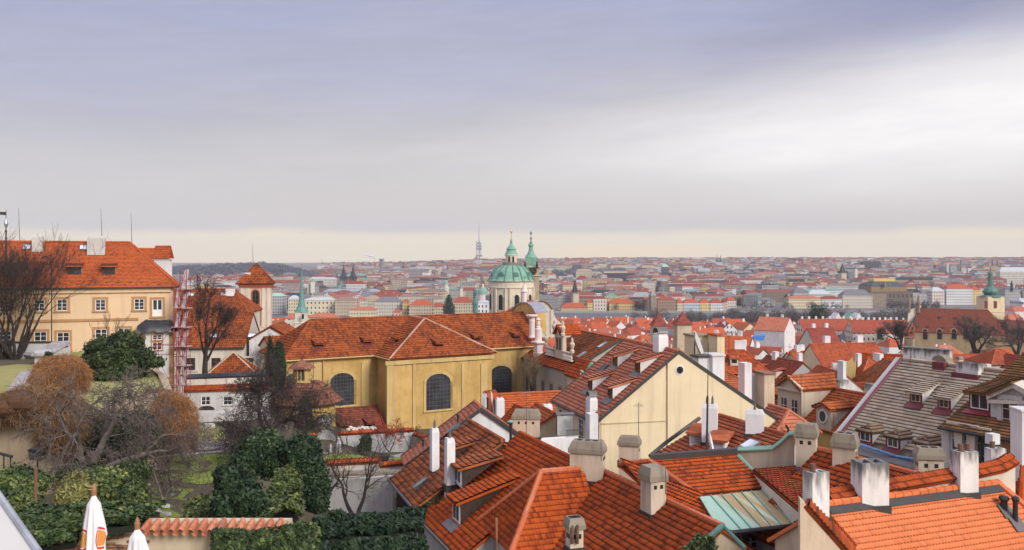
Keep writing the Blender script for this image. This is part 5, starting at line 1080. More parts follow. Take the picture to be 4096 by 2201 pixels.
# dormer on the hipped front of the transept and on its left slope
def loose_dormer(parent, q, n, w, hh, tt, frac, roof, nm='dormer'):
    M = wallM(q, n); P = lambda *a: M @ Vector(a); D = hh/(tt*(1-frac)); mb = MB(); W = w/2
    for s in (-1, 1): mb.poly([P(s*W, 0, -.05), P(s*W, 0, hh), P(s*W, D, hh+tt*frac*D)])
    mb.poly([P(-W, -.0, -.1), P(W, 0, -.1), P(W, 0, hh), P(-W, 0, hh)], 1); o = mb.build(nm, ['m_maroon', 'k_soot'], parent); rb = MB()
    tiles(rb, [P(-W-.18, -.45, hh-tt*frac*.45+.05), P(W+.18, -.45, hh-tt*frac*.45+.05), P(W+.18, D+.1, hh+tt*frac*D+.1), P(-W-.18, D+.1, hh+tt*frac*D+.1)], M.to_3x3() @ Vector((1, 0, 0)), **TS['old']); rb.build('dormer_roof', roof, o)
e_ = TR.M @ Vector((TR.L+6, 0, TR.geo['zf'])); tp = TR.M @ Vector((TR.L, 0, TR.geo['zr'])); nn = (TR.M.to_3x3() @ Vector((0, 1, 0))).cross(tp-e_).normalized()
loose_dormer(h.root, ray_plane('s', 1757, 1388, tp, nn), TR.r, 1.0, .55, TR.hf/6, .3, 't_church'); n2 = TR.p if (TR.nf.dot(TR.p) > 0) else -TR.p
lf = TR.nf if TR.nf.x < 0 else TR.nb; nl = Vector((lf.x, lf.y, 0)).normalized(); loose_dormer(h.root, ray_plane('A', 1510, 1205, tp, lf), nl, 1.0, .5, TR.hf/TR.sf if TR.sf > 0 else -TR.hf/TR.sf, .3, 't_church')
# ochre east front rising above the roof, lead topped, with pale columns and urn
pl, nr_ = B_+rd*.1, -rd
prof = [ray_plane('B', x, y, pl, rd) for x, y in ((440, 1250), (545, 1030), (575, 975), (610, 940), (660, 920), (720, 925), (775, 965), (812, 1030), (820, 1250))]
mb = MB(); mb.slab(prof, rd*1.6); fo = mb.build('front_gable', 'w_ochre', h.root); mb = MB()
for a, b in zip(prof[1:7], prof[2:8]): mb.slab([a+nr_*.15, b+nr_*.15, b+rd*2.0, a+rd*2.0], (0, 0, .16))
mb.build('lead_capping', 'k_lead', fo)
def pillar(name, c, x, ytop, ybot, d, prof, mat, parent, n=12, rot=0.0):
    """lathe profile given as (radius m, fraction of height from the top)"""
    a, b = V(c, x, ytop, d), V(c, x, ybot, d); H = a.z-b.z; mb = MB(); mb.lathe([(r, H*(1-f)) for r, f in prof][::-1], n, (b.x, b.y, b.z), rot=rot); return mb.build(name, mat, parent, n > 8)
pillar('pedestal', 'B', 684, 715, 925, 127, [(.15, 0), (.22, .05), (.27, .12), (.38, .28), (.5, .34), (.5, .40), (.38, .42), (.38, .92), (.5, 1)], 'w_pinkw', h.root, 8)
cr = V('B', 684, 715, 127); mb = MB(); mb.tube(cr, cr+Vector((0, 0, 1.35)), .04); mb.tube(cr+Vector((-.3, 0, .95)), cr+Vector((.3, 0, .95)), .05); mb.build('cross', 'k_copperd', h.root)
pillar('column', 'B', 770, 1050, 1300, 121, [(.8, 0), (.82, .06), (.55, .09), (.42, .12), (.38, .2), (.44, .3), (.4, .34), (.38, .9), (.5, 1)], 'w_pinkw', h.root)
pillar('urn', 'B', 840, 1078, 1345, 118, [(.05, 0), (.30, .09), (.34, .11), (.18, .14), (.26, .30), (.15, .34), (.32, .40), (.30, .44), (.42, .48), (.52, .5), (.46, .53), (.46, .97), (.6, 1)], 'w_pinkw', h.root)
pillar('corner_pier', 'C', 130, 1020, 1360, 117.5, [(.95, 0), (1.0, .04), (.75, .08), (.6, .1), (.58, .30), (.72, .33), (.56, .48), (.5, .5), (.5, 1)], 'w_pinkw', h.root, 4, math.pi/4+h.ang)
pillar('corner_pier', 'E', 150, 560, 800, 117.3, [(.66, 0), (.6, .4), (.8, .5), (.9, .8), (1.0, 1)], 'w_pinkw', h.root, 4, math.pi/4+h.ang)
# turret chapel with lantern
q = V(2, 990, 1384, 97); tc_ = empty('chapel', (q.x, q.y, 36), 0, 'small round ochre chapel with bell shaped brown tile roof and lantern', 'chapel'); c0 = V(2, 975, 1205, 99.0); R0 = 4.1; sh = lambda z: (c0.x, c0.y, z)
mb = MB(); mb.lathe([(3.1, 36-c0.z), (3.1, .05)], 16, c0, rot=.2); mb.build('wall', 'w_yellowp', tc_); zl = V(2, 937, 1072, 99.0).z-c0.z; zt2 = V(2, 937, 958, 99).z-c0.z; za = V(2, 937, 905, 99).z-c0.z
mb = MB(); 
for k in range(8):
    a0, a1 = 2*math.pi*k/8+.2, 2*math.pi*(k+1)/8+.2; pr = [(3.95, -.1), (3.3, .55), (2.55, 1.35), (1.75, 2.0), (1.0, zl)]
    for (r0, z0), (r1, z1) in zip(pr, pr[1:]): tiles(mb, [c0+Vector((math.cos(a0)*r0, math.sin(a0)*r0, z0)), c0+Vector((math.cos(a1)*r0, math.sin(a1)*r0, z0)), c0+Vector((math.cos(a1)*r1, math.sin(a1)*r1, z1)), c0+Vector((math.cos(a0)*r1, math.sin(a0)*r1, z1))], (-math.sin((a0+a1)/2), math.cos((a0+a1)/2), 0), **TS['old'])
mb.build('roof', 't_chapel', tc_); lc = V(2, 937, 1072, 99); mb = MB(); mb.lathe([(1.2, -.3), (1.0, 0), (.98, zt2-zl), (1.15, zt2-zl+.12)], 8, lc, rot=.1); lo_ = mb.build('lantern', 'w_ochret', tc_)
arch_window(lo_, (lc.x+.12, lc.y-.93, lc.z+.35), (.1, -1), .62, 1.35, .2, bars=(2, 3), sw=.12, name='window')
mb = MB(); mb.lathe([(1.55, -.08), (1.2, .2), (.75, .5), (.3, .72), (.05, za-zt2+.1)], 10, (lc.x, lc.y, lc.z+zt2-zl)); mb.build('lantern_roof', 't_chapel', lo_)
# red lean-to against the nave, with its pier
mb = MB(); L4 = [V(4, 1030, 462, 99.3), V(4, 1462, 428, 104.2), V(4, 1400, 240, 108.6), V(4, 990, 268, 103.2)]; lr = empty('lean_to', L4[0]-Vector((0, 0, 4)), 0, 'dark red tiled lean-to roof under the left arched window of the ochre church', 'lean-to')
tiles(mb, L4, L4[1]-L4[0], **TS['old']); mb.build('roof', 't_dark', lr); mb = MB(); dn = Vector((0, 0, -6)); mb.slab([L4[0]+dn, L4[1]+dn, L4[1]-Vector((0, 0, .2)), L4[0]-Vector((0, 0, .2))], (.3, .8, 0)); mb.build('wall', 'w_ochre', lr)
for s in (0, 1): mb = MB(); mb.tube(L4[1-s]+Vector((0, 0, .1)), L4[2+s]+Vector((0, 0, .1)), .10); mb.build('verge_trim', ['m_redp', 'w_ochret'][s], lr)
nl_ = (L4[1]-L4[0]).cross(L4[3]-L4[0]).normalized()
for x, y in ((1135, 425), (1350, 410)): qq = ray_plane(4, x, y, L4[0], nl_); loose_dormer(lr, qq, (pd.x, pd.y, 0), .9, .5, .55, .25, 't_dark')
q = V(4, 993, 330, 96.5); mb = MB(); mb.prism([(-.62, -.5), (.62, -.5), (.62, .5), (-.62, .5)], -7, 0, M=Matrix.Translation(q)); mb.prism([(-.72, -.6), (.72, -.6), (.72, .6), (-.72, .6)], 0, .16, 1, bottom=True, M=Matrix.Translation(q)); tag(mb.build('pier', ['w_grey', 'w_concrete'], None), 'grey masonry pier at the left end of the dark red lean-to', 'pier')
# garden walls in the hollow
def wall(name, label, pts, zb, th, mat, coping=None, cm='t_orange', cat='garden wall', n_push=1, over=.12, tl='old', rise=.22):
    """wall along top points (world); optional tiled coping sloping to the front"""
    root = empty(name, (pts[0].x, pts[0].y, zb), 0, label, cat); mb = MB(); cb = MB()
    for a, b in zip(pts, pts[1:]):
        e = (b-a); e.z = 0; e.normalize(); k = Vector((-e.y, e.x, 0)); k = k if k.y > 0 else -k
        mb.slab([Vector((a.x, a.y, zb)), Vector((b.x, b.y, zb)), b, a], k*th)
        if coping:
            u = Vector((0, 0, rise)); m0, m1 = a+k*th*.5+u, b+k*th*.5+u
            tiles(cb, [a-k*over, b-k*over, m1, m0], b-a, **TS[tl]); tiles(cb, [a+k*(th+over), b+k*(th+over), m1, m0], b-a, **TS[tl])
    mb.build('wall', mat, root)
    if coping: cb.build('coping', cm, root)
    return root
gw = wall('garden_wall', 'grey garden wall with orange tile coping and a blind arch before the lean-to', [V(4, 868, 484, 80), V(4, 1200, 465, 80.4), V(4, 1690, 440, 81.5)], 38, .45, 'w_grey', True)
arch_window(gw, V(4, 1003, 600, 79.95)-Vector((0, 0, .2)), (0, -1), 1.75, 2.2, .85, surround='w_concrete', glass='w_grey', bars=None, sw=.12, name='blind_arch', sill=False)
wall('garden_wall', 'short stepped wall with tile coping at the right end of the grey coped wall', [V(4, 1692, 472, 81), V(4, 1780, 505, 79)], 38, .45, 'w_sand', True)
wall('garden_wall', 'white streaked garden wall behind the two small bare trees', [V(4, 925, 800, 55), V(4, 1150, 826, 54.6), V(4, 1520, 800, 54)], 40, .5, 'w_whitewall', False)
q = [V(4, 925, 790, 55), V(4, 1575, 775, 54.5)]; mb = MB(); mb.slab([q[0], q[1], q[1]+Vector((0, 1.0, 0)), q[0]+Vector((0, 1.0, 0))], (0, 0, -.12)); tag(mb.build('wall_top', 'w_oldst', None), 'mossy flat capping slab along the white streaked wall', 'capping')
wall('garden_wall', 'low cream wall with tile coping left of the dark stub pier', [V(4, 925, 712, 61), V(4, 1415, 685, 60.6)], 41, .5, 'w_pale', True, 't_orange'); wall('garden_wall', 'low cream wall with tile coping right of the dark stub pier', [V(4, 1420, 722, 58.5), V(4, 1640, 702, 58.2)], 41, .4, 'w_pale', True)
q = V(4, 1457, 640, 62); mb = MB(); mb.prism([(-.24, -.24), (.24, -.24), (.24, .24), (-.24, .24)], -2, -.12, M=Matrix.Translation(q)); mb.prism([(-.34, -.34), (.34, -.34), (.34, .34), (-.34, .34)], -.12, .06, bottom=True, M=Matrix.Translation(q)); tag(mb.build('stub_pier', 'k_board', None), 'dark stub pier with a flat cap by the lower lawn', 'pier')
mb = MB(); q = V(4, 1275, 445, 82); rg = random.Random(2)
for k in range(26): p = q+Vector((rg.uniform(-1.3, 1.3), rg.uniform(-.2, .5), rg.uniform(0, .35))); mb.lathe([(.02, -.12), (.22, -.05), (.2, .1), (.02, .16)], 6, p, rot=rg.random()*3)
tag(mb.build('rubble_heap', 'w_pale', None), 'heap of pale rubble on the coped wall before the lean-to', 'rubble', kind='stuff')
for x, y, sc_, lab in ((1095, 610, 0.58, 'pale wrapped garden statue in front of the blind arch wall'), (1030, 612, .36, 'small pale wrapped statue left of the taller one')):
    q = hit(4, x, y); mb = MB(); prf = [(.42, 0), (.36, .3), (.30, .9), (.34, 1.25), (.22, 1.55), (.18, 1.75), (.20, 1.95), (.10, 2.1)]
    mb.lathe([(r*sc_, z*sc_) for r, z in prf], 9, q, rot=x, flute=.12); tag(mb.build('statue', 'w_marble', None), lab, 'statue')
mb = MB(); rg = np.random.default_rng(9); ivy_face(mb, rg, 1200, [V(4, 770, 470, 74), V(4, 850, 470, 73), V(4, 825, 310, 75), V(4, 780, 320, 76)], .3, .12); o = mb.build('vine', 'l_vine', None); tag(o, 'withered pinkish vine on the wall corner below the chapel', 'vine')
shrub('ivy_bush', 'dark ivy climbing up beside the chapel wall', V(4, 830, 360, 78), [blob(4, 835, 250, 80, .9, 1.6), blob(4, 850, 350, 79, .8, 1.4), blob(4, 870, 400, 78, .8, .8)], .14, 2600, 'l_ever', 121)
# grey-white garden building with balustrade
a, b = V(2, 66, 1120, 95), V(2, 690, 1100, 97); W_ = empty('garden_building', (a.x, a.y, 38), 0, 'low grey white garden building with tile band and panelled parapet', 'building'); e = (b-a); e.z = 0; e.normalize(); k = Vector((-e.y, e.x, 0)); b.z = a.z
mb = MB(); mb.slab([Vector((a.x, a.y, 38)), Vector((b.x, b.y, 38)), b, a], k*8); mb.build('wall', 'w_greyw', W_); mb = MB(); tiles(mb, [a-k*.35-Vector((0, 0, .15)), b-k*.35-Vector((0, 0, .15)), b+k*.5+Vector((0, 0, .3)), a+k*.5+Vector((0, 0, .3))], e, **TS['pan']); mb.build('tile_band', 't_orange', W_)
z1 = V(2, 100, 1040, 96).z; mb = MB(); mb.slab([a+k*.5, b+k*.5, Vector((b.x, b.y, z1))+k*.5, Vector((a.x, a.y, z1))+k*.5], k*.5); po = mb.build('parapet', 'w_greyw', W_)
for i in range(4):
    p = a+e*(1.1+i*2.1)+k*.47; mb = MB(); M = wallM((p.x, p.y, (a.z+z1)/2+.15), -k); mb.box((-.95, -.06, -.32), (.95, .02, .32), 0, M); mb.build('parapet_panel', 'w_pale', po)
mb = MB(); p0, p1 = Vector((a.x, a.y, z1))+k*.3, Vector((b.x, b.y, z1+.1))+k*.3; mb.slab([p0, p1, p1+k*1.2+Vector((0, 0, .25)), p0+k*1.2+Vector((0, 0, .25))], (0, 0, .12)); mb.build('capping', 'k_tarp', W_)
for x, y, w_, hh in ((80, 1210, .8, 1.1), (228, 1205, .95, .95), (390, 1205, .95, .95), (545, 1205, .95, .95)): q = ray_plane(2, x, y, a, -k); window(W_, q, -k, w_, hh, 2, 2, surround='w_greyw', sw=.1)
q = ray_plane(2, 232, 1295, a, -k); arch_window(W_, q, -k, 1.6, .75, .3, surround='w_greyw', glass='k_board', bars=None, sw=.1, name='cellar_opening')
mb = MB(); q0, q1 = V(2, 130, 1302, 91), V(2, 700, 1290, 92); mb.slab([q0, q1, q1+k*2, q0+k*2], (0, 0, -3)); tag(mb.build('low_wall', 'w_greyw', None), 'long low pale wall in front of the garden building', 'wall')
# pyramid roofed pavilion
ap = V(2, 430, 850, 108); zb = V(2, 430, 1004, 106).z; pv = empty('pavilion', (ap.x, ap.y, 38), 0, 'pavilion with steep pyramid tile roof and white hips behind the garden building', 'pavilion'); R_ = 3.4; mb = MB(); co = [Vector((ap.x+math.cos(t_)*R_*1.15, ap.y+math.sin(t_)*R_*1.15, zb)) for t_ in (math.radians(x) for x in (-122, -32, 58, 148))]; rb = MB()
for c_, d_ in zip(co, co[1:]+co[:1]): tiles(mb, [c_, d_, ap], d_-c_, **TS['old']); ridge(rb, c_, ap, .11)
mb.build('roof', 't_church', pv); rb.build('ridge_tiles', 'w_sand', pv); mb = MB(); mb.prism([(c_.x*.93+ap.x*.07, c_.y*.93+ap.y*.07) for c_ in co], 38, zb-.1); mb.build('wall', 'w_pale', pv)
# two big orange roofs behind
A_, B_ = V(2, -140, 385, 141), V(2, 430, 385, 142); B_.z = A_.z; U1 = House('old_house', 'higher of the two big red roofs beside the square tower', A_, B_, (5.5, 3.5), base=36, hipB=3.5, wall='w_pale', roof='t_church', tile='old')
skylight(U1, 2, 120, 424, 1.0, 1.0); skylight(U1, 2, 362, 422, 1.0, 1.0); U1.chim(2, 408, 438, 380, 1.3, .8, 'plain')
A_, B_ = V(2, -140, 562, 128), V(2, 575, 560, 129.5); B_.z = A_.z; U2 = House('old_house', 'lower of the two big red roofs beside the square tower, white walled', A_, B_, (7.2, 4.35), base=36, wall='w_pale', roof='t_church', tile='old', gutter='m_dark', ov=.3, sag=.04)
skylight(U2, 2, 568, 727, 1.1, 1.0); skylight(U2, 2, 285, 730, 1.1, 1.0)
for x in (115, 303, 545): q, n = wallpt(U2, 2, x, 935); window(U2.root, q, n, 1.25, 1.7, 2, 3, frame='w_woodf', surround='w_pale', sw=.25)
A_, B_ = V(2, 640, 645, 128), V(2, 640, 645, 128)+Vector((1.2, 7, 0)); U3 = House('old_house', 'narrow white gabled house at the right end of the lower big red roof', V(2, 700, 660, 124), V(2, 700, 660, 124)+Vector((-.4, 9, 0)), (3.2, 1.9), base=36, wall='w_white', roof='t_church', tile='old')
U4 = House('old_house', 'low annex with tiled roof behind the two cypresses', V(2, 660, 738, 121), V(2, 840, 728, 123), (2.2, 1.3), base=36, wall='w_cream', roof='t_church', tile='old')
# square tower with pyramid roof
tw = V(2, 600, 330, 150); tw_ = empty('tower', (tw.x, tw.y, 34), R(13), 'square red and cream plastered tower with pyramid tile roof', 'tower'); M = ROOTM[tw_.name]; hw = 2.5; zt = tw.z-34; MB.local = True
mb = MB(); mb.prism([(-hw, -hw), (hw, -hw), (hw, hw), (-hw, hw)], 0, zt-.1); mb.build('shaft', 'w_tower', tw_); mb = MB(); mb.prism([(-hw-.3, -hw-.3), (hw+.3, -hw-.3), (hw+.3, hw+.3), (-hw-.3, hw+.3)], zt-.55, zt-.2, bottom=True); mb.prism([(-hw-.15, -hw-.15), (hw+.15, -hw-.15), (hw+.15, hw+.15), (-hw-.15, hw+.15)], zt-.9, zt-.55, bottom=True); mb.build('cornice', 'w_redtrim', tw_)
for x in (-2.1, -1.25, 1.25, 2.1): mb = MB(); mb.box((x-.24, -hw-.12, zt-7.5), (x+.24, -hw+.01, zt-.9)); mb.build('pilaster', 'w_pale', tw_)
mb = MB(); mb.box((-.85, -hw-.06, zt-7.2), (.85, -hw+.01, zt-4.6)); pn = mb.build('panel', 'w_redtrim', tw_); mb = MB()
for i in (-1, 1):
    for j in (0, 1): mb.box((i*.38-.25, -hw-.10, zt-6.4+j*.75), (i*.38+.25, -hw-.05, zt-5.85+j*.75))
mb.build('panel_square', 'w_pale', pn); rb = MB(); cm = []
for k in range(4):
    r0 = [(hw*1.24, zt-.2), (hw*.92, zt+.62), (.02, zt+3.15)]; dr = [(-1, -1), (1, -1), (1, 1), (-1, 1)]; (ax, ay), (bx, by) = dr[k], dr[(k+1) % 4]
    for (s0, z0), (s1, z1) in zip(r0, r0[1:]): tiles(rb, [(ax*s0, ay*s0, z0), (bx*s0, by*s0, z0), (bx*s1, by*s1, z1), (ax*s1, ay*s1, z1)], (bx-ax, by-ay, 0), **TS['old'])
rb.build('roof', 't_church', tw_); MB.local = False
arch_window(tw_, M @ Vector((0, -hw, zt-3.6)), M.to_3x3() @ Vector((0, -1, 0)), .95, 2.3, .5, surround='w_redtrim', glass='k_soot', bars=(2, 3), sw=.22, name='belfry_opening'); chimney(tw_, V(2, 540, 300, 148), .9, .7, .9, 0, 'plain'); rod(2, 577, 210, 570, 45, 150, .035, parent=tw_)
# ------------------------------------------------------------------ the near roofs on the right
def pipe(parent, p, hgt, r=.06, mat='m_black', cap=True, name='vent_pipe'):
    mb = MB(); mb.tube(p-Vector((0, 0, .3)), p+Vector((0, 0, hgt)), r, n=8)
    if cap: mb.lathe([(r*1.2, hgt-.10), (r*1.6, hgt-.02), (r*1.3, hgt+.06), (.01, hgt+.10)], 8, p)
    return mb.build(name, mat, parent, True)
# G1 far pinkish roof with a white gable
A1 = V(5, 837, 264, 56); B1 = VZ(5, 787, 214, A1.z)
G1 = House('gable_house', 'white gabled house with faded pink tiles just left of the mossy roofed one', A1, B1, (5, 205, 650, 'B'), base=36, wall='w_white', roof='t_pink', tile='wide', gable_trim='m_dark', ov=.2)
pipe(G1.root, G1.on(5, 655, 385), .55); pipe(G1.root, G1.on(5, 378, 570), .5); skylight(G1, 5, 625, 430, .6, 1.0)
# G2 mossy brown roof with two white chimneys
A2 = V(5, 1005, 520, 48); B2 = VZ(5, 745, 365, A2.z)
G2 = House('gable_house', 'timber sided house with mossy brown tiles and two tall white chimneys', A2, B2, (5, 310, 1045, 'A'), base=36, wall='k_board', roof='t_brown', tile='wide', gutter='m_grey', ov=.4)
G2.chim(5, 470, 770, 425, .52, .42, 'white', seed=1); G2.chim(5, 590, 880, 505, .56, .44, 'white', seed=2)
skylight(G2, 5, 365, 865, .55, .95)
dormer(G2, 5, 655, 855, 1.5, .95, 'shed', cheek='k_board', front='w_frame', frac=.30, tile='wide', over=.3, win=(.8, .75)); dormer(G2, 5, 610, 640, 1.2, .6, 'shed', cheek='k_board', front='w_frame', frac=.30, tile='wide', over=.3, win=(.8, .75))
mb = MB(); g = G2.geo; MB.local = True
for i in range(18): x = g['wa']+(g['wz']-g['wa'])*(i+.5)/18; mb.box((x-.04, g['yf']+(.03 if g['sg'] > 0 else -.06), 0), (x+.04, g['yf']+(.06 if g['sg'] > 0 else -.03), g['wf']))
mb.build('batten', 'k_plank', G2.root)['kind'] = 'stuff'; MB.local = False
# G3 big bright roof with the shed dormer
A3 = V(5, 1590, 682, 42); B3 = VZ(5, 1150, 465, A3.z)
G3 = House('gable_house', 'big bright orange pantile roof with a long shed dormer and white mortared ridge', A3, B3, (5, 335, 1112, 'B'), base=36, wall='w_greyw', roof='t_orange', tile='pan', gutter='m_grey', ov=.35)
dormer(G3, 5, 645, 1160, 1.25, 1.15, 'shed', cheek='k_board', front='w_frame', frac=.42, tile='pan', over=.3, win=(.75, .8), sill='m_grey')
pipe(G3.root, G3.on(5, 1072, 520), 1.0, .08, 'm_black'); mb = MB(); q = G3.on(5, 1072, 520); mb.lathe([(.18, 1.0), (.2, 1.06), (.03, 1.14)], 10, q); mb.build('vent_cap', 'k_copper', G3.root)
mb = MB(); rg = np.random.default_rng(4); iq = [G3.on(5, 345, 1120)+G3.nf*.1, G3.on(5, 520, 950)+G3.nf*.1, G3.on(5, 560, 990)+G3.nf*.1, G3.on(5, 430, 1100)+G3.nf*.1]; ivy_face(mb, rg, 700, iq, .2, .12); tag(mb.build('climbing_ivy', 'l_ivy', None), 'ivy creeping over the upper corner of the big orange roof', 'ivy')
# G4 hipped cross wing in front
A4 = V(5, 1312, 768, 40.6); B4 = VZ(5, 1625, 742, A4.z)
G4 = House('hipped_house', 'hipped orange pantile wing with thick ridge tiles and a pale wall below', A4, B4, (2.45, 2.75), base=36, hipA=2.3, wall='w_white', roof='t_orange', tile='pan', ov=.4, ridge_m='t_ridge')
q, n = wallpt(G4, 5, 1120, 1340); 
q2, n2 = endpt(G4, 5, 905, 1350, 'A'); window(G4.root, q2, n2, .9, 1.3, 1, 1, surround='w_white', sw=.15, glass='g_grey')
rod(5, 958, 1130, 962, 1384, 33, .035, 'standpipe', 'thin rusty standpipe in front of the hipped wing', None, 'k_wood', 'pipe')
# G5 large pantile roof at the bottom centre
A5 = V(6, 1150, 1195, 33); B5 = VZ(6, 185, 745, A5.z)
G5 = House('gable_house', 'large weathered orange pantile roof at the bottom centre with a vented chimney', A5, B5, (5.4, 3.9), base=34, wall='w_sand', roof='t_orange2', tile='pan', ov=.3, ridge_m='t_ridge')
G5.chim(6, 618, 1110, 735, .82, .72, 'holes', seed=5, label='beige chimney with square vents and a concrete cap'); rod(6, 715, 945, 715, 690, 35.5, .015, parent=G5.root)
CHB = chimney(G5.root, V(6, 100, 850, 41.0), 1.55, .72, 1.87, G5.ang+.9, 'stone', seed=6, label='broad beige chimney stack with weathered concrete top')
rod(6, 208, 680, 205, 440, 40, .015, parent=G5.root)
chimney(G5.root, V(6, 430, 690, 46.5), 1.05, .65, 1.3, G5.ang+.9, 'holes', seed=7, label='lower grey capped chimney stack with a row of four vents')
fc = V(5, 1575, 1384, 30); o = chimney(G5.root, fc, .47, .45, 1.05, .3, 'hood', seed=8, label='small foreground chimney with curved pipes on its face'); mb = MB()
for s in (-1, 1): c_ = fc+Vector((s*.09, -.04, .50)); mb.path([c_+Vector((0, .1, .35)), c_+Vector((0, -.05, .30)), c_+Vector((0, -.08, 0)), c_+Vector((0, .0, -.25))], .06, 7)
mb.build('flue_pipe', 'm_rust', o, True)
# gable end of G5, copper trimmed, with ivy
mb = MB(); q = [V(6, 1165, 1195, 32.8), V(6, 1345, 1370, 31.6), V(6, 1010, 1330, 31.4)]; mb.tube(q[0]+Vector((0, 0, .03)), q[1], .07, n=6); mb.tube(q[0]+Vector((0, 0, .03)), q[2], .11, n=6); mb.build('copper_verge', 'k_copperd', G5.root)
mb = MB(); rg = np.random.default_rng(14); ivy_face(mb, rg, 900, [V(6, 830, 1420, 30.6), V(6, 1120, 1420, 30.8), V(6, 1090, 1300, 31.5), V(6, 960, 1290, 31.4)], .3, .10); tag(mb.build('climbing_ivy', 'l_ivy', None), 'ivy hanging over the gable edge of the bottom centre roof', 'ivy')
# G6 roof leaning on the party wall and the copper sheet roof
def plane_roof(name, label, pix, ds, tile, mat, base, wall=None, cat='house', eave=(0, 1), parts='roof', root=None, wz=None):
    P = [V(c, x, y, d) for (c, x, y), d in zip(pix, ds)]; n = (P[1]-P[0]).cross(P[2]-P[0]).normalized()
    P = P[:3]+[ray_plane(c, x, y, P[0], n) for c, x, y in pix[3:]]
    root = root or empty(name, (P[0].x, P[0].y, base), 0, label, cat); mb = MB(); tiles(mb, P, P[eave[1]]-P[eave[0]], **TS[tile]); o = mb.build(parts, mat, root)
    if wall:
        wb = MB()
        for a, b in zip(P, P[1:]+P[:1]): wb.poly([Vector((a.x, a.y, base)), Vector((b.x, b.y, base)), b-Vector((0, 0, .16)), a-Vector((0, 0, .16))])
        wb.build('wall', wall, root)
    return root, P, n
g6, P6, n6 = plane_roof('lean_to_house', 'orange pantile roof leaning on a dark capped party wall above the copper sheets', [(6, 960, 950), (6, 1505, 897), (6, 1282, 632), (6, 590, 686)], [37.3, 37.9, 40.2], 'pan', 't_orange', 34, 'w_pale')
mb = MB(); a, b = P6[2], P6[3]; mb.slab([a, b, b+Vector((0, .0, .28)), a+Vector((0, 0, .28))], (.1, .35, 0)); mb.build('flashing', 'm_dark', g6); mb = MB(); ridge(mb, P6[0], P6[3], .13); mb.build('ridge_tiles', 't_ridge', g6)
hp = [P6[3], P6[0]+(P6[0]-P6[3])*.22]; q3 = V(6, 1090, 1130, 35.2); q4 = V(6, 555, 890, 37.6); q5 = V(6, 355, 712, 40.6)
mb = MB(); tiles(mb, [q3, hp[1], hp[0], q5, q4], q3-q4, **TS['pan']); mb.build('hip_roof', 't_orange', g6); mb = MB(); ridge(mb, q5, hp[0], .12); mb.build('ridge_tiles', 't_ridge', g6); mb = MB(); ridge(mb, P6[0], hp[1], .13); mb.build('ridge_tiles', 't_ridge', g6)
cp = empty('copper_roof', (P6[0].x, P6[0].y, 36), 0, 'pale green copper sheet roof streaked with rust over a small courtyard', 'roof'); C4 = [V(6, 1220, 1228, 33.4), V(6, 1778, 1166, 34.6), V(6, 1780, 1085, 35.6), V(6, 1545, 902, 38.0), V(6, 985, 962, 37.0), V(6, 1085, 1130, 34.4)]
nC = (C4[1]-C4[0]).cross(C4[3]-C4[0]).normalized(); nC = nC if nC.z > 0 else -nC; C4 = [ray_plane(6, x, y, C4[0], nC) for x, y in ((1220, 1228), (1778, 1166), (1780, 1085), (1545, 902), (985, 962), (1085, 1130))]
ec = (C4[1]-C4[0]).normalized(); sc_ = nC.cross(ec); mb = MB(); mb.slab(C4, -nC*.06, 0, [((p-C4[4]).dot(ec)+.2, (p-C4[4]).dot(sc_)) for p in C4]); mb.build('sheet', 'k_copsheet', cp)
mb = MB()
for k in range(1, 7):
    t_ = k/7; a, b = C4[0].lerp(C4[1], t_), (C4[4]).lerp(C4[3], t_); mb.slab([a, b, b+ec*.03, a+ec*.03], nC*.05)
mb.tube(C4[3], C4[2], .07, n=6); mb.tube(C4[2], C4[1], .06, n=6); mb.tube(V(6, 1290, 640, 40), C4[3], .09, n=6); mb.build('seam', 'k_copper', cp); mb = MB(); mb.tube(C4[0]-nC*.1, C4[1]-nC*.1, .10, n=8); mb.build('gutter', 'm_black', cp)
# white courtyard house under it
cw = empty('courtyard_house', V(6, 1500, 1384, 36), 0, 'pale courtyard wall with dark casements under the copper roof', 'house'); a, b = V(6, 1150, 1210, 35.2), V(6, 1790, 1170, 36.2); mb = MB(); mb.slab([Vector((a.x, a.y, 36)), Vector((b.x, b.y, 36)), b, a], (.1, .4, 0)); mb.build('wall', 'w_white', cw); nw = Vector(((b-a).y, -(b-a).x, 0)).normalized()
for x, y, w_, hh in ((1385, 1320, .95, .9), (1650, 1310, .85, 1.1)): window(cw, ray_plane(6, x, y, a, nw), nw, w_, hh, 2, 2, surround='w_white', sw=.1)
rod(6, 1643, 1235, 1643, 1384, 34.6, .03, 'downspout', parent=cw, mat='m_black')
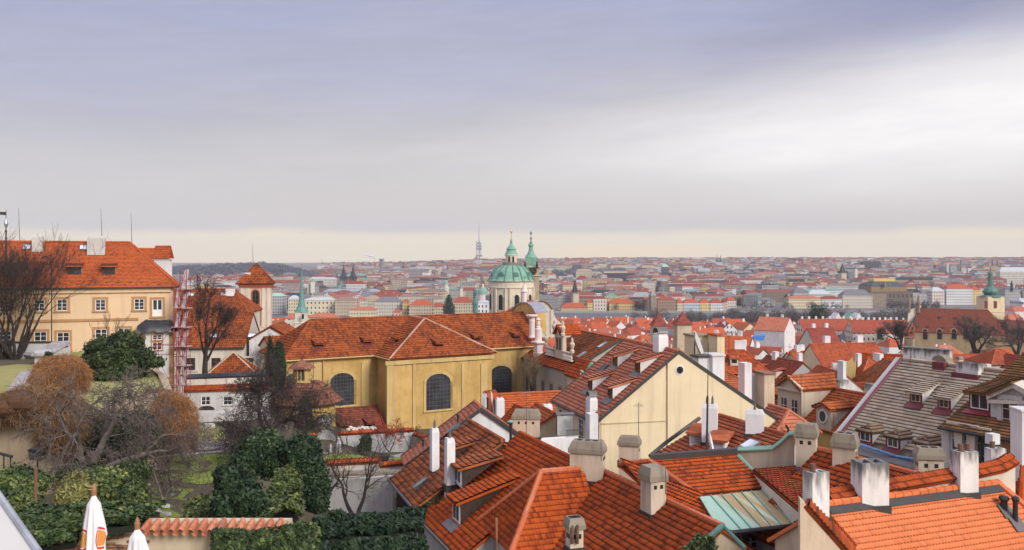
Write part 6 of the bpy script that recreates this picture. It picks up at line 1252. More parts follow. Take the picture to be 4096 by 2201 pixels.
# G7 brown-orange roof below the yellow gable
A7 = V(6, 1660, 480, 47); H7 = House('old_house', 'rust brown roof with white chimneys, dish and box dormers below the cream gable wall', A7, VZ(6, 1150, 325, A7.z), (6, 600, 652, 'B'), base=36, wall='w_pale', roof='t_rust', tile='wide', ov=.3)
g7, P7, n7 = H7.root, [H7.pf0], H7.nf
def onp(c, x, y, P, n): return ray_plane(c, x, y, P, n)
def chp(root, P, n, c, x, y, yt, w, d, style, rz=-.3, **kw): q = onp(c, x, y, P, n); return chimney(root, q, w, d, (y-yt)/CR[c][2]/F*q.y, rz, style, **kw)
chp(g7, P7[0], n7, 6, 1065, 545, 235, .85, .60, 'white', pots=2, label='tall wide white chimney behind the antenna mast'); chp(g7, P7[0], n7, 6, 1420, 478, 283, 1.0, .6, 'white', label='broad low white chimney on the rust brown roof')
mb = MB(); a, b = onp(6, 595, 655, P7[0], n7), onp(6, 990, 352, P7[0], n7); mb.tube(a+n7*.1, onp(6, 725, 545, P7[0], n7)+n7*.1, .12, n=5); mb.tube(onp(6, 725, 545, P7[0], n7)+n7*.1, b+n7*.1, .12, n=5); mb.build('verge_trim', 'm_dark', g7)
for x, y in ((965, 545), (1130, 605)):
    q = onp(6, x, y, P7[0], n7); mb = MB(); M = Matrix.Translation(q) @ Matrix.Rotation(-.5, 4, 'Z'); mb.box((-.42, -.1, -.2), (.42, .7, .55), 0, M); mb.box((-.34, -.13, .06), (.34, -.10, .48), 1, M); o = mb.build('box_dormer', ['w_frame', 'g_grey'], g7); mb = MB(); mb.slab([M @ Vector(v) for v in ((-.6, -.3, .58), (.6, -.3, .58), (.6, 1.3, .85), (-.6, 1.3, .85))], (0, 0, .1)); mb.build('dormer_roof', 't_rust', o)
q = onp(6, 1385, 560, P7[0], n7); M = Matrix.Translation(q) @ n7.to_track_quat('Z', 'Y').to_matrix().to_4x4(); mb = MB(); mb.box((-.5, -.45, 0), (.5, .45, .12), 0, M); mb.box((-.4, -.35, .12), (.4, .35, .14), 1, M); mb.build('skylight', ['m_grey', 'g_sky'], g7)
q = V(6, 1040, 660, 40.6); ms = empty('antenna_mast', q, 0, 'tall thin antenna mast on the ridge with a metal foot plate', 'antenna'); mb = MB(); mb.tube(q, V(6, 1048, 170, 40.6), .055, .045, 8); mb.tube(V(6, 1048, 170, 40.6), V(6, 1053, -250, 40.6), .022, .015, 6); mb.build('mast', 'm_dark', ms); mb = MB(); mb.box((-.32, -.25, -.05), (.32, .25, .04), 0, Matrix.Translation(q) @ Matrix.Rotation(.35, 4, 'X')); mb.build('foot_plate', 'm_grey', ms)
q = V(6, 1075, 545, 44); ds_ = empty('satellite_dish', q, 0, 'white satellite dish seen edge on beside the antenna mast', 'satellite dish'); mb = MB(); M = Matrix.Translation(q) @ Matrix.Rotation(1.35, 4, 'Y') @ Matrix.Rotation(.25, 4, 'X')
mb.lathe([(.0, -.10), (.3, -.06), (.55, .03), (.56, .05), (.3, -.03), (.0, -.07)], 16, (0, 0, 0)); mb.v = [tuple(M @ Vector(v)) for v in mb.v]; mb.build('dish', 'w_chim', ds_, True); mb = MB(); mb.tube(q, q-Vector((0, 0, 1.0)), .03); mb.build('arm', 'm_grey', ds_)
rod(6, 1310, 450, 1312, 330, 48, .012, 'aerial', parent=g7); rod(6, 1345, 450, 1345, 350, 48, .012, 'aerial', parent=g7)
# party wall with copper coping running up to the chimney
cpw = [(1285, 600), (1560, 588), (1625, 540), (1690, 478), (1735, 474)]; pts = [V(6, x, y, d) for (x, y), d in zip(cpw, (40.6, 39.9, 39.7, 39.5, 39.4))]; pw_ = empty('party_wall', (pts[0].x, pts[0].y, 36), 0, 'beige party wall with a swept green copper coping', 'wall'); mb = MB(); cb = MB()
for a, b in zip(pts, pts[1:]): mb.slab([Vector((a.x, a.y, 40)), Vector((b.x, b.y, 40)), b, a], (.1, .4, 0)); cb.slab([a+Vector((-.05, -.12, 0)), b+Vector((-.05, -.12, 0)), b+Vector((.15, .5, .02)), a+Vector((.15, .5, .02))], (0, 0, .06))
mb.build('wall', 'w_beigewall', pw_); cb.build('coping', 'k_copper', pw_)
chimney(pw_, V(7, 150, 745, 38.6), .85, .65, 1.93, -.45, 'holes', seed=9, label='stained beige corner chimney on the swept party wall')
# G8 / G9 pantile roofs between the chimneys
g8, P8, n8 = plane_roof('lean_to_house', 'orange pantile roof right of the copper valley below the party wall', [(6, 1790, 1075), (6, 1400, 745), (6, 1735, 720), (6, 1815, 800)], [33.6, 39.0, 38.6], 'pan', 't_orange2', 34, 'w_pale', eave=(1, 2)); mb = MB(); mb.tube(P8[1]+n8*.12, P8[2]+n8*.12, .12, n=6); mb.tube(P8[2]+n8*.12, V(7, 118, 765, 37), .12, n=6); mb.build('flashing', 'm_dark', g8)
A9 = V(7, 1010, 790, 33.4); B9 = VZ(7, 265, 598, A9.z); G9 = House('gable_house', 'orange pantile roof between the row of soot topped chimneys', A9, B9, (4.2, 2.9), base=34, wall='w_pale', roof='t_orange2', tile='pan', ridge_m='t_ridge')
chimney(G9.root, V(7, 455, 865, 36.0), .88, .60, 2.03, G9.ang+.55, 'stone', seed=10, label='tall streaked beige chimney with grey corbelled top')
chimney(G9.root, V(7, 1120, 830, 34.2), .92, .6, 1.2, -.2, 'stone', seed=11, label='beige chimney with a broken grey top before the grey roof')
# R1 big flat tiled roof bottom right
AR = V(7, 300, 1030, 30); BR = VZ(7, 1655, 858, AR.z); R1 = House('gable_house', 'big smooth salmon orange roof with scalloped flat tiles at the lower right', AR, BR, (6.0, 6.2), (3.0, 2.0), base=34, wall='w_beigewall', roof='t_flat', tile='beaver', hipB=4.5)
a, b = R1.M @ Vector((0, 0, R1.zr-34)), R1.M @ Vector((R1.L, 0, R1.zr-34)); mb = MB(); dd = R1.nf.cross((b-a).normalized()); dd = dd if dd.z < 0 else -dd
mb.slab([a+R1.nf*.05, b+R1.nf*.05, b+dd*.38+R1.nf*.05, a+dd*.38+R1.nf*.05], R1.nf*.03); mb.build('flashing', 'm_dark', R1.root)
R1.chim(7, 650, 1050, 700, .98, .78, 'open', R1.ang-.25, seed=12, pots=1, label='broad white chimney with soot blackened open top')
R1.chim(7, 1395, 945, 610, .76, .55, 'open', R1.ang-.15, seed=13, pots=3, label='white soot topped chimney with two small pots')
chimney(R1.root, V(7, 225, 1150, 28.4), .66, .48, 1.52, .35, 'open', seed=14, pots=2, label='tall white chimney with a rust stain at the parapet')
wc = wall('coping_wall', 'low wall with orange pantile coping behind the salmon roof', [V(7, 325, 985, 30.6), V(7, 590, 938, 31.0), V(7, 850, 895, 31.4), V(7, 1320, 815, 32.4), V(7, 1500, 790, 32.9), V(7, 1700, 745, 33.3), V(7, 1800, 690, 33.5)], 40, .45, 'w_pale', True, 't_orange2', 'wall', tl='pan', rise=.3, over=.18)
chimney(wc, V(7, 1642, 750, 34.2), .62, .42, .80, .1, 'open', seed=15, pots=2, label='small white sooty chimney at the bend of the coping wall')
q = V(7, 1830, 640, 35); mb = MB(); M = Matrix.Translation(q) @ Matrix.Rotation(-.1, 4, 'Z'); mb.box((.02, -.2, -4), (1.6, .8, 1.77), 0, M); mb.box((-.02, -.24, 1.77), (1.65, .85, 1.84), 0, M); tag(mb.build('chimney_wall', 'w_chim', None), 'tall plain white chimney wall at the right edge', 'chimney')
pipe(R1.root, R1.on(7, 1710, 1070), .45, .12, 'm_black'); pipe(R1.root, R1.on(7, 1800, 1165), .85, .09, 'm_black')
for x, y in ((1722, 1080), (1812, 1185)): q = R1.on(7, x, y)+R1.nf*.05; mb = MB(); u_ = R1.r*.25; v_ = dd*.28; mb.slab([q-u_-v_, q+u_-v_, q+u_+v_, q-u_+v_], R1.nf*.03); mb.build('flashing', 'm_grey', R1.root)
# swept beige parapet gable with tiled coping in front of it
pg = [(100, 985), (150, 1030), (240, 1130), (330, 1230), (420, 1330), (505, 1430)]; pts = [V(7, x, y, 28.0+.1*i) for i, (x, y) in enumerate(pg)]; pr_ = empty('parapet_gable', (pts[0].x, pts[0].y, 40), 0, 'swept beige parapet gable with pantile coping in the lower right', 'gable wall'); mb = MB(); cb = MB(); zb = V(7, 100, 1600, 28).z
for a, b in zip(pts, pts[1:]):
    mb.slab([Vector((a.x, a.y, zb-3)), Vector((b.x, b.y, zb-3)), b, a], (.1, .5, 0))
e_ = pts[-1]-pts[1]; k_ = Vector((.1, .55, 0)); tiles(cb, [pts[1]+Vector((-.02, -.12, .02)), pts[-1]+Vector((-.02, -.12, .02)), pts[-1]+k_+Vector((.25, 0, .20)), pts[1]+k_+Vector((.25, 0, .20))], e_, pitch=.17, row=.6, amp=.06, step=.03, samp=5)
mb.build('wall', 'w_beigewall', pr_); cb.build('coping', 't_orange2', pr_)
R10 = House('hipped_house', 'orange scalloped roof beyond the dark gutter at the right edge', V(7, 1868, 700, 35), V(7, 1868, 700, 35)+Vector((7, -2.6, 0)), (5, 4.4), base=34, wall='w_pale', roof='t_orange', tile='beaver', hipA=1.2, gutter='m_black')
# ------------------------------------------------------------------ yellow gable house and the middle distance on the right
A6 = V('E', 1500, 382, 62); B6 = VZ('E', 985, 267, A6.z)
YG = House('gable_house', 'tall cream gabled house with pinkish flat tiled roof and four small dormers', A6, B6, ('E', 690, 1075, 'A'), ('E', 2560, 1105, 'A'), base=34, wall='w_gable', roof='t_pink', tile='wide', gable_trim='m_dark', gutter='m_dark', ov=.3)
for x, y in ((885, 530), (1105, 592), (640, 760), (835, 845)): dormer(YG, 'E', x, y, .95, .95, 'shed', cheek='w_white', front='w_woodf', frac=.30, tile='wide', over=.4, sill='m_grey', frame='w_woodf', win=(.6, .6))
skylight(YG, 'E', 750, 575, .7, 1.3, glass='m_grey')
YG.chim('E', 1330, 400, 215, 1.0, .75, 'arch', seed=21, label='white ridge chimney with curved metal hood and green streaks')
YG.chim('E', 655, 1010, 835, .8, .58, 'arch', seed=22, label='tall white chimney with curved metal hood at the eave')
q, n = endpt(YG, 'E', 1508, 562, 'A'); q = q+n*.15; mb = MB(); M = wallM(q, n); mb.lathe([(.36, -.06), (.36, .02), (.26, .04)], 18, (0, 0, 0)); mb.v = [tuple(M @ Vector((x, -z, y))) for x, y, z in mb.v]; o = mb.build('round_window', 'w_white', YG.root); mb = MB(); mb.lathe([(.25, .03), (.25, .06)], 16, (0, 0, 0)); mb.v = [tuple(M @ Vector((x, -z, y))) for x, y, z in mb.v]; mb.build('pane', 'k_soot', o)
q, n = endpt(YG, 'E', 1408, 470, 'A'); q2, _ = endpt(YG, 'E', 1408, 1330, 'A'); mb = MB(); u_ = Vector((-n.y, n.x, 0)); qq, _ = endpt(YG, 'E', 2540, 1110, 'A')
eg = [endpt(YG, 'E', x, y, 'A')[0] for x, y in ((1392, 1420), (2520, 1420), (2525, 1090), (1505, 400), (1392, 500))]; mb.slab(eg, n*.14); mb.build('gable_wall', 'w_gable', YG.root)
mb = MB(); a, _ = endpt(YG, 'E', 715, 1100, 'A'); b, _ = endpt(YG, 'E', 1390, 1068, 'A'); mb.slab([a, b, b+Vector((0, 0, .07)), a+Vector((0, 0, .07))], n*.05); mb.build('string_course', 'w_sand', YG.root)
q, n = wallpt(YG, 'E', 550, 1155); window(YG.root, q, n, 1.0, 1.7, 3, 4)
mb = MB(); c_ = V('E', 700, 1075, 61); mb.prism([(-.40, -.3), (.40, -.3), (.40, .3), (-.40, .3)], -6, 0, M=Matrix.Translation(V('E', 655, 990, 59.6)) @ Matrix.Rotation(YG.ang, 4, 'Z')); mb.build('chimney_breast', 'w_chim', YG.root)
mb = MB(); q = [V('E', x, y, 62.5) for x, y in ((2560, 1105), (2585, 1150), (2575, 1210))]; mb.path(q, .08); q = [V('E', x, y, 64) for x, y in ((345, 955), (355, 1005), (385, 1025), (395, 1050))]; mb.path(q, .08); mb.build('downspout', 'm_black', YG.root)
# cream corner turret at the right foot of the gable
TU = House('annex', 'little cream annex with pinkish hipped roof at the right foot of the big cream gable', V(7, 10, 285, 64), V(7, 10, 285, 64)+YG.r*2.5, (1.9, 1.5), base=36, wall='w_cream', roof='t_pink', tile='wide', hipA=1.2)
# terraces, white parapet and roof garden pieces left of it
A_, B_ = V(5, 925, 157, 88), V(5, 1580, 145, 90.5); B_.z = A_.z
OB = House('long_house', 'long bright orange roof with curled white end parapet in front of the church', A_, B_, (4.6, 3.6), base=34, wall='w_pale', roof='t_palace', tile='wide')
OB.chim(5, 985, 345, 185, .8, .6, 'white', seed=23); OB.chim(5, 1360, 320, 235, .9, .65, 'white', seed=24)
pp = [(870, 185), (885, 140), (915, 128), (928, 150), (930, 200), (945, 310), (900, 330), (872, 250)]; mb = MB(); P = [V(5, x, y, 86.3) for x, y in pp]; mb.slab(P, (-.35, .12, 0)); o = mb.build('end_parapet', 'w_white', OB.root); mb = MB()
for a, b in zip(P[1:5], P[2:6]): mb.slab([a+Vector((-.45, -.1, 0)), b+Vector((-.45, -.1, 0)), b+Vector((.45, .2, 0)), a+Vector((.45, .2, 0))], (0, 0, .12))
mb.build('coping', 't_deep', o)
pipe(OB.root, V(5, 890, 290, 85), 1.3, .1)
A_ = V(5, 1345, 330, 76); WP = House('annex', 'low annex with orange roof below the two white chimneys', A_, A_+Vector((-2.6, 6, 0)), (2.6, 2.4), base=34, wall='w_white', roof='t_orange', tile='pan')
WP2 = House('annex', 'narrow roofed wing with white side wall left of the cream gable house', V(5, 1420, 310, 70), V(5, 1420, 310, 70)+YG.r*5, (1.5, .8), base=34, wall='w_cream', roof='t_palace', tile='wide')
chimney(OB.root, V(5, 1195, 500, 58), 1.75, .9, 1.78, -.08, 'holes', seed=25, label='big beige chimney block with bevelled mossy top and three vents')
mb = MB(); a, b = V(5, 1310, 520, 56), V(5, 1600, 500, 57.5); mb.slab([a-Vector((0, 0, 6)), b-Vector((0, 0, 6)), b, a], (.1, .5, 0)); mb.slab([a, b, b+Vector((.1, .6, 0)), a+Vector((.1, .6, 0))], (0, 0, .06)); tag(mb.build('parapet_wall', 'w_white', None), 'plain white terrace parapet left of the broad beige chimney', 'wall')
mb = MB(); a, b = V(5, 1510, 505, 57.2), V(5, 1650, 495, 58)
for i in range(15): p = a.lerp(b, i/14); mb.tube(p, p+Vector((0, 0, .55)), .015, n=4)
mb.tube(a+Vector((0, 0, .55)), b+Vector((0, 0, .55)), .025, n=5); tag(mb.build('railing', 'm_dark', None), 'low dark iron railing on the white terrace parapet', 'railing')
mb = MB(); q = V(5, 1500, 480, 60); M = Matrix.Translation(q)
for x in (-.55, .55):
    for y in (-.4, .4): mb.tube(M @ Vector((x, y, 0)), M @ Vector((x, y, 1.5)), .03, n=5)
mb.box((-.55, -.42, .1), (.55, -.40, 1.4), 1, M); mb.box((-.6, -.45, 1.45), (.6, .45, 1.52), 0, M); tag(mb.build('glass_cabin', ['m_grey', 'g_grey'], None), 'small framed glass cabin on the terrace beside the cream house', 'cabin')
# grey tiled roof with five dormers and chimneys
A_ = V('F', 1425, 440, 69); B_ = VZ('F', 2350, 547, A_.z); B_ = A_+(B_-A_)*1.55
GR = House('gable_house', 'huge weathered grey tiled roof with small dormers in two rows', A_, B_, ('F', 850, 1150, 'A'), base=32, wall='w_pale', roof='t_grey', tile='slate', ov=.3, sag=.06)
for x, y in ((1560, 855), (1825, 910)): dormer(GR, 'F', x, y, 1.05, .85, 'shed', cheek='w_white', front='m_maroon', frac=.42, tile='slate', over=.3, sill='m_maroon', frame='w_sand', win=(.6, .6))
for x, y in ((1085, 1225), (1345, 1285), (1625, 1345)): dormer(GR, 'F', x, y, 1.2, .85, 'hip', cheek='w_white', front='m_maroon', tile='slate', roof='t_grey2', sill='m_maroon', win=(.62, .6))
GR.chim('F', 2070, 605, 478, 1.7, .8, 'open', seed=31, pots=1, label='wide white soot streaked chimney with maroon flashing on the grey roof'); mb = MB(); q = GR.on('F', 2060, 600)+GR.nf*.03; mb.box((-1.0, -.6, -.6), (1.0, .6, .14), 0, Matrix.Translation(q+Vector((.25, .45, 0))) @ Matrix.Rotation(GR.ang, 4, 'Z')); mb.build('flashing', 'm_maroon', GR.root)
q = GR.on('F', 1800, 510); mb = MB(); M = Matrix.Translation(q+Vector((.4, .7, -.1))) @ Matrix.Rotation(GR.ang, 4, 'Z'); n_ = 8
for k in range(n_):
    t0, t1 = math.pi*k/n_, math.pi*(k+1)/n_; mb.poly([M @ Vector((math.cos(a)*.75, y, math.sin(a)*.9)) for a, y in ((t0, -.4), (t1, -.4), (t1, .4), (t0, .4))]); mb.poly([M @ Vector((0, -.4, 0)), M @ Vector((math.cos(t1)*.75, -.4, math.sin(t1)*.9)), M @ Vector((math.cos(t0)*.75, -.4, math.sin(t0)*.9))])
mb.build('rounded_chimney', 'w_concrete', GR.root); mb = MB(); q = GR.on('F', 1790, 510); mb.box((-.48, -.3, -.3), (.48, .3, .35), 0, Matrix.Translation(q) @ Matrix.Rotation(GR.ang, 4, 'Z')); mb.build('box_dormer', 'm_maroon', GR.root)
mb = MB(); q = [V('F', 1510, 395, 70), V('F', 1830, 350, 68)]; M = Matrix.Translation((q[0]+q[1])/2) @ Matrix.Rotation(GR.ang+.3, 4, 'Z'); mb.box((-1.7, -.4, -3), (1.7, .4, .25), 0, M); mb.box((-1.78, -.48, .25), (1.78, .48, .33), 0, M); mb.build('long_chimney', 'w_chimsoot', GR.root)
mb = MB(); g = GR.geo; MB.local = True; x_ = 0; mb.slab([(x_-.5, 0, g['zr']+.12), (x_, 0, g['zr']+.12), (x_, g['sf'], g['zf']+.12), (x_-.5, g['sf'], g['zf']+.12)], (0, 0, -.4)); mb.build('verge_wall', 'w_grey', GR.root); mb = MB(); mb.tube((x_+.05, 0, g['zr']+.1), (x_+.05, g['sf'], g['zf']+.1), .13, n=6); MB_ = mb.build('verge_trim', 'm_maroon', GR.root); MB.local = False
mb = MB(); q = [V(7, 570, 640, 60), V(7, 1000, 755, 57.5), V(7, 1000, 690, 59), V(7, 570, 575, 61.5)]; mb.slab(q, (0, 0, .1)); mb.build('eave_sheet', 'm_grey', GR.root); mb = MB(); mb.path([V(7, 570, 572, 61.2)+Vector((0, 0, .2)), V(7, 720, 610, 60)+Vector((0, 0, .1)), V(7, 860, 645, 59.5), V(7, 1000, 690, 58.8)+Vector((0, 0, .2))], .10, 7); tag(mb.build('safety_net', 'k_bluenet', None), 'bundled blue safety net along the lower edge of the grey roof', 'net')
# brown mossy roof with the baroque gable at the right edge
A_ = V('F', 2580, 398, 57); E_ = V('F', 1790, 1078, 53.4)
BR = House('baroque_house', 'ochre house with mossy brown roof and curved white baroque gable at the right edge', A_, A_+Vector((.5, -.86, 0))*16, ('F', 1790, 1078, 'A'), base=30, wall='w_orange', roof='t_mossy', tile='wide', gutter='m_black', ov=.5)
dormer(BR, 'F', 2160, 930, 1.35, 1.15, 'shed', cheek='w_white', front='m_maroon', frac=.30, tile='wide', over=.4, sill='m_redp', win=(.72, .66))
gq, gn = wallpt(BR, 'F', 2250, 1150, off=.15); pix = [(2176, 1080), (2200, 1050), (2262, 1000), (2262, 830), (2255, 800), (2500, 690), (2700, 800), (2695, 1000), (2760, 1180), (2480, 1165)]
P = [ray_plane('F', x, y, gq-gn*1.3, gn) for x, y in pix]; mb = MB(); mb.slab(P, -gn*.5); bg = mb.build('baroque_gable', 'w_greyw', BR.root); mb = MB()
for a, b in ((P[4], P[5]), (P[5], P[6])): mb.slab([a+gn*.35-Vector((0, 0, .1)), b+gn*.35-Vector((0, 0, .1)), b-gn*.6, a-gn*.6], (0, 0, .30))
mb.slab([ray_plane('F', x, y, gq-gn*1.3, gn) for x, y in ((2262, 850), (2700, 865), (2700, 835), (2262, 815))], gn*.3); mb.build('gable_cornice', 'w_pale', bg); mb = MB(); a, b = P[4]+gn*.5+Vector((0, 0, .28)), P[5]+gn*.5+Vector((0, 0, .28)); tiles(mb, [a, b, b-gn*2.4+Vector((0, 0, .1)), a-gn*2.4+Vector((0, 0, .1))], b-a, **TS['pan']); mb.build('gable_coping', 't_mossy', bg)
window(BR.root, ray_plane('F', 2445, 1005, gq-gn*1.25, gn), gn, .95, 2.3, 2, 4, surround='w_greyw', sw=.25, frame='w_pale')
for x, y in ((1995, 1250), (2115, 1280)): q, n = wallpt(BR, 'F', x, y); window(BR.root, q, n, 1.35, 2.0, 2, 3, surround='w_pale', sw=.3)
for x, y in ((1985, 1170), (2105, 1195)): q, n = wallpt(BR, 'F', x, y); M = wallM(q, n); mb = MB(); mb.prism([(-.22, -.3), (.22, -.3), (.22, .02), (-.22, .02)], -.6, .45, taper=1.3, M=M); mb.build('corbel', 'w_pale', BR.root)
q, n = wallpt(BR, 'F', 1848, 1120); M = wallM(q, n); mb = MB(); mb.box((-.25, -.12, -6), (.25, .02, .1), 0, M); mb.build('pilaster', 'w_greyw', BR.root); q, n = wallpt(BR, 'F', 2196, 1200); mb = MB(); mb.tube(q+n*.2, q+n*.2-Vector((0, 0, 5)), .09); mb.build('downspout', 'm_black', BR.root)
mb = MB(); q = V('F', 2090, 745, 55); mb.slab([q, V('F', 2155, 710, 55), V('F', 2165, 770, 54.6)], (0, 0, .1)); mb.build('flashing', 'm_redp', BR.root); chimney(BR.root, V(7, 1620, 560, 47), .5, .5, .6, .3, 'plain')
# pediment dormer roof behind the chimneys
A_ = V('F', 1172, 790, 70); B_ = VZ('F', 280, 626, A_.z)
PD = House('old_house', 'rust orange roof with stone pediment dormer and oval window dormer', A_, B_, ('F', 830, 1150, 'A'), base=30, wall='w_ochre', roof='t_rust2', tile='wide', ov=.3)
def stone_dormer(h, c, x, y, w, hh, kind, roof='t_rust2', label=None):
    q = h.M.inverted() @ h.on(c, x, y); s_ = h.geo['sf']; sg = 1 if s_ > 0 else -1; tt = h.hf/abs(s_); M = h.M @ Matrix.Translation(q) @ Matrix.Diagonal((1, sg, 1, 1)); P = lambda *a: M @ Vector(a); W = w/2; mb = MB()
    if kind == 'ped': prof = [(-W, -.1), (W, -.1), (W, hh), (0, hh+W*.62), (-W, hh)]
    else: prof = [(-W, -.1), (W, -.1), (W, hh*.8)]+[(math.cos(a)*W, hh*.8+math.sin(a)*W*.8) for a in np.linspace(0, math.pi, 9)]+[(-W, hh*.8)]
    mb.slab([P(a, 0, b) for a, b in prof], M.to_3x3() @ Vector((0, -.35, 0)))
    for s in (-1, 1): D = hh/tt; mb.poly([P(s*W, -.2, 0), P(s*W, -.2, hh), P(s*W, -D, hh)])
    o = mb.build('stone_dormer', 'w_beige', h.root); mb = MB(); top = hh+W*.62 if kind == 'ped' else hh*.8+W*.8; D = top/tt
    for s in (-1, 1): tiles(mb, [P(s*(W+.2), .3, hh-.02), P(s*(W+.2), -hh/tt-.1, hh-.02), P(0, -D, top+.1), P(0, .3, top+.1)], M.to_3x3() @ Vector((0, 1, 0)), **TS['old'])
    mb.build('dormer_roof', roof, o); mb = MB()
    if kind == 'ped':
        mb.box((-W-.15, 0, hh-.2), (W+.15, .22, hh), 0, M)
        for s in (-1, 1): mb.slab([P(s*(W+.2), 0, hh-.05), P(0, 0, top-.05), P(0, 0, top+.13), P(s*(W+.2), 0, hh+.16)], M.to_3x3() @ Vector((0, .22, 0)))
        mb.build('pediment', 'w_beige', o); nn = M.to_3x3() @ Vector((0, 1, 0))
        for i in (-1, 1):
            wb = MB(); wb.box((i*w*.22-.3, .01, .45), (i*w*.22+.3, .03, 1.65), 1, M); wb.box((i*w*.22-.02, .03, .45), (i*w*.22+.02, .05, 1.65), 0, M); wb.box((i*w*.22-.3, .03, 1.02), (i*w*.22+.3, .05, 1.06), 0, M); wb.build('window', ['w_frame', 'g_glass'], o)
    else:
        mb.lathe([(.48, 0), (.46, .10), (.36, .10)], 18, (0, 0, 0)); mb.v = [tuple(M @ Vector((a, c_, b*1.25+hh*.62))) for a, b, c_ in mb.v]; mb.build('window_surround', 'w_white', o); mb = MB(); mb.lathe([(.34, .09), (.34, .115)], 16, (0, 0, 0)); mb.v = [tuple(M @ Vector((a, c_, b*1.25+hh*.62))) for a, b, c_ in mb.v]; mb.build('pane', 'g_glass', o)
    if label: o['label'] = label
stone_dormer(PD, 'F', 370, 1000, 2.9, 2.6, 'ped'); stone_dormer(PD, 'F', 690, 1100, 1.6, 1.7, 'oval'); stone_dormer(PD, 'F', 85, 900, 1.6, 1.2, 'oval')
# palace with attic balustrade and urns across the street
A_ = V('C', 940, 1000, 108); B_ = A_+Vector((-.34, .94, 0))*10; E_ = V('C', 545, 1255, 100)
GP = House('town_palace', 'grey stuccoed palace with attic gable, balustrade and stone urns across the street', V('C', 945, 1000, 106), V('C', 945, 1000, 106)+Vector((-.33, .944, 0))*12, ('C', 560, 1240, 'A'), base=22, wall='f_palace', roof='t_brown', tile='wide', gable_trim='m_dark', ov=.2)
GP.wall.data.materials[0] = MATS['f_palace']
skylight(GP, 'C', 762, 1060, .8, 1.4); skylight(GP, 'C', 560, 1155, .8, 1.4)
q0, n0 = wallpt(GP, 'C', 548, 1250); g = GP.geo; MB.local = True; sg = g['sg']; y0 = g['yf']; z0 = g['wf']-.2; mb = MB(); tiles(mb, [(0, y0+sg*1.5, z0-.9), (g['wz']+14, y0+sg*1.5, z0-.9), (g['wz']+14, y0-sg*.2, z0+.1), (0, y0-sg*.2, z0+.1)], (1, 0, 0), **TS['wide']); mb.build('eave_tiles', 't_orange', GP.root)
mb = MB(); mb.poly([(0, y0+sg*1.2, 0), (g['wz']+14, y0+sg*1.2, 0), (g['wz']+14, y0+sg*1.2, z0-.8), (0, y0+sg*1.2, z0-.8)]); mb.poly([(0, y0+sg*1.2, 0), (0, y0+sg*1.2, z0-.8), (0, y0, z0), (0, y0, 0)]); mb.build('street_front', 'f_palace', GP.root)
mb = MB(); yb = y0+sg*.35
for x0, x1 in ((2.6, 5.6), (8.2, 11.2)):
    mb = MB()
    for zz in (.15, 1.05): mb.box((x0, yb-.15, z0+zz), (x1, yb+.15, z0+zz+.16))
    for i in range(9): x = x0+(x1-x0)*(i+.5)/9; mb.lathe([(.05, 0), (.1, .25), (.05, .55), (.07, .75)], 6, (x, yb, z0+.3))
    mb.build('balustrade', 'w_pale', GP.root)
mb = MB(); xs = [5.6, 8.2]; pr = [(5.6, .1), (8.2, .1), (8.2, 2.9)]+[(6.9+math.cos(a)*1.0, 3.1+math.sin(a)*1.1) for a in np.linspace(0, math.pi, 8)]+[(5.6, 2.9)]
mb.slab([(x, yb, z0+z) for x, z in pr], (0, -sg*.5, 0)); ag = mb.build('attic_gable', 'w_beige', GP.root); mb = MB()
for i in (-1, 1): mb = MB(); mb.box((6.9+i*.45-.28, min(yb, yb+sg*.04), z0+1.2), (6.9+i*.45+.28, max(yb, yb+sg*.04), z0+2.7)); mb.build('window', 'g_glass', ag)
mb = MB()
for s in (-1, 1): tiles(mb, [(6.9+s*1.2, yb+sg*.3, z0+3.1), (6.9+s*1.2, yb-sg*2.6, z0+3.1), (6.9, yb-sg*2.6, z0+4.35), (6.9, yb+sg*.3, z0+4.35)], (0, 1, 0), **TS['wide'])
mb.build('gable_roof', 't_orange', ag)
for x, zz in ((2.6, 1.2), (5.5, 3.0), (8.3, 3.0), (11.2, 1.2)): mb = MB(); mb.lathe([(.28, 0), (.30, .3), (.15, .45), (.32, .9), (.34, 1.1), (.14, 1.35), (.16, 1.6), (.03, 1.9)], 8, (x, yb, z0+zz)); mb.build('urn', 'w_beige', GP.root, True)
MB.local = False
R2_ = House('long_house', 'orange roof with dark eave behind the attic of the grey palace', V('C', 440, 1010, 117), V('C', 700, 985, 119), (4, 3), base=22, wall='k_board', roof='t_orange', tile='wide')
R3_ = House('annex', 'cream end house with green copper gable ornament below the grey palace', V('E', 690, 500, 92), V('E', 690, 500, 92)+Vector((-.33, .944, 0))*4, (1.8, 1.6), base=30, wall='w_cream', roof='t_orange', tile='old')
mb = MB(); pts = [V('E', x, y, 91) for x, y in ((540, 640), (545, 570), (590, 600), (620, 560), (645, 495), (680, 540), (690, 640))]; mb.slab(pts, (.1, .4, 0)); o = mb.build('ornament_gable', 'w_cream', R3_.root); mb = MB()
for a, b in zip(pts[1:5], pts[2:6]): mb.tube(a, b, .16, n=5)
mb.build('coping', 'k_copper', o)
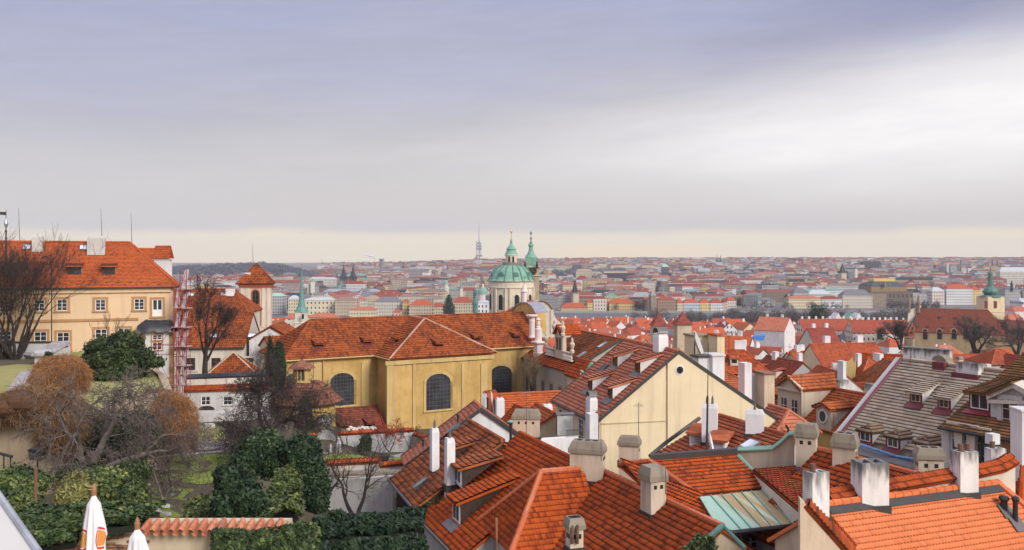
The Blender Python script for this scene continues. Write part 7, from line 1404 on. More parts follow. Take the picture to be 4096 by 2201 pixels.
# chimney cluster, water tanks and dish behind the cream gable
def block(name, label, c, x0, x1, ytop, ybot, d, dep, mat, cat, rz=.25, cap=None, group=None):
    a, b, k = V(c, x0, ybot, d), V(c, x1, ybot, d), V(c, x0, ytop, d); m = (a+b)/2; w_ = (b-a).length/(math.cos(rz)+.0); mb = MB(); M = Matrix.Translation((m.x, m.y+dep/2, m.z)) @ Matrix.Rotation(rz, 4, 'Z'); H = k.z-a.z; w2 = w_*.42
    mb.prism([(-w2, -dep/2), (w2, -dep/2), (w2, dep/2), (-w2, dep/2)], -3, H, 0, M=M)
    if cap: mb.prism([(-w2-.1, -dep/2-.1), (w2+.1, -dep/2-.1), (w2+.1, dep/2+.1), (-w2-.1, dep/2+.1)], H, H+.15, 1, bottom=True, M=M)
    return tag(mb.build(name, [mat]+([cap] if cap else []), None), label, cat, group)
block('lift_tower', 'cream rooftop block with stained corner beside the satellite dish', 'C', 1625, 1800, 975, 1230, 84, 2.4, 'w_cream', 'tower block', cap='w_concrete'); block('chimney_tower', 'tall cream chimney with brick red rim behind the cream gable', 'C', 1855, 1945, 970, 1200, 82, 1.8, 'w_cream', 'chimney', cap='t_deep'); block('rooftop_box', 'white rooftop box in front of the tall cream chimney', 'C', 1805, 1948, 1165, 1300, 78, 1.6, 'w_chim', 'rooftop box', cap='w_chim')
block('rooftop_box', 'small white rooftop block under the satellite dish', 'C', 1670, 1800, 1180, 1270, 77, 1.4, 'w_chim', 'rooftop box', cap='m_dark')
q = V('C', 1697, 1050, 80); sd_ = empty('satellite_dish', q, 0, 'large grey satellite dish beside the cream rooftop block', 'satellite dish'); mb = MB(); M = Matrix.Translation(q) @ Matrix.Rotation(1.2, 4, 'Y') @ Matrix.Rotation(.3, 4, 'X'); mb.lathe([(.02, -.22), (.7, -.12), (1.25, .08), (1.27, .12), (.7, -.06), (.02, -.16)], 20, (0, 0, 0)); mb.v = [tuple(M @ Vector(v)) for v in mb.v]; mb.build('dish', 'w_greyw', sd_, True); mb = MB(); mb.tube(V('C', 1664, 1330, 80), V('C', 1664, 930, 80), .05); mb.build('pole', 'm_dark', sd_)
block('chimney', 'tall plain grey white chimney right of the cream gable', 'E', 2130, 2220, 500, 780, 70, 1.0, 'w_chim', 'chimney'); block('chimney', 'lower grey chimney beside the tall plain one', 'E', 2222, 2278, 610, 720, 72, .9, 'w_greyw', 'chimney'); block('chimney', 'crumbling brick topped chimney right of the cream gable', 'E', 2310, 2440, 610, 760, 71, 1.6, 'w_beigewall', 'chimney', cap='w_brick')
H_ = lambda c, x, y, d, ang, L_, w_, hh, **k: (lambda A: House('old_house', k.pop('label'), A, A+Vector((math.sin(ang), math.cos(ang), 0))*L_, (w_, hh), **k))(V(c, x, y, d))
_n = dict(tile='wide', wall='w_white', base=14)
H_('E', 1960, 570, 105, -.42, 8, 3.6, 2.8, label='dark rust roof with hip behind the right slope of the cream gable', **{**_n, 'roof': 't_rust', 'hipA': 3})
q = H_('F', 735, 520, 170, 1.45, -14, 4.5, 3.2, label='plain bright orange roof with a lone antenna in the middle distance', **{**_n, 'roof': 't_orange'})
a_ = V('F', 1035, 385, 150); SG = House('gable_house', 'house with stained ochre and white gable wall and bright ribbed roof', a_, a_+Vector((.90, -.43, 0))*11, (5.6, 8.0), (8.0, 8.0), base=20, wall='w_stain', roof='t_orange', tile='wide', gable_trim='m_dark')
q, n = endpt(SG, 'F', 905, 640, 'A'); mb = MB(); pp = [(905, 460), (915, 655), (940, 628), (985, 630), (1010, 655), (1115, 655), (1095, 610), (1105, 590), (1060, 570), (1070, 530), (1040, 520), (1050, 480), (1020, 500), (1000, 450), (980, 480), (965, 420), (940, 450)]; P = [endpt(SG, 'F', x, y, 'A')[0]+n*.02 for x, y in pp]; mb.poly(P); mb.build('old_plaster', 'w_ochrep', SG.root)
block('chimney', 'small white chimney left of the stained ochre gable', 'F', 860, 900, 460, 570, 94, 1.0, 'w_chim', 'chimney')
for i, (x0, x1, y0, y1, lab) in enumerate(((620, 700, 590, 690, 'left white box chimney on the flat terrace with railings'), (705, 790, 588, 700, 'middle white box chimney with round openings on the flat terrace'), (822, 925, 640, 715, 'squat sooty white chimney right of the terrace'), (1130, 1225, 680, 770, 'low white sooty chimney beside the grey roof verge'))): block('chimney', lab, 'F', x0, x1, y0, y1, 84, 1.3, 'w_chimsoot', 'chimney')
H_('F', 1180, 660, 130, 1.3, -8, 3.5, 2.4, label='low orange roof strip below the stained ochre gable', **{**_n, 'roof': 't_palace'}); H_('F', 1330, 420, 165, 1.4, 8, 4.5, 3.4, label='orange ribbed roof behind the top left corner of the grey roof', **{**_n, 'roof': 't_orange'})
PK = V('F', 2330, 345, 200); House('pyramid_house', 'pale pink block with low pyramid roof right of the grey roof', PK-Vector((.4, 0, 0)), PK+Vector((.4, .1, 0)), (4.8, 2.9), base=12, wall='w_pinkw', roof='t_redfar', tile='wide', hipA=4.5, hipB=4.5, gutter='m_dark')
H_('F', 2180, 395, 210, 1.5, -10, 5, 4, label='red roof left of the pale pink pyramid block', **{**_n, 'roof': 't_redfar'})
# roof aerials
for c_, x, y, d_, hh, lab in (('F', 375, 640, 88, 3.6, 'aerial with short bars on the plain bright orange roof'), ('E', 2000, 480, 76, 2.4, 'aerial on the dark rust roof right of the cream gable'), ('E', 745, 1300, 52, 2.2, 'thin aerial left of the broad beige chimney stack'), ('E', 1115, 1250, 52, 2.2, 'thin aerial right of the capped chimney stack'), ('F', 480, 930, 66, 2.6, 'aerial with fine bars in front of the stone pediment dormer'), ('F', 1505, 480, 68, 2.2, 'aerial at the top left of the huge grey roof'), (5, 1195, 440, 56, 2.6, 'rusty aerial on the beige chimney block with three vents')):
    q = V(c_, x, y, d_); o = empty('roof_aerial', q, 0, lab, 'aerial'); mb = MB(); mb.tube(q-Vector((0, 0, .4)), q+Vector((0, 0, hh)), .022, .015, 5); mb.build('mast', 'm_dark', o); mb = MB(); a_ = x*.7
    mb.tube(q+Vector((-.5*math.cos(a_), -.5*math.sin(a_), hh*.92)), q+Vector((.5*math.cos(a_), .5*math.sin(a_), hh*.92)), .012, n=4)
    for k in range(5): w_ = Vector((-math.sin(a_), math.cos(a_), 0))*(.32-.03*k); c0 = q+Vector(((k*.22-.45)*math.cos(a_), (k*.22-.45)*math.sin(a_), hh*.92)); mb.tube(c0-w_, c0+w_, .008, n=4)
    mb.build('crossbars', 'm_steel', o)
# ------------------------------------------------------------------ the domed church and other landmarks
def zy(c, y, d): return CAMZ-(px(c, 0, y)[1]-HZ)/F*d
def rpx(c, w_, d): return w_/CR[c][2]/F*d
def tower_stack(root, c, xc, d, parts, rot=0.0):
    """parts: (name, mat, sides, [(half width in crop px, crop y)...]) lathe sections read off the photograph"""
    q = V(c, xc, 0, d)
    for nm, mat, n, prof in parts:
        k = 1/math.cos(math.pi/n) if n <= 4 else 1.0; mb = MB(); mb.lathe([(rpx(c, max(.3, r), d)*k, zy(c, y, d)) for r, y in prof][::-1], n, (q.x, q.y, 0), rot=rot+(math.pi/4 if n == 4 else 0)); mb.build(nm, mat, root, n > 10)
q = V('B', 540, 1250, 365); SN = empty('domed_church', (q.x, q.y, 5), 0, 'great baroque church with pale drum and green copper dome, the largest dome in view', 'church')
tower_stack(SN, 'B', 540, 365, [('drum', 'w_dome', 32, [(262, 668), (262, 680), (252, 684), (252, 735), (258, 738), (258, 748), (246, 752), (246, 1500)]), ('dome', 'k_copper', 32, [(60, 496), (105, 500), (150, 520), (195, 560), (225, 605), (243, 650), (262, 672), (262, 682)]),
    ('gallery', 'w_oldst', 16, [(98, 470), (98, 497), (88, 499)]), ('lantern', 'w_dome', 12, [(74, 384), (74, 394), (64, 398), (64, 474)]), ('lantern_roof', 'k_copper', 12, [(4, 200), (8, 225), (14, 235), (13, 265), (30, 292), (52, 318), (56, 326), (48, 336), (60, 362), (74, 384)]), ('finial', 'm_gold', 8, [(2, 104), (14, 128), (3, 150), (4, 205), (13, 220), (6, 232)])])
mb = MB(); qd = V('B', 540, 0, 365)
for k in range(16):
    a = 2*math.pi*k/16+.1; pr = [(60, 497), (105, 501), (150, 521), (195, 561), (225, 606), (243, 651), (262, 674)]; P = [Vector((qd.x+math.cos(a)*rpx('B', r, 365)*1.01, qd.y+math.sin(a)*rpx('B', r, 365)*1.01, zy('B', y, 365)+.06)) for r, y in pr]; mb.path(P, .22, 5)
mb.build('dome_rib', 'k_copperd', SN)['kind'] = 'stuff'
for a in (-2.06, -1.33, -.6, -2.75):
    n = Vector((math.cos(a), math.sin(a), 0)); r = rpx('B', 250, 365); arch_window(SN, (qd.x+n.x*r*.985, qd.y+n.y*r*.985, zy('B', 985, 365)), n, 1.9, 6.2, 1.0, surround='w_dome', glass='k_soot', bars=None, sw=.5); p = Vector((qd.x+n.x*rpx('B', 222, 365), qd.y+n.y*rpx('B', 222, 365), zy('B', 610, 365)))
    mb = MB(); M = wallM(p, n); mb.lathe([(1.0, -.5), (1.05, .4), (.5, .45)], 12, (0, 0, 0)); mb.v = [tuple(M @ Vector((x, -z, y*1.25))) for x, y, z in mb.v]; mb.build('dome_dormer', 'k_copperd', SN)
    n = Vector((math.cos(a+.36), math.sin(a+.36), 0)); mb = MB(); M = wallM((qd.x+n.x*r*.99, qd.y+n.y*r*.99, 0), n)
    for x in (-.9, .9): mb.box((x-.4, -.5, 5), (x+.4, .1, zy('B', 752, 365)), 0, M)
    mb.build('pilaster', 'w_dome', SN)
for a in (-1.95, -1.25): n = Vector((math.cos(a), math.sin(a), 0)); r = rpx('B', 64, 365); arch_window(SN, (qd.x+n.x*r, qd.y+n.y*r, zy('B', 470, 365)), n, .85, 2.5, .45, surround='w_dome', glass='k_soot', bars=None, sw=.15, sill=False)
q = V('B', 640, 895, 352); mb = MB(); P = [V('B', x, y, d) for x, y, d in ((440, 1030, 352), (700, 880, 352), (830, 895, 362), (560, 1040, 364))]; mb.slab(P, (0, 0, -.6)); mb.build('nave_roof', 't_redfar', SN)
pix = [(790, 1300), (790, 930), (830, 905), (870, 892), (920, 900), (960, 930), (1005, 985), (1010, 1040), (1040, 1100), (1100, 1150), (1200, 1170), (1200, 1300)]; mb = MB(); mb.slab([V('B', x, y, 348) for x, y in pix], (-1, 6, 0)); fg = mb.build('front_gable', 'w_dome', SN); mb = MB()
for (x0, y0), (x1, y1) in zip(pix[1:6], pix[2:7]): mb.tube(V('B', x0, y0, 347.6), V('B', x1, y1, 347.6), .35, n=5)
mb.build('cornice', 'w_oldst', fg); mb = MB()
for x in (905, 975): mb.slab([V('B', x, 1250, 347.6), V('B', x+18, 1250, 347.6), V('B', x+18, 1000, 347.6), V('B', x, 1000, 347.6)], (0, .4, 0))
mb.build('pilaster', 'w_pale', fg)
BT = empty('bell_tower', V('B', 780, 1250, 372)-Vector((0, 0, 8)), 0, 'slender ochre bell tower with a clock and green spire behind the great dome', 'tower')
tower_stack(BT, 'B', 758, 372, [('spire', 'k_copper', 8, [(24, 262), (30, 285), (20, 300), (26, 340), (42, 380), (66, 408), (70, 416)]), ('helm', 'k_copper', 4, [(62, 414), (60, 500), (72, 520)]), ('finial', 'k_copperd', 10, [(2, 130), (13, 142), (13, 154), (2, 165), (3, 190), (11, 200), (11, 212), (4, 222), (8, 235), (16, 262)])])
tower_stack(BT, 'B', 786, 372, [('shaft', 'w_tan2', 4, [(72, 515), (80, 525), (64, 530), (64, 610), (74, 620), (60, 630), (58, 1250)])], .0)
qc = V('B', 775, 565, 372); mb = MB(); M = Matrix.Translation((qc.x, qc.y-rpx('B', 66, 372), qc.z)); mb.lathe([(1.75, 0), (1.75, .15)], 20, (0, 0, 0)); mb.v = [tuple(M @ Vector((x, -z, y))) for x, y, z in mb.v]; ck = mb.build('clock', 'm_black', BT); mb = MB()
for k in range(12): a = math.pi*k/6; mb.tube(M @ Vector((math.cos(a)*1.25, -.2, math.sin(a)*1.25)), M @ Vector((math.cos(a)*1.6, -.2, math.sin(a)*1.6)), .09, n=4)
mb.tube(M @ Vector((0, -.22, 0)), M @ Vector((.9, -.22, -.2)), .08, n=4); mb.tube(M @ Vector((0, -.22, 0)), M @ Vector((.1, -.22, .8)), .08, n=4); mb.build('clock_hand', 'm_gold', ck)
for a in (-1, 1): mb = MB(); p = V('B', 758+a*66, 500, 368); mb.lathe([(.5, -1.5), (.6, 0), (.3, .8), (.35, 1.2), (.05, 1.6)], 7, p); mb.build('statue', 'w_blackst', BT)
LM = []
def landmark(name, label, cat, c, xc, d, parts, rot=.3): LM.append((px(c, xc, 0)[0], d)); q = V(c, xc, 1500, d); r = empty(name, (q.x, q.y, 0), 0, label, cat); tower_stack(r, c, xc, d, parts, rot); return r
landmark('lantern_spire', 'small dark green lantern spire just left of the great dome', 'spire', 'B', 141, 320, [('spire', 'k_copperd', 8, [(1, 735), (5, 750), (3, 765), (16, 778), (23, 800), (23, 818), (13, 830), (16, 860), (22, 890), (35, 920), (36, 928)]), ('lantern', 'k_copperd', 8, [(30, 928), (30, 1040)]), ('finial', 'm_gold', 6, [(1, 728), (7, 742), (1, 752)])])
landmark('domed_church', 'smaller green dome on a pink drum left of the great dome', 'church', 'B', 226, 1150, [('lantern', 'w_dome', 8, [(3, 705), (14, 722), (14, 745), (18, 750)]), ('dome', 'k_copper', 20, [(18, 748), (40, 762), (55, 790), (60, 822)]), ('drum', 'w_pinkw', 16, [(62, 822), (58, 830), (58, 960)])])
s1 = landmark('green_spire', 'tall needle spire of green copper on a white tower, left of the ochre church', 'spire', 'A', 532, 330, [('spire', 'k_copspire', 8, [(1, 420), (4, 470), (14, 620), (26, 760), (38, 840), (70, 890), (72, 896)]), ('finial', 'm_gold', 6, [(1, 398), (7, 410), (1, 420)]), ('shaft', 'w_pale', 4, [(66, 896), (60, 903), (60, 1000), (70, 1008), (64, 1015), (64, 1400)])], .15)
q = V('A', 543, 945, 326); mb = MB(); mb.box((-.35, -.3, -.9), (.35, .3, .9), 0, Matrix.Translation(q+Vector((0, .2, 0)))); mb.build('belfry_opening', 'k_soot', s1)
TWN = []
for xc, lab in ((965, 'left one of the two black twin gothic towers'), (1062, 'right one of the two black twin gothic towers')):
    r = landmark('gothic_tower', lab+' with clustered spires', 'tower', 'A', xc, 1750, [('spire', 'w_blackst', 8, [(.8, 390), (5, 430), (19, 490), (27, 535)]), ('parapet', 'w_blackst', 4, [(39, 533), (39, 552), (34, 555)]), ('shaft', 'w_darkst', 4, [(32, 550), (32, 760)])], .35)
    for k in range(4): tower_stack(r, 'A', xc+(-30, 30, -14, 14)[k], 1750+(0, 0, 10, -10)[k], [('turret', 'w_blackst', 6, [(.5, 500), (7, 536), (7, 552)])])
    mb = MB(); q = V('A', xc+2, 585, 1738); mb.box((-2.0, -.5, -6), (2.0, .5, 6), 0, Matrix.Translation(q)); mb.build('belfry_opening', 'k_soot', r)
for i, x in enumerate((905, 1030)):
    pass
mb = MB(); mb.slab([V('A', x, y, 1730) for x, y in ((900, 640), (1075, 640), (1040, 555), (935, 590))], (0, 20, 0)); tag(mb.build('nave_roof', 't_maroon', None), 'steep dark red nave roof between the twin gothic towers', 'roof')
landmark('clock_tower', 'old stone clock tower with wedge roof right of the twin gothic towers', 'tower', 'A', 1460, 1600, [('roof', 'w_oldst', 4, [(6, 498), (14, 500), (26, 575)]), ('gallery', 'w_blackst', 4, [(40, 574), (40, 590)]), ('shaft', 'w_sand', 4, [(34, 588), (34, 720)])])
dc = landmark('domed_church', 'white church with turquoise dome and two small turrets below the twin gothic towers', 'church', 'A', 940, 1590, [('lantern', 'k_copper', 8, [(2, 575), (10, 592), (12, 615)]), ('dome', 'k_copper', 16, [(12, 612), (40, 630), (48, 655)]), ('drum', 'w_pale', 12, [(46, 655), (46, 672), (62, 676), (62, 800)])])
for x in (965, 1012): tower_stack(dc, 'A', x, 1580, [('turret', 'w_pale', 6, [(12, 640), (12, 760)]), ('turret_roof', 'k_copperd', 8, [(1, 570), (9, 590), (5, 600), (14, 630), (15, 640)])])
for c, xc, d, lab, pr in (('A', 645, 1300, 'pale church turret with green cap above the long cream riverside block', [('roof', 'k_copper', 8, [(1, 552), (9, 565), (8, 572), (22, 590)]), ('shaft', 'w_pale', 4, [(22, 590), (22, 700)])]), ('A', 2022, 1250, 'pale green topped tower left of the dark cypress', [('roof', 'k_copper', 10, [(2, 570), (16, 585), (24, 612)]), ('shaft', 'w_pale', 8, [(24, 612), (20, 640), (30, 645), (30, 780)])]), ('A', 2176, 1230, 'thin green pointed turret between the dark cypress and the great dome', [('roof', 'k_copper', 8, [(1, 540), (6, 580), (5, 610), (12, 640), (16, 660)]), ('shaft', 'w_pale', 4, [(15, 660), (15, 800)])]), ('A', 1578, 2600, 'dark needle steeple on the skyline above the office slab', [('spire', 'w_blackst', 6, [(.5, 362), (4, 400), (8, 445)]), ('shaft', 'w_blackst', 4, [(8, 445), (8, 500)])]),
    ('A', 1357, 3000, 'dark stubby water tower with a wider head on the skyline', [('head', 'w_conc3', 10, [(22, 348), (28, 352), (28, 362), (22, 366)]), ('shaft', 'w_conc3', 10, [(18, 366), (16, 470)])]), ('A', 1280, 5200, 'thin power station chimney trailing white smoke', [('shaft', 'w_conc3', 8, [(2.2, 335), (3, 470)])]), ('A', 742, 4600, 'thin lone factory chimney on the left skyline', [('shaft', 'w_conc3', 8, [(2.4, 356), (3, 470)])]),
    ('C', 490, 1010, 'dark pointed bridge tower with pale clock face near the river', [('roof', 'w_blackst', 4, [(2, 428), (12, 470), (22, 540)]), ('gallery', 'k_copper', 4, [(40, 540), (34, 548)]), ('shaft', 'w_sand', 4, [(30, 548), (30, 700)])]), ('C', 1302, 1500, 'dark slim steeple above the brown riverside house with a turret', [('spire', 'w_blackst', 8, [(1, 415), (6, 440), (4, 455), (14, 480)]), ('shaft', 'w_blackst', 4, [(10, 480), (10, 540)])]),
    ('C', 1884, 3160, 'left spire of the far twin spired church on the skyline', [('spire', 'w_spire', 6, [(.4, 170), (9, 220)]), ('shaft', 'w_spire', 4, [(9, 220), (9, 300)])]), ('C', 1918, 3160, 'right spire of the far twin spired church on the skyline', [('spire', 'w_spire', 6, [(.4, 172), (9, 222)]), ('shaft', 'w_spire', 4, [(9, 222), (9, 300)])]),
    ('D', 687, 1900, 'dark gothic water tower with steep helm left of the golden roofed theatre', [('roof', 'w_blackst', 4, [(1, 258), (10, 300), (20, 338)]), ('gallery', 'w_blackst', 4, [(36, 338), (36, 356)]), ('shaft', 'w_sand', 4, [(30, 356), (30, 470)])]), ('D', 820, 2100, 'slim pale tower with dark helm beside the gothic water tower', [('roof', 'w_conc3', 6, [(1, 248), (6, 275), (16, 320)]), ('shaft', 'w_pale', 4, [(15, 320), (15, 420)])]), ('D', 1743, 2300, 'pale slender minaret like tower on the right skyline', [('roof', 'w_conc3', 8, [(1, 215), (8, 258)]), ('shaft', 'w_pale', 8, [(12, 258), (13, 360)])]),
    ('D', 1880, 2400, 'plain brick factory chimney on the right skyline', [('shaft', 'w_brownst', 8, [(4, 222), (6, 360)])]), ('D', 2197, 2500, 'left of two dark far church spires behind the onion topped tower', [('spire', 'w_spire', 6, [(.5, 205), (9, 240), (9, 290)])]), ('D', 2246, 2500, 'right of two dark far church spires behind the onion topped tower', [('spire', 'w_spire', 6, [(.5, 222), (7, 245), (7, 290)])]), ('D', 2392, 1100, 'dark pointed church turret at the right among pale apartment houses', [('spire', 'w_blackst', 6, [(1, 430), (12, 470), (14, 540)])]),
    ('C', 2276, 900, 'dark green spiked fountain monument among the riverside trees', [('spire', 'k_copperd', 8, [(1, 555), (8, 580), (9, 690)])]), ('C', 1250, 985, 'corner turret with grey pyramid cap on the brown riverside house', [('roof', 'w_conc2', 4, [(1, 510), (30, 570)]), ('shaft', 'w_oldst', 4, [(28, 570), (28, 760)])]), ('C', 1008, 600, 'tiny green capped turret among the red roofs near the river', [('roof', 'k_copperd', 8, [(1, 745), (10, 775)]), ('shaft', 'w_pale', 4, [(9, 775), (9, 840)])])): landmark('spire' if 'spire' in lab or 'steeple' in lab else 'tower', lab, 'tower', c, xc, d, pr)
# smoke
mb = MB(); rg = np.random.default_rng(3)
for k in range(26): t_ = k/25; p = V('A', 1275-85*t_, 330-22*t_+rg.normal(0, 3), 5190); r = 1+4.5*math.sin(math.pi*min(1, t_*.8+.1)); mb.lathe([(r*math.sin(a)*1.8, -r*.5*math.cos(a)) for a in np.linspace(.1, 3.0, 6)], 8, p)
tag(mb.build('smoke', 'w_smoke', None, True), 'small white smoke plume drifting left from the power station chimney', 'smoke', kind='stuff')
# television tower: three shafts with pods
tv = empty('television_tower', V('B', 180, 480, 3870), 0, 'tall television tower with three shafts, cabins and mast on the skyline', 'tower')
for x, y0, y1, w_ in ((186, 235, 485, 6), (158, 233, 420, 4.2), (203, 255, 400, 3)): tower_stack(tv, 'B', x, 3870, [('shaft', 'w_tv', 10, [(w_, y0), (w_, y1)])])
for y0, y1, x0, x1 in ((386, 408, 148, 218), (310, 330, 150, 212), (282, 302, 152, 210), (250, 268, 156, 206)): a, b = V('B', x0, y1, 3870), V('B', x1, y0, 3870); mb = MB(); mb.box((a.x, a.y-14, a.z), (b.x, b.y+14, b.z)); mb.build('cabin', 'w_tv', tv)
tower_stack(tv, 'B', 183, 3870, [('mast', 'w_tv', 8, [(1, 22), (2.2, 60), (2.6, 112)]), ('mast_base', 'w_tvl', 8, [(6, 112), (7, 240)])]); tower_stack(tv, 'B', 150, 3880, [('dome_building', 'w_tv', 12, [(4, 412), (18, 420), (24, 440), (24, 486)])])
# pyramid bridge towers and the brown roofed church on the right
for x0, x1, yt, ye, yb, lab in ((1222, 1400, 735, 862, 900, 'left one of the two dark red pyramid roofed towers by the river'), (1448, 1640, 728, 850, 960, 'right one of the two dark red pyramid roofed towers by the river')):
    xc = (x0+x1)/2; r = landmark('pyramid_tower', lab, 'tower', 'C', xc, 430, [('roof', 't_maroon', 4, [(2, yt), (30, (yt+ye)/2-12), ((x1-x0)/2-22, ye-12), ((x1-x0)/2-6, ye)]), ('shaft', 'w_sand', 4, [((x1-x0)/2-24, ye), ((x1-x0)/2-24, yb+160)])], .12); tower_stack(r, 'C', xc, 430, [('finial', 'm_gold', 6, [(1, yt-30), (3, yt-18), (1, yt)])])
A_ = V('D', 1455, 708, 470); B_ = VZ('D', 2035, 724, A_.z); B_ = A_+(B_-A_)*1.2
VC = House('hall_church', 'long church with huge plain brown roof and buttressed ochre walls at the right', A_, B_, (14, 11.8), base=0, wall='w_ochret2', roof='t_brownfar', tile='far', cat='church', hipB=9, ov=.4)
for x, y in ((1670, 805), (1825, 815), (1440, 893), (1545, 900), (1700, 912), (1830, 920)): q = VC.on('D', x, y); mb = MB(); mb.prism([(-.9, -.7), (.9, -.7), (.9, .7), (-.9, .7)], -.6, .5, taper=.7, M=Matrix.Translation(q)); mb.build('dormer', 'k_board', VC.root)
for x in (1062, 1520, 1665, 1810, 1930): q, n = wallpt(VC, 'D', x, 1025); arch_window(VC.root, q, n, 2.2, 5.2, 1.1, surround='w_ochret2', glass='k_soot', bars=None, sw=.4)
mb = MB(); P = [V('D', x, y, 468) for x, y in ((1340, 940), (1350, 740), (1385, 725), (1440, 690), (1475, 690), (1440, 760), (1380, 860))]; mb.slab(P, (1.5, 2, 0)); mb.build('front_gable', 'w_pale', VC.root)
for x, y in ((1360, 640), (1455, 600)): mb = MB(); mb.lathe([(.9, -3.5), (.8, 0), (1.1, 1.5), (.8, 3.5), (.5, 5), (.1, 6)], 7, V('D', x, 690, 467)); mb.build('statue', 'w_oldst', VC.root)
A_ = V('D', 2080, 820, 452); House('church_annex', 'lower brown roofed choir at the right end of the long brown roofed church', A_, A_+Vector((.81, -.58, 0))*26, (11, 10), base=0, wall='w_ochret2', roof='t_brownfar', tile='far', hipB=8, ov=.4)
ot = landmark('onion_tower', 'cream church tower with green onion dome behind the long brown roof', 'tower', 'D', 2178, 500, [('shaft', 'w_cream', 4, [(90, 594), (90, 740), (94, 744), (88, 750), (88, 1000)]), ('onion_roof', 'k_copperd', 10, [(20, 478), (30, 492), (60, 520), (73, 545), (66, 565), (50, 575), (108, 592), (108, 600)]), ('lantern', 'k_copperd', 8, [(24, 395), (27, 402), (21, 410), (22, 460), (28, 480)]), ('onion_top', 'k_copperd', 8, [(3, 285), (5, 325), (4, 335), (20, 355), (24, 372), (18, 392), (25, 400)]), ('finial', 'm_gold', 6, [(1, 262), (8, 272), (2, 285)])], .12)
for x in (2135, 2228): mb = MB(); mb.box((-.75, -.3, -2.0), (.75, .4, 2.0), 0, Matrix.Translation(V('D', x, 678, 484.6))); mb.build('belfry_opening', 'm_maroon', ot)
# golden roofed theatre
TH = empty('theatre', V('D', 1170, 700, 1062), 0, 'dark stone theatre with domed slate roof and golden crest beside the river', 'theatre'); a, b = V('D', 990, 712, 1062), V('D', 1400, 712, 1062); z = lambda y: zy('D', y, 1062); mb = MB(); X = lambda x: V('D', x, 0, 1062).x
mb.box((X(965), 1062, -3), (X(1400), 1112, z(545))); mb.build('wall', 'f_theatre', TH); mb = MB(); mb.box((X(990), 1065, z(545)), (X(1350), 1105, z(500))); mb.build('attic', 'w_goldst', TH)
mb = MB(); pr = [(0, 500), (12, 480), (40, 462), (75, 446)]
for (i0, y0), (i1, y1) in zip(pr, pr[1:]):
    lo = [(X(990+i0), 1065+i0*.2, z(y0)), (X(1350-i0), 1065+i0*.2, z(y0)), (X(1350-i0), 1105-i0*.2, z(y0)), (X(990+i0), 1105-i0*.2, z(y0))]; hi = [(X(990+i1), 1065+i1*.2, z(y1)), (X(1350-i1), 1065+i1*.2, z(y1)), (X(1350-i1), 1105-i1*.2, z(y1)), (X(990+i1), 1105-i1*.2, z(y1))]
    for k in range(4): mb.poly([lo[k], lo[(k+1) % 4], hi[(k+1) % 4], hi[k]])
mb.poly(hi); mb.build('dome_roof', 't_dome', TH); mb = MB(); mb.box((X(1060), 1078, z(447)), (X(1280), 1097, z(420))); mb.build('crest', 'm_goldp', TH); mb = MB(); mb.box((X(1113), 1061, z(500)), (X(1124), 1068, z(448))); mb.box((X(970), 1058, z(700)), (X(1120), 1062, z(570))); mb.build('portico', 'w_oldst', TH)
mb = MB(); mb.box((X(1400), 1067, -3), (X(1560), 1105, z(575))); tag(mb.build('new_stage', 'f_grey', None), 'blank grey annex right of the golden roofed theatre', 'building')
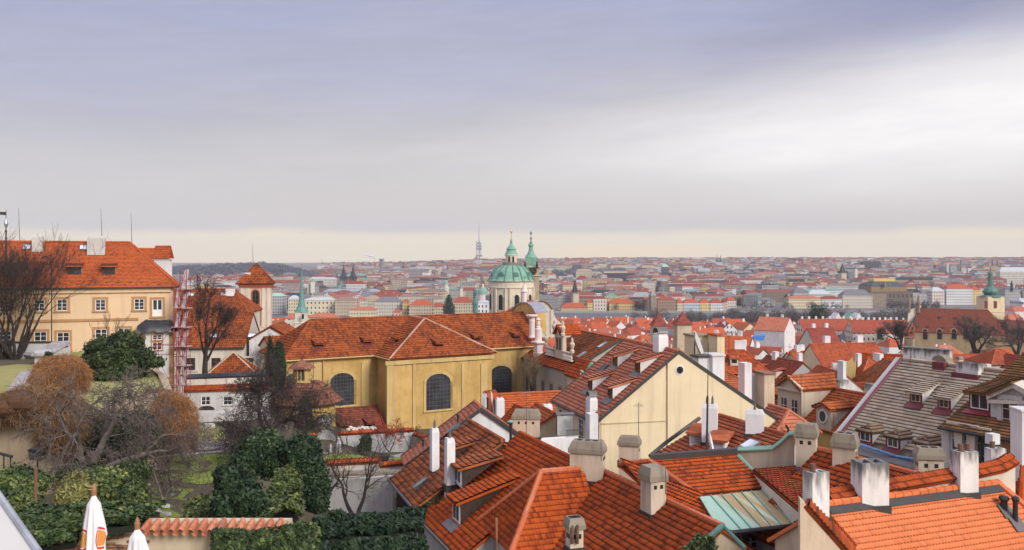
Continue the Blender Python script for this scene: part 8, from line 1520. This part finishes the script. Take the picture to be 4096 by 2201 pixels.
# ------------------------------------------------------------------ riverside row and other singled out buildings
def rb(label, c, x0, x1, yt, ye, yb, d, wall, roof, dep=16, hip=True, name='riverside_house', cat='building', skew=0.0, **k):
    a, b = V(c, x0, yt, d+dep/2), V(c, x1, yt, d+dep/2+skew); A, B = Vector(a), Vector(b); B.z = A.z; L_ = (B-A).length; ins = min(dep*.45, L_*.3) if hip else 0; LM.append((px(c, (x0+x1)/2, 0)[0], d)); e = (B-A)/L_; drop = max(.6, A.z-zy(c, ye, d)); return House(name, label, A+e*ins, B-e*ins, (dep/2, drop), base=min(-2, zy(c, yb, d)), hipA=ins or None, hipB=ins or None, wall=wall, roof=roof, tile='far', cat=cat, ov=.3, verge=0, **k)
for row in (('grey columned hall with turquoise roof behind the square tower', 'A', 200, 365, 700, 735, 880, 960, 'f_grey', 't_verd'), ('pale end pavilion with grey roof left of the green needle spire', 'A', 410, 505, 725, 762, 930, 940, 'f_cream', 't_zinc'), ('long cream block with three rows of arched windows right of the green needle spire', 'A', 560, 882, 748, 775, 930, 945, 'f_creamb', 't_zinc'), ('long tan block with brown roof right of the cream arched one', 'A', 884, 1122, 742, 780, 950, 935, 'f_sand', 't_tan2'), ('pale brown block with rosy roof behind the tan riverside block', 'A', 1095, 1200, 740, 775, 930, 960, 'f_pale', 't_salmon'), ('low cream house with orange roof and many small windows in front of the tan block', 'A', 1030, 1312, 840, 875, 960, 830, 'f_cream', 't_salmon'), ('grey modern block with slate roof right of the tan riverside block', 'A', 1290, 1570, 740, 790, 930, 910, 'f_pale', 't_slate'), ('ochre house with flat grey roof left of the slate roofed block', 'A', 1200, 1340, 725, 765, 930, 990, 'f_sand', 't_tan'), ('narrow yellow house at the foot of the dark mast', 'A', 1575, 1640, 765, 790, 960, 900, 'f_ochre', 't_redfar'), ('long grey block with red mansard and dormers right of the yellow house', 'A', 1642, 1895, 770, 828, 940, 890, 'f_sand', 't_redfar'), ('stone convent with terracotta roof left of the dark cypress', 'A', 1870, 2020, 800, 845, 940, 900, 'f_sand', 't_brick'), ('long red roofed convent wing right of the dark cypress', 'A', 2085, 2300, 740, 800, 930, 930, 'f_sand', 't_brick'), ('pink towered house with sharp red roof left of the low orange wing', 'A', 1480, 1560, 870, 900, 980, 700, 'f_pink', 't_redfar'), ('low red roofed barrack right of the green needle spire base', 'A', 600, 905, 905, 955, 1010, 500, 'f_pale', 't_salmon'), ('small orange roofed house left of the green needle spire base', 'A', 390, 480, 910, 965, 1050, 460, 'f_pale', 't_salmon'), ('white house with pediment between the small dome and the great dome', 'A', 2345, 2470, 775, 800, 940, 640, 'f_white', 't_zinc'),
    ('ornate sand coloured museum with stepped gables by the river', 'C', 345, 612, 640, 690, 800, 985, 'f_museum', 't_redfar'), ('tall pale yellow corner house left of the pink riverside house', 'C', 600, 664, 605, 640, 760, 1000, 'f_yellow', 't_redfar'), ('tall pinkish white riverside house with crimson roof', 'C', 664, 795, 575, 600, 755, 1000, 'f_pinkw', 't_maroon'), ('big ochre riverside block with wide red hipped roof', 'C', 815, 1072, 600, 645, 755, 1000, 'f_ochre', 't_redfar'), ('brown riverside house with a corner turret', 'C', 1155, 1290, 585, 610, 760, 995, 'f_brown', 't_brick'), ('long brownish red riverside house with stepped dormers', 'C', 1290, 1475, 580, 612, 745, 1000, 'f_brown', 't_brick'), ('cream riverside house with red roof and skylights', 'C', 1476, 1542, 598, 640, 745, 1000, 'f_cream', 't_redfar'), ('pale blue riverside house with white trims', 'C', 1542, 1702, 600, 640, 742, 1000, 'f_blue', 't_redfar'), ('pale yellow riverside house right of the blue one', 'C', 1702, 1800, 602, 642, 740, 1000, 'f_yellow', 't_redfar'), ('white riverside house with dark balconies', 'C', 1800, 1935, 604, 644, 740, 1000, 'f_white', 't_brick'), ('narrow dark red riverside house at the end of the coloured row', 'C', 1935, 1972, 598, 635, 735, 1005, 'f_pink', 't_maroon'), ('pale gabled riverside house with statues on its roofline', 'C', 1965, 2060, 585, 620, 720, 1030, 'f_pale', 't_redfar'), ('long grey riverside apartment house behind the bare trees', 'C', 2140, 2440, 590, 620, 720, 1080, 'f_grey', 't_slate'), ('yellow house with flat brown roof behind the riverside trees', 'C', 2060, 2150, 560, 590, 700, 1120, 'f_yellow', 't_redfar'),
    ('long cream riverside block with pinkish roof left of the white one', 'D', 122, 455, 588, 615, 735, 1030, 'f_cream', 't_salmon'), ('white riverside block with blue trims and maroon roof', 'D', 455, 662, 588, 618, 732, 1031, 'f_white', 't_maroon'), ('tall pale riverside block with grey mansard left of the golden roofed theatre', 'D', 662, 968, 525, 585, 728, 1036, 'f_pale', 't_slate'), ('grey house with slate roof left of the zinc roofed one', 'D', 175, 330, 510, 550, 690, 1075, 'f_grey', 't_slate'), ('house with shining zinc roof above the white riverside block', 'D', 320, 560, 528, 570, 690, 1080, 'f_pale', 't_zinc'), ('pale art nouveau apartment house with red roof and bay gables', 'D', 1700, 1970, 470, 515, 690, 1110, 'f_white', 't_redfar'), ('narrow yellow gabled house right of the art nouveau apartment house', 'D', 1970, 2050, 490, 530, 690, 1112, 'f_yellow', 't_redfar'), ('cream gabled apartment house right of the theatre annex', 'D', 1560, 1690, 500, 540, 700, 1110, 'f_pinkw', 't_zinc'), ('grey apartment house with dark towers right of the onion topped tower', 'D', 2290, 2440, 500, 530, 640, 1100, 'f_grey', 't_slate'), ('pale apartment house with maroon roof left of the onion topped tower', 'D', 2020, 2130, 470, 510, 690, 1115, 'f_pale', 't_maroon'), ('white glass topped villa at the right edge', 'D', 2430, 2530, 612, 650, 720, 620, 'f_white', 't_zinc'), ('pink villa with orange roof at the right edge below the glass topped one', 'D', 2345, 2540, 695, 740, 840, 560, 'w_pinkw', 't_salmon'), ('orange roofed wing right of the onion topped tower', 'D', 2290, 2520, 770, 900, 960, 520, 'f_pale', 't_salmon'),
    ('long grey office slab with rows of bands on the left skyline', 'A', 1550, 1812, 446, 452, 560, 2250, 'f_office', 't_tan'), ('lower grey slab right of the office slab', 'A', 1815, 2030, 500, 508, 560, 2250, 'f_panel', 't_tan'), ('pale housing slab on the wooded hill left of the green needle spire', 'A', 335, 408, 392, 400, 445, 2600, 'f_panel', 't_tan'), ('low stepped housing slab beside the pale one on the wooded hill', 'A', 312, 345, 415, 422, 445, 2600, 'f_panel', 't_tan'), ('wide beige ministry block with red roof on the left', 'A', 600, 900, 540, 556, 640, 1800, 'f_pale', 't_zinc'), ('black theatre block with roof masts on the right skyline', 'D', 880, 1066, 240, 246, 315, 2600, 'w_blackst', 't_black'), ('long dark flat roofed hall below the wooded slope', 'C', 745, 1075, 350, 354, 390, 1900, 'w_blackst', 't_black'), ('red tent roofed hall left of the dark flat roofed one', 'C', 500, 625, 375, 416, 470, 1500, 'f_white', 't_maroon'), ('big pale museum wing with rusticated front on the wooded slope', 'C', 495, 662, 310, 330, 390, 2100, 'f_sand', 't_tan'), ('white villa with red roof at the foot of the wooded slope', 'C', 220, 305, 350, 366, 395, 2000, 'f_white', 't_redfar'), ('wide zinc roofed hall at the far right', 'D', 2250, 2560, 300, 345, 410, 1700, 'f_pale', 't_zinc'), ('square block on the skyline left of the twin spired church', 'C', 988, 1020, 208, 212, 245, 3300, 'f_panel', 't_tan'), ('square monument block with flat cap on the skyline beside the bell tower', 'C', 235, 283, 212, 220, 250, 3300, 'f_panel', 't_tan'), ('cluster of pale tower blocks on the right horizon', 'D', 1560, 1625, 195, 200, 260, 5000, 'f_panel', 't_zinc'), ('pale tower blocks far off on the horizon above the gothic water tower', 'D', 488, 545, 225, 230, 262, 5200, 'f_panel', 't_zinc'), ('dark museum with square cupola on the rise left of the twin spired church', 'C', 1200, 1545, 345, 360, 395, 2300, 'w_darkst', 't_black'), ('square cupola of the dark museum', 'C', 1340, 1410, 262, 290, 360, 2320, 'w_darkst', 't_verd')):
    rb(*row)
# ------------------------------------------------------------------ the old town below: one object per house
rg = random.Random(77)
sky_ = np.interp(np.arange(0, 4097, 8), [0, 700, 701, 1130, 1243, 2090, 2140, 2141, 2180, 2400, 2483, 2500, 2711, 3110, 3119, 3360, 3380, 3420, 3530, 3606, 4000, 4096], [960, 1040, 1160, 1300, 1280, 1250, 1300, 1400, 1440, 1345, 1358, 1358, 1403, 1690, 1516, 1560, 1405, 1408, 1560, 1437, 1480, 1440])
BLK = [(7, 365, 42), (-4, 352, 30), (30, 350, 20), (-46, 430, 14), (-56, 430, 14), (-141, 330, 10), (-10, 320, 8), (0, 118, 16), (14, 112, 18)]
NM = {'t_redfar': 'red', 't_palace': 'orange', 't_brick': 'brick red', 't_salmon': 'rosy', 't_maroon': 'dark red', 't_deep': 'rusty', 't_tan': 'tan', 't_slate': 'slate grey', 't_brown': 'brown', 'f_cream': 'cream', 'f_white': 'white', 'f_pale': 'pale', 'f_sand': 'sand coloured', 'f_yellow': 'yellow', 'f_pinkw': 'pinkish', 'f_grey': 'grey', 'w_white': 'blank white', 'w_cream': 'blank cream'}
MARK = [(1210, 1290, 'green needle spire'), (2045, 1200, 'great dome'), (2630, 1270, 'left pyramid tower'), (2730, 1270, 'right pyramid tower'), (2300, 1350, 'grey town palace'), (2600, 1360, 'cream gable house ridge'), (2760, 1420, 'cream gable apex'), (2880, 1390, 'tall cream chimney'), (3180, 1500, 'pediment dormer roof'), (3420, 1410, 'stained ochre gable'), (3700, 1440, 'grey tiled roof'), (3650, 1300, 'long brown church roof'), (3960, 1240, 'onion topped tower'), (3420, 1240, 'golden roofed theatre'), (3960, 1420, 'pale pink pyramid block'), (3260, 1290, 'riverside trees'), (2470, 1260, 'big ochre riverside block'), (3000, 1270, 'bare tree belt')]
seen = {}; placed = []; NH = 0; d = 128.0
def sees(x0, x1, y): i, j = max(0, int(x0//8)), min(512, int(x1//8)+1); return j > i and (sky_[i:j] > y+3).mean() if j > i else 0
while d < 770 and NH < 285:
    st = 13+.018*d; k = -.36 if d > 300 else -.08
    while k < .63 and NH < 285:
        L_ = rg.uniform(8, 16)*(1 if d < 420 else 1.3); hw = rg.uniform(3.7, 5.8); ks = (L_*.72+3.0)/d; kk = k+rg.uniform(-.1, .1)*ks; k += ks
        x, y = kk*d, d+rg.uniform(-.3, .3)*st
        X = CX+kk*F
        if any(math.hypot(x-a, y-b) < r_ for a, b, r_ in BLK) or (y > 440 and y < 520 and X > 3560) or (y < 175 and X < 2300) or (650 < X < 1160 and y < 300) or (y > 640 and X > 2740+rg.uniform(-80, 80)): continue
        z0 = ter(x, y); wh = rg.uniform(6.5, 11)+(1.5 if y > 330 else 0); dr = hw*rg.uniform(.68, .92); zr = z0+wh+dr; Y = HZ+(CAMZ-zr)/y*F; hpx = L_*.45/y*F
        if Y < 1262+rg.uniform(0, 14) and y > 300: zr -= (1270-Y)*y/F; Y = 1270
        if X+hpx < 0 or X-hpx > 4096: continue
        vis = sees(X-hpx, X+hpx, Y)
        if vis < .18: continue
        i, j = max(0, int((X-hpx*.8)//8)), min(513, int((X+hpx*.8)//8)+1); sky_[i:j] = np.minimum(sky_[i:j], Y+dr*.4/y*F)
        ang = (-.40 if rg.random() < .45 else 1.17)+rg.uniform(-.22, .22)+.35*math.sin(x*.012+y*.008); hp = rg.random() < .38
        e = Vector((math.sin(ang), math.cos(ang), 0)); ins = hw*.85 if hp else 0; A = Vector((x, y, zr))-e*(L_/2-ins); B = Vector((x, y, zr))+e*(L_/2-ins)
        rf = rg.choices(['t_redfar', 't_palace', 't_brick', 't_salmon', 't_maroon', 't_deep', 't_brown', 't_slate'], [30, 20, 16, 8, 6, 12, 6, 2])[0]; wl_ = rg.choices(['f_cream', 'f_white', 'f_pale', 'f_sand', 'f_yellow', 'f_pinkw', 'f_grey', 'w_white', 'w_cream'], [12, 16, 12, 8, 3, 4, 5, 16, 12])[0]
        h = House('town_house', 'x', A, B, (hw, dr), base=min(z0-1.5, zr-9), hipA=ins or None, hipB=ins or None, wall=wl_, roof=rf, tile='wide' if y < 200 else 'far', cat='house', group='houses of the old town below', ov=.25, verge=.1); NH += 1
        nc = rg.choice([1, 2, 2, 3, 3]) if y < 520 else rg.choice([0, 1, 1, 2])
        for q in range(nc):
            u = rg.uniform(.1, .9)*h.L; v = rg.uniform(-.45, .45)*hw; p = h.M @ Vector((u, v, 0)); p.z = zr-dr*abs(v)/hw-.1; ch = rg.uniform(.9, 1.9)+abs(v)/hw*dr*.5
            chimney(h.root, p, rg.choice([.65, .8, 1.1, 1.8]), .7, ch, h.ang, 'plain' if rg.random() < .75 else 'cream', foot=False)
        if y < 420:
            for q in range(rg.choice([0, 1, 2, 2])):
                u = (q+.5+rg.uniform(-.2, .2))/2*h.L; s_ = h.geo['sf']; v = s_*.55; p = h.M @ Vector((u, v, 0)); p.z = zr-dr*.55; M = Matrix.Translation(p) @ Matrix.Rotation(h.ang, 4, 'Z') @ Matrix.Diagonal((1, 1 if s_ > 0 else -1, 1, 1)); mb = MB()
                mb.box((-.6, -1.2, -.6), (.6, .5, .75), 0, M); mb.box((-.4, .5, .05), (.4, .52, .6), 1, M); mb.slab([M @ Vector(c_) for c_ in ((-.8, .7, .72), (.8, .7, .72), (.8, -1.5, 1.2), (-.8, -1.5, 1.2))], (0, 0, .08), 2); mb.build('dormer', ['w_pale', 'k_soot', rf], h.root)
        placed.append((X, Y, h, rf, wl_, hp, nc, y))
    d += st
# labels: look first, then the landmark it stands by
dup_ = {}
for X, Y, h, rf, wl_, hp, nc, y in placed:
    m = min(MARK, key=lambda q: (q[0]-X)**2+((q[1]-Y)*1.6)**2); dx_, dy_ = X-m[0], Y-m[1]
    rel = ('right of' if dx_ > 60 else 'left of' if dx_ < -60 else 'below' if dy_ > 0 else 'above'); rel = ('low ' if dy_ > 50 else 'high ' if dy_ < -50 else '')+rel
    s = f"{NM[wl_]} {'hipped' if hp else 'gabled'} house, {NM[rf]} roof, {['no', 'one', 'two', 'three'][nc]} chimney{'' if nc == 1 else 's'}, {rel} the {m[2]}"
    dup_.setdefault(s, []).append((X, h))
for s, l in dup_.items():
    l.sort(key=lambda q: q[0])
    for i, (X, h) in enumerate(l): h.root['label'] = s if len(l) == 1 else ['leftmost', 'rightmost', 'third', 'fourth', 'fifth'][i if (len(l) == 2 or i == 0) else (1 if i == len(l)-1 else i+1)]+' '+s
# ------------------------------------------------------------------ the city beyond the river, one mass
FW = ['d_cream', 'd_white', 'd_pale', 'd_sand', 'd_grey', 'd_grey2', 'd_yellow', 'd_brown']; FR = ['d_red', 'd_brick', 'd_rose', 't_maroon', 't_slate', 'd_zinc', 'd_tan', 'd_verd', 't_black']
wts = [15, 17, 8, 12, 18, 8, 12, 2, 8]; mb = MB(); d = 1015.0
while d < 4300:
    st = 13+.012*d; k = -.40
    while k < .62:
        w_, dp = rg.uniform(12, 38) if rg.random() < .86 else rg.uniform(45, 80), rg.uniform(12, 18); k += (w_+rg.uniform(0, 8))/d; x, y = k*d, d+rg.uniform(-.4, .4)*st
        if -.45 < k < -.215 and d > 1850: continue
        if k > .28 and d < 1165: continue
        if any(abs(CX+k*F-a_) < 42 and b_-420 < d < b_+30 for a_, b_ in LM): continue
        if .03 < k < .13 and 1950 < d < 2450 and rg.random() < .8: continue
        z0 = ter(x, y)-1; hh = rg.uniform(11, 23); a = rg.uniform(-.5, .5)+(1.57 if rg.random() < .3 else 0); M = Matrix.Translation((x, y, z0)) @ Matrix.Rotation(a, 4, 'Z'); rw, rr = rg.randrange(len(FW)), len(FW)+rg.choices(range(len(FR)), wts)[0]
        if d < 1200: hh = min(hh, 15)
        W, D = w_/2, dp/2; lo = [(-W, -D), (W, -D), (W, D), (-W, D)]; mb.prism(lo, 0, hh, rw, top=False, M=M); r_ = rg.uniform(2, 4.6); q = [M @ Vector((a_, b_, hh)) for a_, b_ in lo]; ins = 0 if rg.random() < .4 else D*.9
        if rg.random() < .14: mb.poly(q, rr)
        else:
            A, B = M @ Vector((-W+ins, 0, hh+r_)), M @ Vector((W-ins, 0, hh+r_)); mb.poly([q[0], q[1], B, A], rr); mb.poly([q[2], q[3], A, B], rr); mb.poly([q[1], q[2], B], rr if ins else rw); mb.poly([q[3], q[0], A], rr if ins else rw)
            if d < 2200:
                for _ in range(rg.choice([0, 1, 2])): p = rg.uniform(-.8, .8)*W; mb.box((p-.8, -.7, hh+r_*.5), (p+.8, .7, hh+r_+1.3), rg.choice([1, 3, 4]), M)
    d += st
tag(mb.build('distant_city', FW+FR, None), 'dense mass of far red and grey roofs between the river and the skyline', 'city', kind='stuff')
mb = MB(); mb.box((-900, 984, -8), (1200, 992, -.4)); struct(mb, 'embankment', 'w_conc2')
# woods: bare belts by the river, wooded hill and park slopes
def wood(name, label, spots, size, mat, seed, n=160, hgt=1.0):
    rg = np.random.default_rng(seed); mb = MB()
    for x, y, r in spots:
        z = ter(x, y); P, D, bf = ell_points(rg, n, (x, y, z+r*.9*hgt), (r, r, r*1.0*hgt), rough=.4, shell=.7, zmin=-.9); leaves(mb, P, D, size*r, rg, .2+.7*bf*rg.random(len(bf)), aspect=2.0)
    tag(mb.build(name, mat, None), label, 'trees', kind='stuff')
rr_ = lambda: rg.random()
sp_ = [((X-CX)/F*d_, d_, rg.uniform(4, 7.5)) for X, d_ in [(rg.uniform(2780, 3640), rg.uniform(690, 800)) for _ in range(150)]+[(rg.uniform(2500, 2780), rg.uniform(760, 800)) for _ in range(16)]+[(rg.uniform(3640, 4120), rg.uniform(620, 800)) for _ in range(70)]]
wood('riverside_wood', 'dark belt of bare brown trees along the river at the right', sp_, .07, 'l_far', 5, 750, 1.15)
sp_ = [((X-CX)/F*d_, d_, rg.uniform(3, 5.5)) for X, d_ in [(rg.choice([rg.uniform(2450, 2620), rg.uniform(2900, 3400), rg.uniform(3550, 3760), rg.uniform(1300, 1500), rg.uniform(1000, 1160)]), rg.uniform(994, 1012)) for _ in range(90)]]
wood('quay_trees', 'row of small bare trees on the far quay before the coloured houses', sp_, .2, 'l_far', 6, 80, 1.2)
sp_ = [(k_*d_, d_, rg.uniform(9, 16)) for k_, d_ in [(rg.uniform(-.46, -.212), rg.gauss(2090, 110)) for _ in range(560)]]
wood('wooded_hill', 'bluish dark wooded hill on the left skyline', sp_, .085, 'l_fardk', 7, 420, .6)
sp_ = [(k_*d_, d_, rg.uniform(9, 15)) for k_, d_ in [(rg.uniform(.035, .13), rg.uniform(2150, 2450)) for _ in range(110)]+[(rg.uniform(-.19, -.115), rg.uniform(3500, 3650)) for _ in range(60)]]
wood('park_slope', 'dark wooded slope right of the bell tower and ridge beyond the gothic towers', sp_, .09, 'l_fardk', 8, 400, .8)
sp_ = [(k_*d_, d_, rg.uniform(5, 9)) for k_, d_ in [(rg.uniform(-.2, .6), rg.uniform(1150, 3000)) for _ in range(170)]]
wood('city_trees', 'scattered bare tree clumps between the far city blocks', sp_, .2, 'l_fardk', 9, 60, 1.6)
shrub('cypress', 'solitary dark conifer among the red roofs right of the slate roofed block', V('A', 2050, 920, 860), [(V('A', 2048, 800, 860), (3.6, 3.6, 8)), (V('A', 2050, 870, 860), (6.5, 6.5, 9))], 1.1, 900, 'l_dark', 98, 'tree')
shrub('evergreen_tree', 'round dark evergreen in the riverside tree belt', V('D', 440, 800, 640), [(V('D', 440, 780, 640), (6, 6, 7.5))], .9, 700, 'l_dark', 99, 'tree')
for c_, x, y, d_, ln_, r_, sd_, lab in (('D', 1275, 1125, 300, 7.5, .4, 201, 'bare tree with dark forked limbs in front of the long brown church'), ('D', 2040, 1180, 330, 9.5, .6, 202, 'biggest bare tree covering the choir of the long brown church'), ('D', 2450, 1170, 320, 9.0, .55, 203, 'bare tree at the right edge beside the long brown church')):
    q = V(c_, x, y, d_); bare_tree('bare_tree', lab, q, ln_*.62, r_, sd_, maxl=5, stems=3, thick=2, wander=.22, up=.12, nseg=5, kids=(3, 4), ratio=(.5, .76), ang=(18, 52), minr=.03, spread=.6, twig='k_twigf')
# the white pavilion with glass roof among the riverside trees, blue tarpaulin on a roof
mb = MB(); q = V('D', 720, 800, 620); mb.prism([(-10, -4), (10, -4), (10, 6), (-10, 6)], -8, -1, 0, M=Matrix.Translation(q))
for x in (-7, 2, 7.5): mb.slab([q+Vector((x-2.6, -4.2, -1)), q+Vector((x+2.6, -4.2, -1)), q+Vector((x+.6, -4.2, 3))], (0, 10, 0), 0 if x != 2 else 1)
tag(mb.build('glass_pavilion', ['w_white', 'k_copper'], None), 'angular white pavilion with a green glass gable among the riverside trees', 'pavilion')
mb = MB(); P = [V('C', x, y, 172) for x, y in ((2235, 985), (2270, 970), (2360, 965), (2340, 1010), (2270, 1012))]; mb.slab(P, (0, .5, .3)); tag(mb.build('tarpaulin', 'k_blue', None), 'bright blue tarpaulin on a roof in the middle distance', 'tarpaulin')
# singled out houses of the middle distance
for lab, c_, x, y, d_, an, L_, hw, hh, kw in (('white gable house with one tall window facing the viewer', 'C', 2340, 1092, 225, -.30, 12, 5.2, 4.7, dict(wall='w_white', roof='t_redfar', gable_trim='m_dark')), ('broad white gable with bright orange roof left of the blue tarpaulin', 'C', 2230, 975, 250, -1.0, 14, 5.6, 5.2, dict(wall='w_white', roof='t_palace', gable_trim='m_dark')), ('house with oval dormers and grey eave behind the stained ochre gable', 'F', 880, 350, 200, 1.25, -15, 5.2, 4.4, dict(wall='f_cream', roof='t_redfar', gutter='m_dark')), ('long red roofed row with many chimneys by the riverside trees', 'D', 870, 815, 520, 1.45, -38, 7, 6.5, dict(wall='f_pale', roof='t_brick')), ('long red roofed row with many chimneys left of the long brown church', 'D', 1260, 830, 500, 1.6, -28, 7, 7, dict(wall='f_pale', roof='t_brick')), ('white gabled house with salmon roof at the edge of the tree belt', 'D', 160, 808, 450, -.9, 16, 7.5, 6.5, dict(wall='w_white', roof='t_salmon')), ('dark red house with white side gable in the middle distance', 'D', 590, 905, 300, 1.3, -10, 5.5, 6, dict(wall='w_pale', roof='t_maroon')), ('large orange roof with white chimneys behind the pediment dormers', 'F', 1180, 288, 165, 1.42, -13, 5, 3.6, dict(wall='w_cream', roof='t_redfar'))):
    A = V(c_, x, y, d_); Hs = House('old_house', lab, A, A+Vector((math.sin(an), math.cos(an), 0))*L_, (hw, hh), base=min(ter(A.x, A.y), A.z-12)-2, tile='wide' if d_ < 200 else 'far', ov=.3, **kw)
    for q in range(9 if d_ > 490 else 2): u = (q+.5)/(9 if d_ > 490 else 2)*Hs.L; p = Hs.M @ Vector((u, 0, 0)); p.z = A.z-.3; chimney(Hs.root, p, 1.1, .9, 1.7, Hs.ang, 'plain', foot=False)
# ------------------------------------------------------------------ haze
mb = MB(); mb.box((-7000, -80, -9.2), (7000, 9150, 262)); m = bpy.data.materials.new('haze_air'); m.use_nodes = True; MATS['haze_air'] = m; nt = m.node_tree; nt.nodes.clear(); t = NT(nt)
pv_ = t.n('ShaderNodeVolumePrincipled', {'Color': (.86, .90, 1.0, 1), 'Density': HAZE, 'Anisotropy': 0.0}); t.n('ShaderNodeOutputMaterial', {'Volume': pv_.outputs[0]})
tag(mb.build('haze', 'haze_air', None), kind='stuff')
